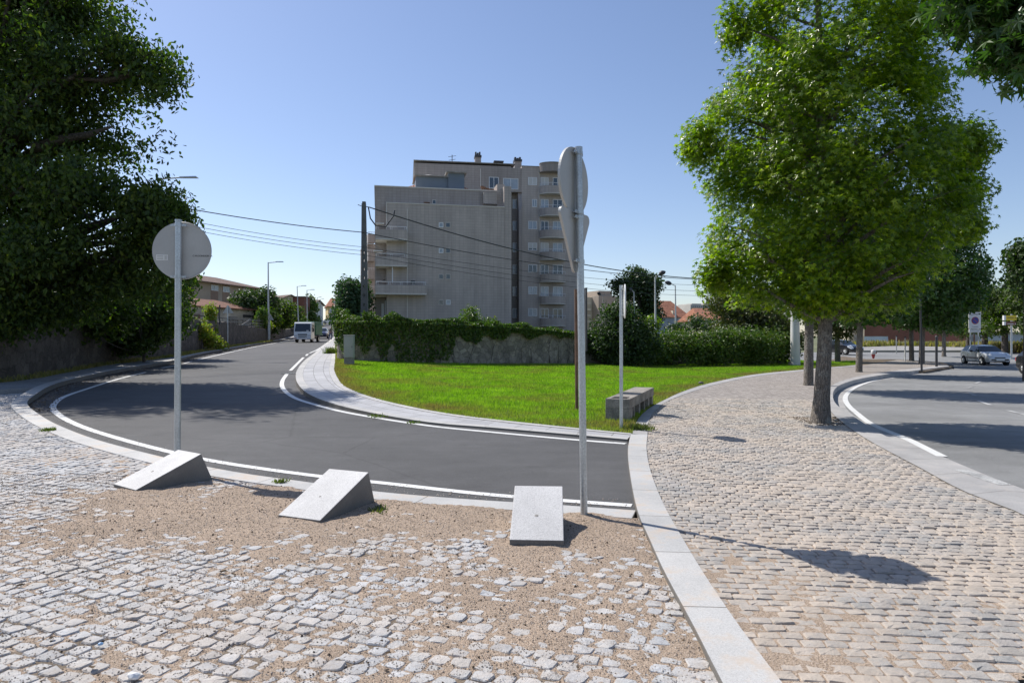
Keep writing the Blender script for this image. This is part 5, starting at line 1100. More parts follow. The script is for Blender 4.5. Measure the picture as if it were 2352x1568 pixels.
# zone parking sign and direction signs on the right
y0 = 53.; k = y0/F; x0 = (2239-CX)*k; zg = float(T(x0, y0)); t = thing('parking_zone_sign', 'large white no-parking zone sign on two posts behind the silver hatchback', 'road sign', (x0, y0, zg)); z_ = lambda v: 1.6+(784-v)*k
mb = MB(); mb.box(x0-14.2*k, x0+13.6*k, y0-.03, y0+.03, z_(754.5), z_(717)); pl = mb.build('sign_plate', M['white'], t, bevel=.02)
mb = MB(); mb.box(x0-13.4*k, x0+13*k, y0-.03, y0+.03, z_(763.5), z_(755.6)); pl2 = mb.build('lower_plate', M['white'], t)
c = Vector((x0+.2*k, y0-.04, z_(736))); mb = MB(); mb.disc(c, (0, 1, 0), 8.4*k, .02, 32); mb.build('red_ring', M['red'], pl); mb = MB(); mb.disc(c-Vector((0, .012, 0)), (0, 1, 0), 6.9*k, .02, 32); mb.build('blue_disc', M['blue'], pl)
mb = MB(); d = Vector((-.707, 0, .707)); q = Vector((.707, 0, .707))*.6*k; mb.extr([c-Vector((0, .024, 0))+d*7*k+q, c-Vector((0, .024, 0))-d*7*k+q, c-Vector((0, .024, 0))-d*7*k-q, c-Vector((0, .024, 0))+d*7*k-q], (0, -.004, 0)); mb.build('red_bar', M['red'], pl)
text('ZONA', 4.2*k, M['black'], pl, (x0, y0-.035, z_(722)), (1, 0, 0), (0, 0, 1)); text('2 LUGARES', 2.9*k, M['black'], pl, (x0, y0-.035, z_(750.5)), (1, 0, 0), (0, 0, 1))
mb = MB()
for v, a in ((758, 11), (761, 9)): mb.box(x0-a*k, x0+a*k, y0-.036, y0-.031, z_(v+.5), z_(v-.5))
mb.build('text_line', M['boxgrey'], pl2)
for q in (-9, 9.5): mb = MB(); mb.tube([(x0+q*k, y0+.07, zg), (x0+q*k, y0+.07, z_(718))], .04, 8); mb.build('post', M['galv'], t)
y0 = 52.; k = y0/F; x0 = (2238-CX)*k; t = thing('round_sign', 'small round sign seen from behind above the roof of the silver hatchback', 'road sign', (x0, y0, zg)); z_ = lambda v: 1.6+(784-v)*k; nn = Vector((.4, .9, 0)).normalized()
mb = MB(); mb.tube([(x0, y0, zg), (x0, y0, z_(768))], .04, 8); mb.build('post', M['rust'], t); mb = MB(); mb.disc(Vector((x0, y0, z_(776)))+nn*.07, nn, 9*k, .03, 32); mb.build('sign_plate', M['signback'], t)
y0 = 55.; k = y0/F; x0 = (2323-CX)*k; zg = float(T(x0, y0)); z_ = lambda v: 1.6+(784-v)*k; t = thing('direction_signs', 'post with a yellow direction panel above a red-brown one right of the parking sign', 'road sign', (x0, y0, zg))
mb = MB(); mb.tube([(x0, y0, zg), (x0, y0, z_(721))], .07, 10); mb.build('post', M['galv'], t, smooth=True)
for v0, v1, m_, ue in ((724.5, 735.5, 'yellow', 2332), (738.5, 746.5, 'brick', 2331)):
    mb = MB(); mb.box((2308-CX)*k, (ue-CX)*k, y0-.14, y0-.08, z_(v1), z_(v0)); o = mb.build('panel', M[m_], t, bevel=.01); mb = MB(); mb.box((2303.3-CX)*k, (2307.8-CX)*k, y0-.14, y0+.05, z_(v1), z_(v0)); mb.build('panel_end', M['white'], o)
    mb = MB(); mb.box((2311-CX)*k, (2325-CX)*k, y0-.146, y0-.141, z_(v0+6), z_(v0+4.6)); mb.box((2328-CX)*k, (2330-CX)*k, y0-.146, y0-.141, z_(v0+6.5), z_(v0+4.5)); mb.build('lettering', M['dark'] if m_ == 'yellow' else M['white'], o)
# posts, hydrant, blue sign by the crossing
def post(name, label, u, vb, vt, r, m, h=.03, cat='post', grp=None):
    x, y = gp(u, vb, h); k = y/F; t = thing(name, label, cat, (x, y, float(T(x, y))), 0, grp); mb = MB(); zt = 1.6+(784-vt)*k; mb.tube([(x, y, float(T(x, y))-.1), (x, y, zt)], r, 10); mb.build('shaft', M[m], t, smooth=True); return t, x, y, k, zt
t, x, y, k, zt = post('sign_post', 'thin grey post under the warehouse wall, left of the blue sign', 2059, 809, 773, .05, 'boxgrey'); mb = MB(); mb.box(x-.08, x+.08, y-.05, y+.05, zt, zt+.12); mb.build('cap', M['dark'], t)
t, x, y, k, zt = post('sign_post', 'slim pale post standing on the promenade left of the double tree trunks', 2079, 829, 776, .045, 'offwhite'); mb = MB(); mb.box(x-.06, x+.06, y-.04, y+.04, zt, zt+.1); mb.build('cap', M['dark'], t)
t, x, y, k, zt = post('dark_post', 'dark narrow post right of the thick tree trunk at the kerb end', 2151, 842, 775, .07, 'dark'); mb = MB(); mb.lathe((x, y, zt), [(.08, -.02), (.09, .05), (.02, .12)], 10); mb.build('cap', M['dark'], t)
t, x, y, k, zt = post('blue_sign', 'small blue sign on a thin post by the far crossing', 2092.5, 810, 760, .05, 'blue'); mb = MB(); mb.box(x-2.6*k, x+2.6*k, y-.06, y-.0, 1.6+(784-788)*k, 1.6+(784-770)*k); mb.build('sign_plate', M['blue'], t)
x, y = gp(2006, 822.5, .03); k = y/F; t = thing('fire_hydrant', 'red and white fire hydrant on the promenade behind the second tree', 'hydrant', (x, y, float(T(x, y)))); z0 = float(T(x, y))
mb = MB(); mb.lathe((x, y, z0), [(2.0*k, 0), (2.0*k, .8*k), (2.2*k, 1*k), (4.2*k, 9.5*k), (4.4*k, 10*k)], 14); mb.build('lower_body', M['red'], t, smooth=True); mb = MB(); mb.lathe((x, y, z0), [(4.6*k, 10.1*k), (5*k, 11*k), (5*k, 17.5*k), (4*k, 19.5*k), (1*k, 20.5*k)], 14); mb.build('upper_body', M['white'], t, smooth=True); mb = MB(); mb.tube([(x+4.5*k, y-.1, z0+13*k), (x+6*k, y-.12, z0+13*k)], 1.6*k, 8); mb.build('outlet', M['red'], t)
# drain grate at the bend, stones on the verge
a, b = gp(655, 857), gp(682, 857); c = Vector(((a[0]+b[0])/2+.1, a[1], 0)); t = thing('drain_grate', 'iron drain grate let into the road edge at the bend', 'drain', (c.x, c.y, float(T(c.x, c.y))+.006), R(8)); mb = MB(); mb.box(-.42, .42, -.25, .25, -.05, .0); mb.build('frame', M['dark'], t)
mb = MB()
for i in range(9): mb.box(-.36+i*.085, -.32+i*.085, -.2, .2, .0005, .012)
mb.build('bars', M['boxgrey'], t)
def rock(name, label, c, s, m, seed, cat='stone', grp=None, flat=.6):
    bm = bmesh.new(); bmesh.ops.create_icosphere(bm, subdivisions=2, radius=1); r = random.Random(seed); ph = Vector((r.random()*9, r.random()*9, r.random()*9))
    for v in bm.verts: v.co *= 1+.35*mnoise.noise(v.co*1.3+ph); v.co = Vector((v.co.x*s, v.co.y*s*.7, v.co.z*s*flat))
    me = bpy.data.meshes.new(name); bm.to_mesh(me); bm.free(); me.transform(Matrix.Translation(Vector(c)+Vector((0, 0, s*flat*.6)))); return tag(link(name, me, m), label, cat, grp)
rock('stone', 'grey stone lying on the lawn edge beside the promenade', gv(1610, 882, .05), .10, M['kerb_old'], 3)
rock('pebble', 'white pebble on the cobbles at the bottom left', gv(307, 1556, .02), .030, M['white'], 5, 'pebble'); rock('bottle_cap', 'small light blue scrap of plastic on the cobbles at the bottom left', gv(231, 1480, .02), .014, mat('light_blue_plastic', (.25, .45, .7), .4), 6, 'litter')
lv = [(512,1313,.03),(536,1318,.022),(525,1326,.024),(213,1533,.03),(46,1345,.03),(708,1283+2,.022),(322,1219,.03),(160,1230,.025),(1010,1405,.02),(1176,1222,.03),(1420,1330,.018),(890,1500,.02),(120,1465,.02)]
for i, (u, v, s) in enumerate(lv):
    p = gv(u, v, .022); mb = MB(); a = i*1.7; q = [Vector((math.cos(a+t_)*r_*s, math.sin(a+t_)*r_*s*.6, zz_*s)) for t_, r_, zz_ in ((0, 1.2, .2), (1, .7, .5), (2.2, .8, .25), (3.3, 1.1, .1), (4.4, .6, .45), (5.4, .7, .3))]
    mb.add([p+x for x in q]+[p+Vector((0, 0, .05*s))], [(j, (j+1) % 6, 6) for j in range(6)]); tag(mb.build('dry_leaf', M['gritdark']), 'curled dry brown leaf on the sandy cobbles ' + ['just right of the left wedge front','between the two left wedges','beside the pair of dark leaves','near the bottom left white pebble','at the far left below the left wedge','below the middle wedge','left of the middle wedge front','under the left wedge','between middle and right wedges','left of the right wedge','right of the right wedge','at the bottom centre','in the bottom left corner'][i], 'leaf', 'dry leaves on the cobbles')
# ---------------------------------------------------------------- vehicles
def wheel(par, x, y, r, wd, side):
    mb = MB(); mb.tube([(x, y-wd/2, r), (x, y-wd*.42, r), (x, y+wd*.42, r), (x, y+wd/2, r)], [r*.93, r, r, r*.93], 24); w_ = mb.build('wheel', M['rubber'], par, smooth=True)
    s = side; mb = MB(); q = y+s*(wd/2+.004); mb.tube([(x, q-s*.01, r), (x, q+s*.006, r)], r*.62, 20)
    rm = mb.build('rim', M['boxgrey'], w_); mb = MB()
    for k in range(5):
        a = 2*math.pi*k/5+.3; d = Vector((math.cos(a), 0, math.sin(a))); p = Vector((-d.z, 0, d.x)); c = Vector((x, q+s*.009, r)); mb.add([c+d*r*.1-p*r*.08, c+d*r*.6-p*r*.13, c+d*r*.6+p*r*.13, c+d*r*.1+p*r*.08, c+Vector((0, s*.01, 0))+d*r*.1-p*r*.05, c+Vector((0, s*.01, 0))+d*r*.58-p*r*.09, c+Vector((0, s*.01, 0))+d*r*.58+p*r*.09, c+Vector((0, s*.01, 0))+d*r*.1+p*r*.05], [(4,5,6,7),(0,1,5,4),(1,2,6,5),(2,3,7,6),(3,0,4,7)])
    mb.build('spokes', M['rim'], rm); return w_
PRO = {'hatch': [(0,.42,.62,.68,.70,.66),(.05,.30,.80,.86,.78,.72),(.16,.24,.95,1.02,.81,.68),(.42,.20,.965,1.33,.82,.60),(.62,.19,.965,1.385,.825,.58),(1.12,.18,.95,1.415,.83,.58),(1.22,.18,.95,1.42,.83,.58),(1.75,.18,.93,1.40,.83,.58),(2.10,.18,.915,1.33,.83,.59),(2.72,.18,.90,.935,.82,.68),(3.20,.20,.80,.87,.81,.66),(3.50,.22,.68,.775,.77,.62),(3.68,.24,.56,.66,.70,.55),(3.77,.32,.46,.52,.60,.48)],
       'sedan': [(0,.42,.70,.78,.74,.68),(.08,.30,.88,.93,.84,.74),(.45,.22,.95,1.02,.87,.68),(.95,.20,.96,1.36,.88,.62),(1.5,.20,.95,1.44,.89,.60),(2.05,.20,.94,1.45,.89,.60),(2.15,.20,.94,1.45,.89,.60),(2.6,.20,.93,1.41,.89,.61),(3.25,.20,.92,.96,.88,.72),(3.8,.22,.82,.88,.86,.70),(4.1,.24,.68,.76,.80,.64),(4.25,.34,.5,.6,.68,.52)]}
def car(label, kind, paint, loc, rz, pillar, side_win, wind, rear, fw_, rw_, wr=.30, grp=None, facing='front', plate='', zoff=0.0, strip=True):
    P = PRO[kind]; t = thing('parked_car' if 'parked' in label else 'car', label, 'car', loc, rz, grp); ORG[t.name] = Vector((0, 0, 0))
    ns = len(P); R_ = []; half = []
    for x, zb, zs, zt, wd, wt in P:
        rg = [(wd-.10, zb), (wd-.02, zb+.09), (wd, zb+(zs-zb)*.55), (wd*.985, zs), (wt+(wd-wt)*.12 if zt-zs > .15 else wt+.06, zt-.035 if zt-zs > .15 else zt-.012), (wt-.10, zt), (0, zt+.018)]; half.append(rg)
    V = []
    for i, rg in enumerate(half):
        x = P[i][0]; row = [(x, y, z) for y, z in rg]+[(x, -y, z) for y, z in rg[:-1][::-1]]; V += row
    w_ = 13; body = []; gl = {'side_window': [], 'windscreen': [], 'rear_window': []}
    for i in range(ns-1):
        for j in range(w_-1):
            q = (i*w_+j, i*w_+j+1, (i+1)*w_+j+1, (i+1)*w_+j); jj = j if j < 6 else 11-j
            if jj == 3 and i in side_win: gl['side_window'].append(q)
            elif jj >= 4 and i in wind: gl['windscreen'].append(q)
            elif jj >= 4 and i in rear: gl['rear_window'].append(q)
            else: body.append(q)
        body.append((i*w_, (i+1)*w_, (i+1)*w_+w_-1, i*w_+w_-1))
    body.append(tuple(range(w_))); body.append(tuple((ns-1)*w_+j for j in range(w_))[::-1])
    def mk(name, fs, m, par, smooth=True):
        me = bpy.data.meshes.new(name); me.from_pydata(V, [], fs); bm = bmesh.new(); bm.from_mesh(me); bmesh.ops.delete(bm, geom=[v for v in bm.verts if not v.link_faces], context='VERTS'); bmesh.ops.recalc_face_normals(bm, faces=bm.faces); bm.to_mesh(me); bm.free(); o = link(name, me, m, par)
        if smooth: me.polygons.foreach_set('use_smooth', [True]*len(me.polygons)); me.set_sharp_from_angle(angle=R(32))
        return o
    bo = mk('body', body, paint, t)
    for nm, fs in gl.items():
        if not fs: continue
        if nm == 'side_window':
            for sd in (0, 1):
                f2 = [q for q in fs if (q[0] % w_ < 6) == (sd == 0)]; mk(nm, f2, M['carglass'], t)
        else: mk(nm, fs, M['carglass'], t)
    L_ = P[-1][0]; wmax = max(p[4] for p in P)
    for x, nm in ((rw_, 'r'), (fw_, 'f')):
        for s in (1, -1):
            mb = MB(); mb.tube([(x, s*(wmax-.16), wr+.02), (x, s*(wmax+.004), wr+.02)], wr*1.17, 22); mb.build('wheel_arch', M['black'], t); wheel(t, x, s*(wmax-.07), wr, .18, s)
    for s in (1, -1):
        mb = MB(); xw = P[wind[0]][0]; a, b = [P[wind[-1]][0]+q for q in (-.25, -.05)]; mb.lathe((a+.02, s*(wmax+.09), .98), [(.02, -.07), (.09, -.04), (.1, .03), (.05, .07)], 10); mb.build('wing_mirror', M['black'] if paint.name != 'black_car_paint' else paint, t, smooth=True)
        # headlight, swept back
        c = P[-4]; e = P[-2]; mb = MB(); z1, z0 = c[2]+.03, e[2]+.03
        mb.add([(c[0]+.05, s*(c[4]+.006), z1-.02), (e[0]-.0, s*(e[4]+.02), z0+.07), (e[0]+.03, s*(e[4]-.22), z0+.06), (c[0]+.22, s*(c[4]-.26), z1+.075), (c[0]+.10, s*(c[4]+.006), z1-.13), (e[0]+.03, s*(e[4]+.012), z0-.06), (e[0]+.07, s*(e[4]-.2), z0-.05), (c[0]+.2, s*(c[4]-.3), z1-.1)], [(0,1,2,3),(0,4,5,1),(1,5,6,2),(3,2,6,7),(4,7,6,5),(0,3,7,4)])
        mb.build('headlight', M['lens'], t)
    x_ = L_+.012; mb = MB(); zc = P[-1][3]; mb.box(x_-.1, x_+.004, -.34, .34, zc-.03, zc+.045); mb.build('grille', M['black'], t, bevel=.01)
    mb = MB(); mb.box(x_-.12, x_+.035, -.55, .55, zc-.17, zc-.075); mb.build('bumper_strip', M['black'] if strip else paint, t, bevel=.02); mb = MB(); mb.box(x_-.10, x_+.012, -.36, .36, .22, .29); mb.build('air_intake', M['black'], t, bevel=.01)
    mb = MB(); mb.box(x_+.03, x_+.045, -.26, .26, zc-.175, zc-.07); mb.build('number_plate', M['white'], t)
    if kind == 'hatch' or kind == 'sedan':
        for s in (1, -1):
            if strip: mb = MB(); mb.box(.75, 2.55, s*wmax-.012, s*wmax+.012, .47, .54); mb.build('side_strip', M['black'], t)
            mb = MB(); mb.box(1.28, 1.40, s*(wmax-.005)-.02, s*(wmax-.005)+.02, .79, .825); mb.build('door_handle', M['black'], t); mb = MB(); mb.box(1.16, 1.168, s*(wmax-.004)-.01, s*(wmax-.004)+.008, .24, .93); mb.box(2.30, 2.308, s*(wmax-.004)-.01, s*(wmax-.004)+.008, .24, .90); mb.build('door_gap', M['black'], t)
            mb = MB(); mb.box(-.012, .06, s*.66-.09, s*.66+.09, .68, .88); mb.build('tail_light', M['red'], t, bevel=.01)
    return t
def carat(u, v, h=0): x, y = gp(u, v, h); return x, y, float(T(x, y))+h
# silver hatchback: nose towards lower right, seen three-quarter
Yc = 47.5; xs_ = (2217-CX)/F*Yc; z0 = float(T(xs_, Yc))-.13
t = car('silver three-door hatchback driving on the right-hand road', 'hatch', M['silver'], (34.25, 50.9, z0+.0), R(-98), None, [2, 3, 4, 6, 7, 8], [8], [2], 3.05, .62, .29)
x, y = gp(1934, 812.5, -.1); t = car('black hatchback at the far crossing behind the tree trunks', 'hatch', M['carblack'], (x-.95, y+.9, float(T(x, y))-.12), R(-74), None, [2, 3, 4, 6, 7, 8], [8], [2], 3.05, .62, .30, strip=False); t.scale = (1.08, 1.06, 1.05)
t = car('dark blue car following close behind the white truck', 'sedan', M['carblue'], (gp(733, 777.5)[0]-.3, gp(733, 777.5)[1]+3.0, 0), R(-90+12), None, [2, 3, 4, 6, 7], [7], [2], 3.4, .75, .31, strip=False); x, y, _ = t.location; t.location.z = float(T(x, y-2))
t = car('dark car cut off by the right edge of the frame', 'hatch', M['carblack'], ((2353-CX)/F*36+.9, 37.0, -.13), R(-80), None, [2, 3, 4, 6, 7, 8], [8], [2], 3.05, .62, .30, strip=False)
for u, Yq, lb, pm, rz, g_ in ((768, 168, 'white parked car on the right of the hill street, nearer one', 'carwhite', -84, 'cars parked up the hill street'), (767, 182, 'white parked car behind the nearer parked one', 'carwhite', -84, 'cars parked up the hill street'), (757, 188, 'pale parked car standing sideways at the top of the hill street', 'silver', 10, 'cars parked up the hill street')):
    x = (u-CX)/F*Yq; t = car(lb, 'sedan', M[pm], (x-(2 if rz > 0 else 0), Yq+(0 if rz > 0 else 4), float(T(x, Yq))), R(rz), None, [2, 3, 4, 6, 7], [7], [2], 3.4, .75, .31, grp=g_, strip=False)
# light truck, cab towards us, green box behind
x, y = gp(695, 786.5); zt_ = float(T(x, y)); t = thing('light_truck', 'white cab-over truck with a green covered load box coming down the hill street', 'truck', (x, y, zt_), R(3)); ORG[t.name] = Vector((0, 0, 0)); hw = .93
prof = [(-.02, .42), (-.06, .75), (-.03, 1.12), (.22, 2.08), (.34, 2.2), (1.45, 2.24), (1.5, 2.1), (1.5, .42)]
mb = MB(); mb.extr([(-hw, a, z) for a, z in prof], (2*hw, 0, 0)); cab = mb.build('cab', M['cabwhite'], t, bevel=.05); bm = bmesh.new(); bm.from_mesh(cab.data); bmesh.ops.recalc_face_normals(bm, faces=bm.faces); bm.to_mesh(cab.data); bm.free()
mb = MB(); q = [(-hw+.10, -.045, 1.20), (hw-.10, -.045, 1.20), (hw-.16, .185, 2.04), (-hw+.16, .185, 2.04)]; mb.extr([Vector(p)+Vector((0, .02, 0)) for p in q], (0, -.035, .008)); mb.build('windscreen', M['carglass'], cab)
mb = MB(); mb.box(.42, .66, -.075, -.06, 1.23, 1.33); mb.build('windscreen_paper', M['white'], cab)
mb = MB(); mb.box(-.5, .5, -.075, -.05, .80, .93); mb.build('grille', M['black'], cab, bevel=.01); mb = MB(); mb.box(-.45, .45, -.085, -.05, .60, .68); mb.build('air_intake', M['black'], cab, bevel=.01)
mb = MB(); mb.box(-hw-.02, hw+.02, -.12, .3, .34, .58); bmp = mb.build('bumper', M['cabwhite'], t, bevel=.05); mb = MB(); mb.box(-.26, .26, -.135, -.121, .40, .52); mb.build('number_plate', M['white'], bmp)
for s in (1, -1):
    mb = MB(); mb.box(*sorted((s*.58, s*.90)), -.085, -.04, .66, .86); mb.build('headlight', M['lens'], cab, bevel=.02); mb = MB(); mb.box(*sorted((s*.62, s*.86)), -.135, -.121, .42, .5); mb.build('fog_light', M['indic'] if s < 0 else M['lens'], bmp)
    mb = MB(); mb.box(*sorted((s*(hw+.12), s*(hw+.28))), .0, .06, 1.15, 1.55); mb.build('wing_mirror', M['black'], cab, bevel=.02); mb = MB(); mb.tube([(s*hw, .1, 1.6), (s*(hw+.2), .04, 1.56)], .015, 6); mb.tube([(s*hw, .1, 1.12), (s*(hw+.2), .04, 1.16)], .015, 6); mb.build('mirror_arm', M['black'], cab)
    mb = MB(); mb.box(*sorted((s*(hw+.005), s*(hw+.02))), .35, 1.2, 1.2, 1.95); mb.build('side_window', M['carglass'], cab)
    for yy in (.75, 3.6):
        mb = MB(); mb.tube([(s*(hw-.24), yy, .37), (s*(hw-.02), yy, .37)], .37, 22); w_ = mb.build('wheel', M['rubber'], t, smooth=True); mb = MB(); mb.tube([(s*(hw-.015), yy, .37), (s*(hw-.005), yy, .37)], .2, 14); mb.build('rim', M['rim'], w_)
mb = MB(); mb.box(-.8, .8, 1.5, 4.8, .55, .75); mb.build('chassis', M['dark'], t); mb = MB(); mb.box(-1.02, 1.02, 1.65, 4.9, .85, 2.05); mb.box(-.95, .95, 1.7, 4.85, 2.051, 2.32); ld = mb.build('load_box', M['greenbox'], t, bevel=.04)
# ---------------------------------------------------------------- person
def skinned(name, pts, edges, rad, m, par, lvl=2, root=0):
    me = bpy.data.meshes.new(name); me.from_pydata(pts, edges, []); o = bpy.data.objects.new(name+'_tmp', me); COL.objects.link(o); sk = o.modifiers.new('s', 'SKIN'); 
    for i, r in enumerate(rad): me.skin_vertices[0].data[i].radius = r if hasattr(r, '__len__') else (r, r)
    me.skin_vertices[0].data[root].use_root = True; ss_ = o.modifiers.new('u', 'SUBSURF'); ss_.levels = lvl; dg = bpy.context.evaluated_depsgraph_get(); m2 = bpy.data.meshes.new_from_object(o.evaluated_get(dg)); bpy.data.objects.remove(o)
    m2.materials.clear(); m2.polygons.foreach_set('use_smooth', [True]*len(m2.polygons)); return link(name, m2, m, par)
x, y = gp(760, 780.5, .05); t = thing('person', 'person in grey top and blue jeans walking by the hill street kerb, head bowed', 'person', (x, y, float(T(x, y))+.03), R(65)); ORG[t.name] = Vector((0, 0, 0))
pt = [(0,0,.93),(0,.0,1.12),(0,-.01,1.36),(0,-.05,1.48),(0,-.11,1.57),(0,-.12,1.68),(.10,0,.88),(.11,-.06,.48),(.11,.02,.09),(.11,-.13,.04),(-.10,0,.88),(-.11,.12,.5),(-.11,.30,.12),(-.11,.20,.03),(.19,-.01,1.38),(.24,.04,1.10),(.23,-.10,.90),(.23,-.15,.82),(-.19,-.01,1.38),(-.24,.0,1.10),(-.22,-.14,.92),(-.22,-.19,.84)]
ed = [(0,1),(1,2),(2,3),(3,4),(4,5),(0,6),(6,7),(7,8),(8,9),(0,10),(10,11),(11,12),(12,13),(2,14),(14,15),(15,16),(16,17),(2,18),(18,19),(19,20),(20,21)]
rd = [(.13,.10),(.12,.095),(.14,.10),.055,.075,.085,.085,.055,.04,.04,.085,.055,.04,.04,.05,.04,.03,.028,.05,.04,.03,.028]
bd = skinned('body', pt, ed, rd, M['skin'], t)
skinned('trousers', [pt[i] for i in (0,6,7,8,10,11,12)], [(0,1),(1,2),(2,3),(0,4),(4,5),(5,6)], [(.15,.12),.095,.072,.065,.095,.072,.065], M['jeans'], bd)
skinned('shirt', [pt[i] for i in (0,1,2,3,14,15,18,19)], [(0,1),(1,2),(2,3),(2,4),(4,5),(2,6),(6,7)], [(.155,.125),(.14,.115),(.16,.12),.07,.07,.058,.07,.058], M['shirt'], bd, root=1)
skinned('hair', [(0,-.10,1.66),(0,-.075,1.72)], [(0,1)], [.095,.09], M['hair'], bd)
for i, p in enumerate((9, 13)): skinned('shoe', [Vector(pt[p])+Vector((0, .10, .0)), Vector(pt[p])+Vector((0, -.06, -.01))], [(0, 1)], [.05, .042], M['dark'], bd)
# ---------------------------------------------------------------- vegetation
LEAF = {
 'star': (np.array([(0,0,0)]+[(r*math.cos(R(a)), r*math.sin(R(a)), z) for a, r, z in ((-70,.25,0),(-20,.62,-.1),(5,.30,0),(40,.92,-.16),(62,.34,0),(90,1.05,-.2),(118,.34,0),(140,.92,-.16),(175,.30,0),(200,.62,-.1),(250,.25,0))])*np.array([1,1,1])*.5,
          [(0,1,2,3),(0,3,4,5),(0,5,6,7),(0,7,8,9),(0,9,10,11)]),
 'oval': (np.array([(0,-.5,0),(.26,-.1,.07),(.2,.3,.05),(0,.55,-.1),(-.2,.3,.05),(-.26,-.1,.07)]), [(0,1,2,3),(0,3,4,5)]),
 'dia': (np.array([(0,-.5,0),(.33,0,.08),(0,.5,0),(-.33,0,.08)]), [(0,1,2,3)]),
}
def leafmesh(name, C, N, size, kind, m, parent, droop=.0, up=.4):
    n = len(C); tv, tf = LEAF[kind]; r = rng.normal(0, 1, (n, 3)); r = r/np.linalg.norm(r, axis=1)[:, None]
    nz = r*.9+N*.7+np.array([0, 0, up]); nz /= np.linalg.norm(nz, axis=1)[:, None]+1e-9
    t = rng.normal(0, 1, (n, 3))+np.array([0, 0, -droop*2]); t -= nz*np.sum(t*nz, axis=1)[:, None]; t /= np.linalg.norm(t, axis=1)[:, None]+1e-9; b = np.cross(nz, t)
    s = (size*rng.uniform(.65, 1.25, n))[:, None, None]
    V = (tv[None, :, 0:1]*b[:, None]+tv[None, :, 1:2]*t[:, None]+tv[None, :, 2:3]*nz[:, None])*s+C[:, None]
    k = len(tv); Fq = (np.array(tf)[None]+(np.arange(n)*k)[:, None, None]).reshape(-1, 4)
    return link(name, meshnp(V.reshape(-1, 3), Fq, name), m, parent)
def fbm3(P, s, seed):
    o = Vector((seed*7.3, seed*3.1, seed*1.7)); return np.array([mnoise.fractal(Vector(p)*s+o, 1.0, 2.0, 2) for p in P])
def blob_centres(blobs, gap=.0, gs=.8, seed=1, shell=.45):
    """ellipsoids given as photo position, size in photo units and distance; returns clump centres with outward directions"""
    Cs = []; Ns = []
    for (u, v, ru, rv, Y, dr, n) in blobs:
        c = np.array(at(u, v, Y)); k = Y/F; rad = np.array([ru*k, dr, rv*k]); d = rng.normal(0, 1, (int(n*1.6), 3)); d /= np.linalg.norm(d, axis=1)[:, None]; q = rng.random(len(d))**shell
        P = c+d*q[:, None]*rad; 
        f = fbm3(P, gs, seed); kp = f > gap; P, d = P[kp][:n], d[kp][:n]; Cs.append(P); Ns.append(d)
    return np.concatenate(Cs), np.concatenate(Ns)
def spread(C, N, per, sg):
    sg = np.array(sg) if hasattr(sg, '__len__') else np.array([sg]*3); g_ = rng.normal(0, 1, (len(C)*per, 3)); l_ = np.linalg.norm(g_, axis=1)[:, None]; g_ = g_/l_*np.minimum(l_, 1.9); P = np.repeat(C, per, 0)+g_*sg; return P, np.repeat(N, per, 0)
def branches(name, root_pts, root_r, C, n, m, parent, r0=.05, seed=1, sides=5, sag=.15):
    """trunk plus limbs that reach out to clump centres"""
    r = random.Random(seed); mb = MB(); P = [Vector(p) for p in root_pts]; mb.tube(P, root_r, 12); o = mb.build('trunk', m, parent, smooth=True)
    if len(C) == 0: return o
    idx = np.array(r.sample(range(len(C)), min(n, len(C)))); mb = MB(); L = [0]
    for a, b in zip(P[:-1], P[1:]): L.append(L[-1]+(b-a).length)
    def along(t):
        t = max(0, min(t, L[-1]*.999)); i = max(j for j in range(len(L)) if L[j] <= t); i = min(i, len(P)-2); f = (t-L[i])/(L[i+1]-L[i]); return P[i].lerp(P[i+1], f), root_r[i]*(1-f)+root_r[i+1]*f
    ends = []
    for q, i in enumerate(idx):
        c = Vector(C[i]); 
        if q < n*.18 or not ends:
            hd = (Vector((c.x, c.y, 0))-Vector((P[-1].x, P[-1].y, 0))).length; t = max(L[-1]*.22, min(L[-1]*.97, (c.z-P[0].z)-hd*.55)); s, rs = along(t); rr = min(rs*.6, r0)
        else:
            s, rr = min(ends, key=lambda e: (e[0]-c).length+(0 if (e[0].z < c.z+.5) else 1.0)); rr = rr*.6
        d = c-s; mid = s.lerp(c, .5)+Vector((r.uniform(-.1, .1), r.uniform(-.1, .1), .12))*d.length*.6*r.uniform(.4, 1.2)*Vector((1, 1, 1)).length*.5
        pts = [s, s.lerp(mid, .5)+Vector((0, 0, -sag*d.length*.1)), mid, mid.lerp(c, .5)+Vector((r.uniform(-.05, .05),)*3)*d.length, c]; rad = [rr, rr*.8, rr*.62, rr*.42, .006]; mb.tube(pts, rad, sides, False)
        for k in (1, 2, 3): ends.append((pts[k], rad[k]))
    mb.build('branch', m, parent); return o
def tree(name, label, cat, base, trunk, rad, blobs, per, sg, size, kind, lm, bm_='bark', gap=-.15, gs=.8, nb=60, seed=1, r0=.07, group=None, droop=.2, shell=.45, up=.4):
    t = thing(name, label, cat, tuple(base), 0, group); C, N = blob_centres(blobs, gap, gs, seed, shell)
    branches(name, trunk, rad, C, nb, M[bm_], t, r0, seed); P, Nn = spread(C, N, per, sg); leafmesh('crown', P, Nn, size, kind, M[lm], t, droop, up); return t
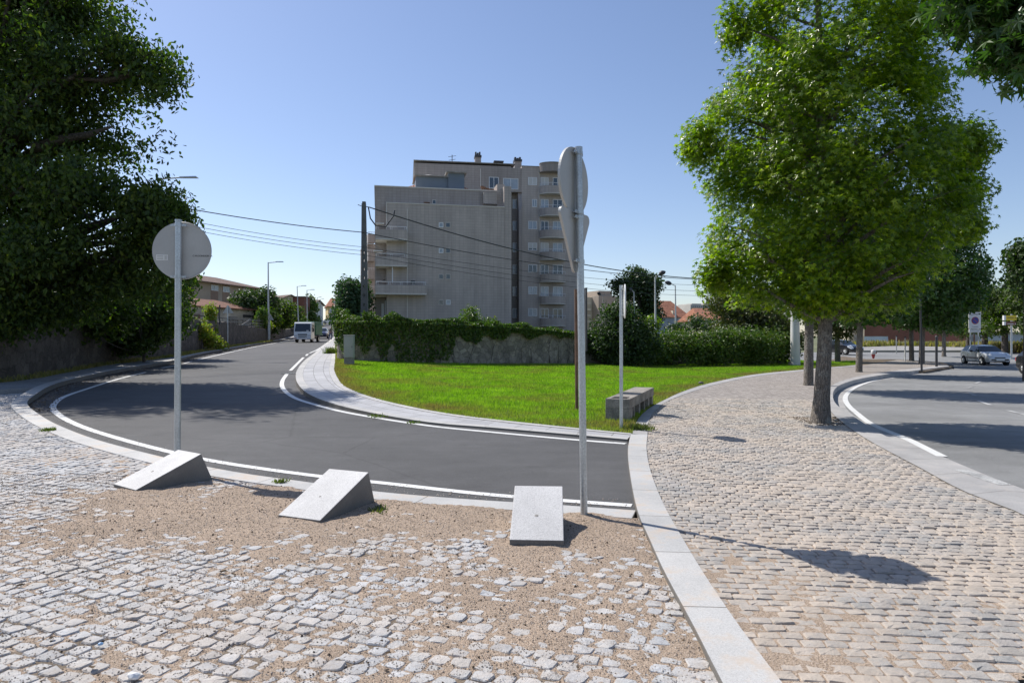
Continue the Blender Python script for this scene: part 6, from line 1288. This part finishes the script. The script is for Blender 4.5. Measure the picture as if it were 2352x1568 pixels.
# the big sweetgum on the promenade
bx, by = gp(1885, 970, .03); base = (bx, by, 0)
def crown_profile(prof, Y, axis, n, depth, shell=.42):
    """clump centres inside a crown whose outline is given height by height"""
    v = np.array([p[0] for p in prof], float); l = np.array([p[1] for p in prof], float); r_ = np.array([p[2] for p in prof], float); Wt = (r_-l)**2; cdf = np.r_[0, np.cumsum((Wt[1:]+Wt[:-1])/2*np.diff(v))]; cdf /= cdf[-1]
    vv = np.interp(rng.random(n), cdf, v); ll, rr = np.interp(vv, v, l), np.interp(vv, v, r_); a = rng.uniform(0, 2*math.pi, n); q = rng.random(n)**shell; crown_profile.q = q
    k = Y/F; cx = (ll+rr)/2; hw = (rr-ll)/2*k; x = (cx-CX)*k+hw*np.cos(a)*q; y = Y+np.minimum(hw, depth)*np.sin(a)*q; z = EYE-(vv-CY)*k
    x = x*(y/Y)**.85 if False else x+(x/Y)*(y-Y)*.0
    return np.stack([x, y, z], -1), np.stack([np.cos(a), np.sin(a), 0*a+.25], -1)
prof = [(-170,1885,1975),(-100,1830,2030),(-40,1775,2070),(0,1745,2092),(60,1712,2108),(100,1684,2118),(160,1664,2122),(220,1634,2136),(300,1616,2150),(360,1614,2185),(430,1626,2190),(500,1630,2190),(560,1642,2185),(620,1650,2170),(670,1665,2140),(705,1720,2060),(722,1800,1980)]
C, N = crown_profile(prof, 13.6, 1900, 2900, 2.9, .36)
f = fbm3(C, 1.15, 3); kq = f > (-.24+.34*crown_profile.q**2-.06*(C[:, 0] < 5.3)); C, N = C[kq], N[kq]
C2, N2 = blob_centres([(2200,340,42,62,13.9,.8,110),(2195,440,38,42,14.0,.7,70),(2205,520,34,30,14.2,.6,50),(1690,60,22,60,13.4,.4,26),(1765,30,30,60,13.4,.5,26),(2105,60,40,60,13.6,.6,36),(1612,330,28,70,13.4,.5,36),(1650,640,36,50,13.6,.5,32),(1900,690,100,34,13.2,1.0,80),(2130,180,40,40,13.5,.5,26)], -.4, .8, 4)
C = np.concatenate([C, C2]); N = np.concatenate([N, N2])
t = thing('sweetgum_tree', 'big bright green sweetgum with thick pale trunk on the promenade, nearest of its row', 'tree', base, 0, 'sweetgum trees along the promenade')
tr = [(bx+.02, by, -.1), (bx, by, .05), (bx+.02, by, .5), (bx+.07, by, 1.4), (bx+.10, by, 2.4), (bx+.06, by+.05, 4.0), (bx+.0, by, 6.0), (bx-.05, by, 8.2), (bx-.1, by, 9.4)]
branches('b', tr, [.25, .195, .15, .133, .122, .11, .08, .05, .015], C, 330, M['bark'], t, .055, 5)
P, Nn = spread(C, N, 38, (.155, .155, .12)); leafmesh('crown', P, Nn, .16, 'star', M['leaf'], t, .5, .8)
# the overhanging branch at the upper right comes from a neighbour just outside the frame
t = thing('overhanging_tree', 'near sweetgum whose drooping leafy branch hangs into the upper right corner', 'tree', (6.4, 2.6, 0))
blobs = [(2290,12,66,28,4.6,.35,36),(2205,4,46,18,4.7,.25,18),(2345,80,44,42,4.6,.35,32),(2305,108,36,22,4.5,.2,14),(2352,150,22,20,4.5,.2,9),(2440,70,80,90,4.6,.5,90),(2420,-60,180,70,4.8,.6,120),(2250,35,26,16,4.6,.15,10)]
C, N = blob_centres(blobs, -.6, 1, 2); branches('b', [(6.4, 2.6, -.1), (6.35, 2.65, 1.2), (6.2, 2.9, 2.8), (5.7, 3.4, 4.4), (5.2, 3.9, 5.2)], [.2, .17, .14, .1, .05], C, 60, M['bark'], t, .03, 8)
P, Nn = spread(C, N, 13, (.10, .10, .08)); leafmesh('crown', P, Nn, .15, 'star', M['leaf_row'], t, 1.2, .2)
# further trees of the row
def row_tree(label, u, vb, Y, wpx, top, lo, half, seed, lean=0, m='leaf_row', n=520, extra=(), lab2=None):
    n = int(n*1.9)
    x = (u-CX)/F*Y; z0 = float(T(x, Y)); k = Y/F; r = wpx*k/2; z_ = lambda v: EYE-(v-CY)*k
    t = thing('sweetgum_tree', label, 'tree', (x, Y, z0), 0, 'sweetgum trees along the promenade')
    c = u+lean; pr = [(top, c-half*.2, c+half*.2), (top+(lo-top)*.2, c-half*.6, c+half*.6), (top+(lo-top)*.5, c-half, c+half), (top+(lo-top)*.8, c-half*.9, c+half*.9), (lo, c-half*.45, c+half*.45)]
    C, N = crown_profile(pr, Y, c, n, half*k)
    if extra: a, b = blob_centres(extra, -.5, .8, seed); C = np.concatenate([C, a]); N = np.concatenate([N, b])
    f = fbm3(C, .8, seed); C, N = C[f > -.3], N[f > -.3]
    branches('b', [(x, Y, z0-.1), (x, Y, z0+.1), (x+lean*k*.1, Y, z_(lo)), (x+lean*k*.5, Y, z_((top+lo)/2)), (x+lean*k, Y, z_(top)-.3)], [r*1.25, r, r*.8, r*.5, .03], C, 90, M['bark'], t, .06, seed)
    P, Nn = spread(C, N, 15, (.30, .30, .25)); leafmesh('crown', P, Nn, .25, 'star' if Y < 30 else 'dia', M[m], t, .3, .4)
row_tree('second sweetgum of the row, slim trunk just left of and behind the big one', 1857, 885, 24.4, 22, 300, 705, 150, 11, 20, n=650)
row_tree('third sweetgum of the row, straight trunk left of the fire hydrant', 1973, 855, 34.7, 15, 380, 735, 135, 12, 25, n=600)
row_tree('thickest trunked sweetgum beside the dark post at the kerb end', 2117, 838, 45.6, 13, 490, 748, 125, 13, 15, n=750, extra=[(2215,540,40,60,45,1.2,60),(2225,640,34,60,45,1.2,60)])
row_tree('sweetgum just left of the thick trunk at the kerb end', 2094, 826, 52, 11, 560, 748, 105, 14, -15, n=420)
row_tree('small far sweetgum in front of the warehouse, right of the dark post', 2168, 812, 64, 9, 640, 762, 60, 15, 0, n=240)
row_tree('dark trunked tree at the far end of the hedge left of the black car', 1924, 828, 50, 13, 560, 775, 75, 16, -10, 'leaf_brown', n=360)
# the huge dark tree on the left
bx, by = -19.5, 24.0; z0 = float(T(bx, by)); t = thing('big_dark_tree', 'huge dark spreading tree overhanging the left sidewalk behind the stone wall', 'tree', (bx, by, z0))
blobs = [(120,-30,150,90,23,3.2,300),(160,45,95,55,22.5,2.2,150),(20,120,150,110,22,3,260),(310,135,75,45,22,1.8,125),(355,215,42,48,22,1.3,75),(300,300,90,62,22.3,2,170),(350,370,52,58,22,1.5,95),(150,300,140,80,22.5,3,210),(60,430,170,110,22,3,330),(240,470,140,95,21.5,2.5,320),(350,485,58,60,21.5,1.5,140),(392,520,26,40,21.5,.9,46),(300,600,120,80,21.5,2,300),(120,610,170,90,21,2.5,330),(-120,300,200,300,23,4,500),(-120,560,200,200,21,3,330),(370,620,50,60,22,1.4,130),(70,715,170,34,22,1.3,260),(-60,740,110,40,20.5,.8,120),(220,200,120,70,22.6,2.5,140),(0,10,160,70,23,3,200)]
C, N = blob_centres(blobs, .0, .6, 6, .5)
tr = [(bx, by, z0-.2), (bx+.1, by, z0+1), (bx+.6, by-.2, z0+3.5), (bx+1.2, by-.5, z0+6.5), (bx+2.0, by-.8, z0+9.5), (bx+2.2, by-1, z0+12.5)]
branches('b', tr, [.7, .55, .48, .36, .22, .05], C, 520, M['bark_dark'], t, .20, 9, 6)
P, Nn = spread(C, N, 25, (.36, .36, .30)); leafmesh('crown', P, Nn, .165, 'oval', M['leaf_dark'], t, .8, .2)
k = 22/F; mb = MB()
for pts, r_ in (([(20,330,22.5),(130,205,22.2),(250,185,22),(330,170,22)], .16), ([(60,300,22.3),(120,190,22.1),(160,150,22),(250,90,22)], .14), ([(60,190,21.5),(100,195,21.5),(160,180,21.5),(240,185,21.6),(330,160,21.7)], .12), ([(80,340,22),(140,320,21.8),(200,310,21.7),(260,290,21.7)], .17), ([(0,95,22.5),(60,100,22.3),(130,98,22.2)], .13)): mb.tube([at(*p) for p in pts], [r_, r_*.85, r_*.6, .03][:len(pts)] if len(pts) == 4 else [r_*(1-i/(len(pts))) for i in range(len(pts))], 8)
mb.build('limb', M['bark_dark'], t)
# dark thicket under it and along the wall
def bush(name, label, blobs, per, sg, size, kind, lm, gap=-.25, seed=1, cat='bush', stems=12, group=None, gs=.9, shell=.4, droop=.1, bark='bark_dark', r=.05):
    u, v, ru, rv, Y, dr, n = blobs[0]; x = (u-CX)/F*Y; z0 = float(T(x, Y)); t = thing(name, label, cat, (x, Y, z0), 0, group); C, N = blob_centres(blobs, gap, gs, seed, shell); k = C[:, 2] > T(C[:, 0], C[:, 1])-.1; C, N = C[k], N[k]
    zt = float(np.percentile(C[:, 2], 60)); branches('b', [(x, Y, z0-.2), (x+.05, Y, (z0+zt)/2), (x, Y, zt)], [r*1.5, r, .02], C, stems, M[bark], t, r*.6, seed); P, Nn = spread(C, N, per, sg); kk = P[:, 2] > T(P[:, 0], P[:, 1])+.0; leafmesh('foliage', P[kk], Nn[kk], size, kind, M[lm], t, droop); return t
bush('thicket', 'dark thicket of shrubs under the big left tree behind the sidewalk', [(330,710,95,80,31.5,1.5,400),(392,695,34,84,37,1.2,210),(200,690,120,80,28,1.5,380),(60,690,130,80,25,1.5,330),(300,775,50,28,31.0,.7,130),(-90,690,120,80,23,1.2,160),(408,640,18,60,37,1.0,90)], 15, (.36, .36, .30), .22, 'oval', 'leaf_dark', -.45, 21, 'shrub', 40)
gv_ = 'shrubs behind the left street wall'
bush('shrub', 'dark green shrub rising between the long beige house and the lamp post', [(590,705,36,36,82,2,190),(560,697,26,22,80,2,90),(615,690,20,24,84,1.5,80)], 12, .42, .42, 'oval', 'leaf_far', -.4, 22, group=gv_)
bush('shrub', 'wide dark shrub under the cream gable house', [(640,722,34,34,92,2,190),(672,728,26,30,112,2,130),(615,735,26,30,80,1.5,110),(692,742,16,20,128,2,60)], 12, .42, .42, 'oval', 'leaf_dark', -.4, 23, group=gv_)
bush('ivy_column', 'tall ivy-clad column beside the rust red block up the street', [(713,703,13,24,142,2,130),(712,730,15,20,140,2,120),(722,742,11,14,140,2,60)], 12, .45, .5, 'dia', 'ivy', -.5, 24)
bush('vine', 'yellowing grape vine spilling over the wall beside the truck', [(648,741,18,11,94,1.0,120),(622,738,20,13,82,1.0,120),(605,748,18,8,76,.8,80)], 12, (.3, .3, .2), .32, 'oval', 'vine', -.5, 25, 'vine')
bush('vine', 'green and red creeper cascading down the wall beside the round sign', [(462,762,18,16,45,.5,70),(474,776,20,14,46,.35,80),(492,788,14,14,47.5,.3,60),(450,748,22,8,46,.6,50),(508,797,8,8,48.5,.25,25)], 14, (.22, .18, .2), .17, 'oval', 'vine', -.6, 26, 'vine')
bush('vine', 'narrow bright green vine climbing a stake before the outbuilding', [(484,712,10,15,50,.4,36),(482,735,8,18,50,.4,34),(486,758,9,14,50,.4,26)], 14, (.18, .15, .2), .17, 'oval', 'vine', -.6, 27, 'vine')
bush('shrub', 'small pale green shrub just left of the nearest full street lamp', [(602,722,9,14,75,.7,44),(600,738,8,10,75,.7,26)], 12, (.25, .25, .25), .28, 'oval', 'ivy', -.6, 28, group=gv_)
bush('cypress_tree', 'tall blue-green conifer behind the concrete utility pole', [(805,700,36,55,72,2.2,330),(800,672,26,30,72,1.8,120),(815,668,22,26,72,1.8,90),(795,735,32,30,72,2,150),(835,690,16,45,72,1.8,90)], 14, (.34, .34, .4), .34, 'dia', 'cypress', -.4, 29, 'tree', 20, r=.12)
# vine stakes and wires behind the left wall
t = thing('vine_trellis', 'bare vine trellis of dark stakes and wires above the left street wall', 'trellis', tuple(G(*gp(560, 780, .9))[:]) ); r_ = random.Random(4); mb = MB()
for i in range(46):
    Yq = 55+24*(i/45)+r_.uniform(-.4, .4); u = 505+115*(i/45)**.8+r_.uniform(-2, 2); b = at(u, 764-12*i/45, Yq); tp = at(u+r_.uniform(-3, 3), 735-8*i/45+r_.uniform(-6, 4), Yq); mb.tube([b, b.lerp(tp, .5)+Vector((r_.uniform(-.06, .06), 0, 0)), tp], [.035, .03, .018], 5)
mb.build('stake', M['bark_dark'], t); mb = MB()
for v0, v1 in ((722, 738), (731, 744), (738, 750)): mb.tube([at(432, v0, 46), at(520, (v0+v1)/2+1, 56), at(612, v1, 77)], .04, 5)
mb.tube([at(430, 706, 44), at(433, 740, 44), at(438, 790, 43)], .06, 6); mb.tube([at(505, 700, 50), at(503, 720, 50), at(505, 745, 50)], .05, 6); mb.build('rail', M['dark'], t)
t = thing('fallen_branch', 'pale broken limb lying on the left wall behind the triangular sign', 'branch', tuple(at(560, 752, 62))); mb = MB(); mb.tube([at(549, 751, 61), at(560, 745, 61), at(571, 737, 61), at(575, 731, 61)], [.13, .1, .06, .02], 8); mb.tube([at(560, 745, 61), at(568, 747, 61), at(577, 744, 61)], [.08, .05, .02], 8); mb.build('limb', M['concrete'], t)
# ivy on the back wall
def ivy_on(name, label, L, HH, n, reach, m='ivy', size=.12, side=-1, dens=None, th=.45, face=1.0):
    i = rng.integers(0, len(L)-1, n); f = rng.random(n); x = L[i, 0]*(1-f)+L[i+1, 0]*f; y = L[i, 1]*(1-f)+L[i+1, 1]*f; s = (i+f)/len(L); tp = T(x, y)+np.interp(s, np.linspace(0, 1, len(HH)), HH)
    hang = np.interp(s, *dens) if dens is not None else 1.0; q = rng.random(n); topm = rng.random(n) < .45
    dn = np.where(topm, -.02-rng.random(n)*.42*np.clip(.75+vnoise(x*1.6, y*1.6, 1, 9)*1.7, .15, 2)*(1-.6*s), (rng.random(n)**1.6)*reach*hang*(1+1.3*vnoise(x*2.3, y*0, 1, 41))); z = tp-dn
    t_ = np.gradient(L, axis=0)[i]; t_ /= np.linalg.norm(t_, axis=1)[:, None]; nx_, ny_ = -t_[:, 1]*side, t_[:, 0]*side
    o = np.where(topm, rng.uniform(-th, .15*face, n), (rng.uniform(.0, .16, n)+.12*np.clip(1-dn, 0, 1))*face); k = (z > T(x, y)+.05) & (rng.random(n) < np.clip(1.25-1.1*s+1.4*vnoise(x, y, 1.1, 77), .12, 1)); P = np.stack([x+nx_*o, y+ny_*o, z], -1)[k]; N = np.stack([nx_, ny_, .4+0*nx_], -1)[k]
    t = thing(name, label, 'ivy', tuple(P[0])); leafmesh('foliage', P, N*1.2, size, 'oval', M[m], t, .6, .2)
    mb = MB(); r = random.Random(3)
    for q in range(26): j = r.randrange(1, len(L)-1); a = Vector((L[j, 0]+nx_[0]*.02, L[j, 1]+ny_[0]*.05-.03, float(T(L[j, 0], L[j, 1])))); mb.tube([a, a+Vector((r.uniform(-.3, .3), -.02, .8)), a+Vector((r.uniform(-.5, .5), 0, 1.6))], [.014, .011, .006], 5)
    mb.build('stem', M['bark_dark'], t)
nW = len(WL); ivy_on('ivy', 'thick ivy cloaking the top and face of the back wall below the apartment building', WL[:int(nW*.55)], WH[:int(nW*.55)], 22000, 1.5, dens=([0, .1, .25, .4, .5, 1], [.8, .8, 1.3, .8, .3, .12]), size=.15)
ivy_on('ivy', 'ivy crown on top of the side wall at the pavement corner', WL2, WH2, 5200, .5, size=.14, side=1, th=.4, face=.15); 
bush('shrub', 'leafy shrub poking above the ivy wall in front of the grey building', [(1078,742,26,24,42,.8,60),(1082,724,15,14,42,.5,30),(1120,745,22,12,42,.6,30),(1075,775,30,26,41.6,.35,50)], 14, (.2, .2, .2), .16, 'oval', 'ivy', -.6, 31)
bush('round_bush', 'big rounded dark green bush hanging over the wall beside the slim round sign', [(1425,772,56,56,40,1.5,380),(1422,722,36,28,40,1.2,110),(1380,780,40,50,39.6,1.1,170),(1470,780,46,52,39.6,1.2,190),(1440,815,60,22,39,.6,110)], 15, (.24, .24, .22), .18, 'oval', 'leaf_far', -.35, 32, 'bush', 30)
bush('hedge', 'long overgrown hedge behind the lawn between the round bush and the white mast', [(1545,802,80,36,42,1.1,360),(1640,800,70,38,43,1.2,340),(1730,796,66,42,44,1.2,330),(1795,790,40,50,45,1.0,190),(1500,800,50,36,41,1.0,200),(1590,777,60,12,43,1,90),(1690,772,60,14,43,1,100)], 15, (.26, .26, .22), .17, 'oval', 'ivy', -.35, 33, 'hedge', 40, gs=.6)
tree('dark_tree', 'brownish dark tree behind the hedge below the left side of the big sweetgum', 'tree', ((1715-CX)/F*48, 48, .05), [((1735-CX)/F*48, 48, 0), ((1733-CX)/F*48, 48, 2.4), ((1725-CX)/F*48, 48, 5.0)], [.22, .18, .06],
     [(1715,715,72,52,48,2.2,420),(1660,690,34,48,48,1.5,130),(1770,740,60,50,47,2,280),(1690,770,60,30,46.5,1.4,160),(1800,770,40,50,46.5,1.4,160),(1670,650,26,26,48,1.2,60)], 15, (.32, .32, .28), .21, 'oval', 'leaf_brown', 'bark_dark', -.2, .7, 60, 34)
tree('tall_far_tree', 'tall irregular tree rising behind the round bush against the sky', 'tree', ((1470-CX)/F*92, 92, .8), [((1478-CX)/F*92, 92, .5), ((1474-CX)/F*92, 92, 5), ((1462-CX)/F*92, 92, 8.6)], [.45, .35, .1],
     [(1455,640,34,24,92,2.6,150),(1425,655,24,20,92,2,80),(1490,655,26,26,92,2.2,110),(1445,672,30,18,92,2.2,90),(1485,690,24,20,92,2,80),(1500,640,12,14,92,1.2,26),(1470,715,36,30,92,2.4,150),(1500,728,20,24,91,2,80)], 14, (.5, .5, .42), .40, 'dia', 'leaf_far', 'bark_dark', -.04, .45, 50, 35)
bush('clipped_bush', 'rounded bright green bush at the foot of the taller park lamp', [(1500,745,18,10,64,.8,60),(1498,735,12,7,64,.6,26)], 12, .22, .22, 'dia', 'leaf', -.6, 36)
bush('shrub', 'low dark shrubs in front of the terraced orange-roofed house', [(1602,742,24,12,70,1.4,80),(1560,757,26,8,66,1.2,60),(1640,752,24,14,66,1.2,70)], 12, .34, .3, 'dia', 'leaf_far', -.6, 37)
# dark trees at the far right
gd = 'dark trees behind the parking sign'
for u, Y, tp, hf, sd_, lb in ((2262, 78, 668, 38, 41, 'leftmost dark tree just behind the zone parking sign'), (2308, 74, 655, 44, 42, 'dark dense tree behind the yellow direction sign'), (2370, 70, 640, 60, 43, 'dark tree running out of the frame at the right edge'), (2225, 84, 690, 34, 44, 'low dark tree between the sweetgum row and the parking sign'), (2440, 72, 600, 70, 45, 'tall dark tree mostly outside the right edge')):
    tree('dark_tree', lb, 'tree', ((u-CX)/F*Y, Y, .4), [((u-CX)/F*Y, Y, .2), ((u-CX)/F*Y, Y, 3), ((u+3-CX)/F*Y, Y, EYE+(784-tp)/F*Y-.6)], [.35, .28, .06], [(u, (tp+745)/2-8, hf, (750-tp)/2, Y, hf*Y/F, 300), (u+8, tp+24, hf*.6, 20, Y, 1.6, 70), (u-14, 748, hf*.7, 22, Y-1, 1.4, 80)], 14, (.42, .42, .36), .34, 'dia', 'leaf_dark', 'bark_dark', -.3, .5, 30, sd_, group=gd)
bush('shrub', 'leafy green branches at the right edge above the direction signs', [(2352,600,26,44,30,1.0,110),(2340,640,18,16,30,.6,36),(2390,610,50,80,30,1.5,200)], 14, (.2, .2, .18), .19, 'oval', 'leaf_far', -.5, 46, 'tree')
# dry weeds on the far verge
blades('dry_weeds', 'dry yellowish weeds along the foot of the warehouse wall', [gp(1985,797), gp(2060,794.5), gp(2420,802), (74, 88), (74, 97), (52, 104)], 5000, .2, .9, .08, M['weeds'], lambda x, y: .05, 110, 60, lambda x, y: rng.random(len(x))*.7, .2, .6)
blades('dry_weeds', 'tall straw coloured weeds around the direction sign post', [gp(2262,806), gp(2480,812), (66, 72), (56, 80)], 4500, .3, 1.1, .07, M['weeds'], lambda x, y: .0, 100, 40, lambda x, y: .3+rng.random(len(x))*.6, .2, .6)
blades('verge_grass', 'rough green grass at the foot of the left street wall', [tuple(p) for p in offset(SB, .0)[::4]]+[tuple(p) for p in offset(SB, -.35)[::4][::-1]], 5000, .04, .22, .03, M['weeds'], lambda x, y: .14, 75, 12, lambda x, y: rng.random(len(x))*.5, .6, .8)
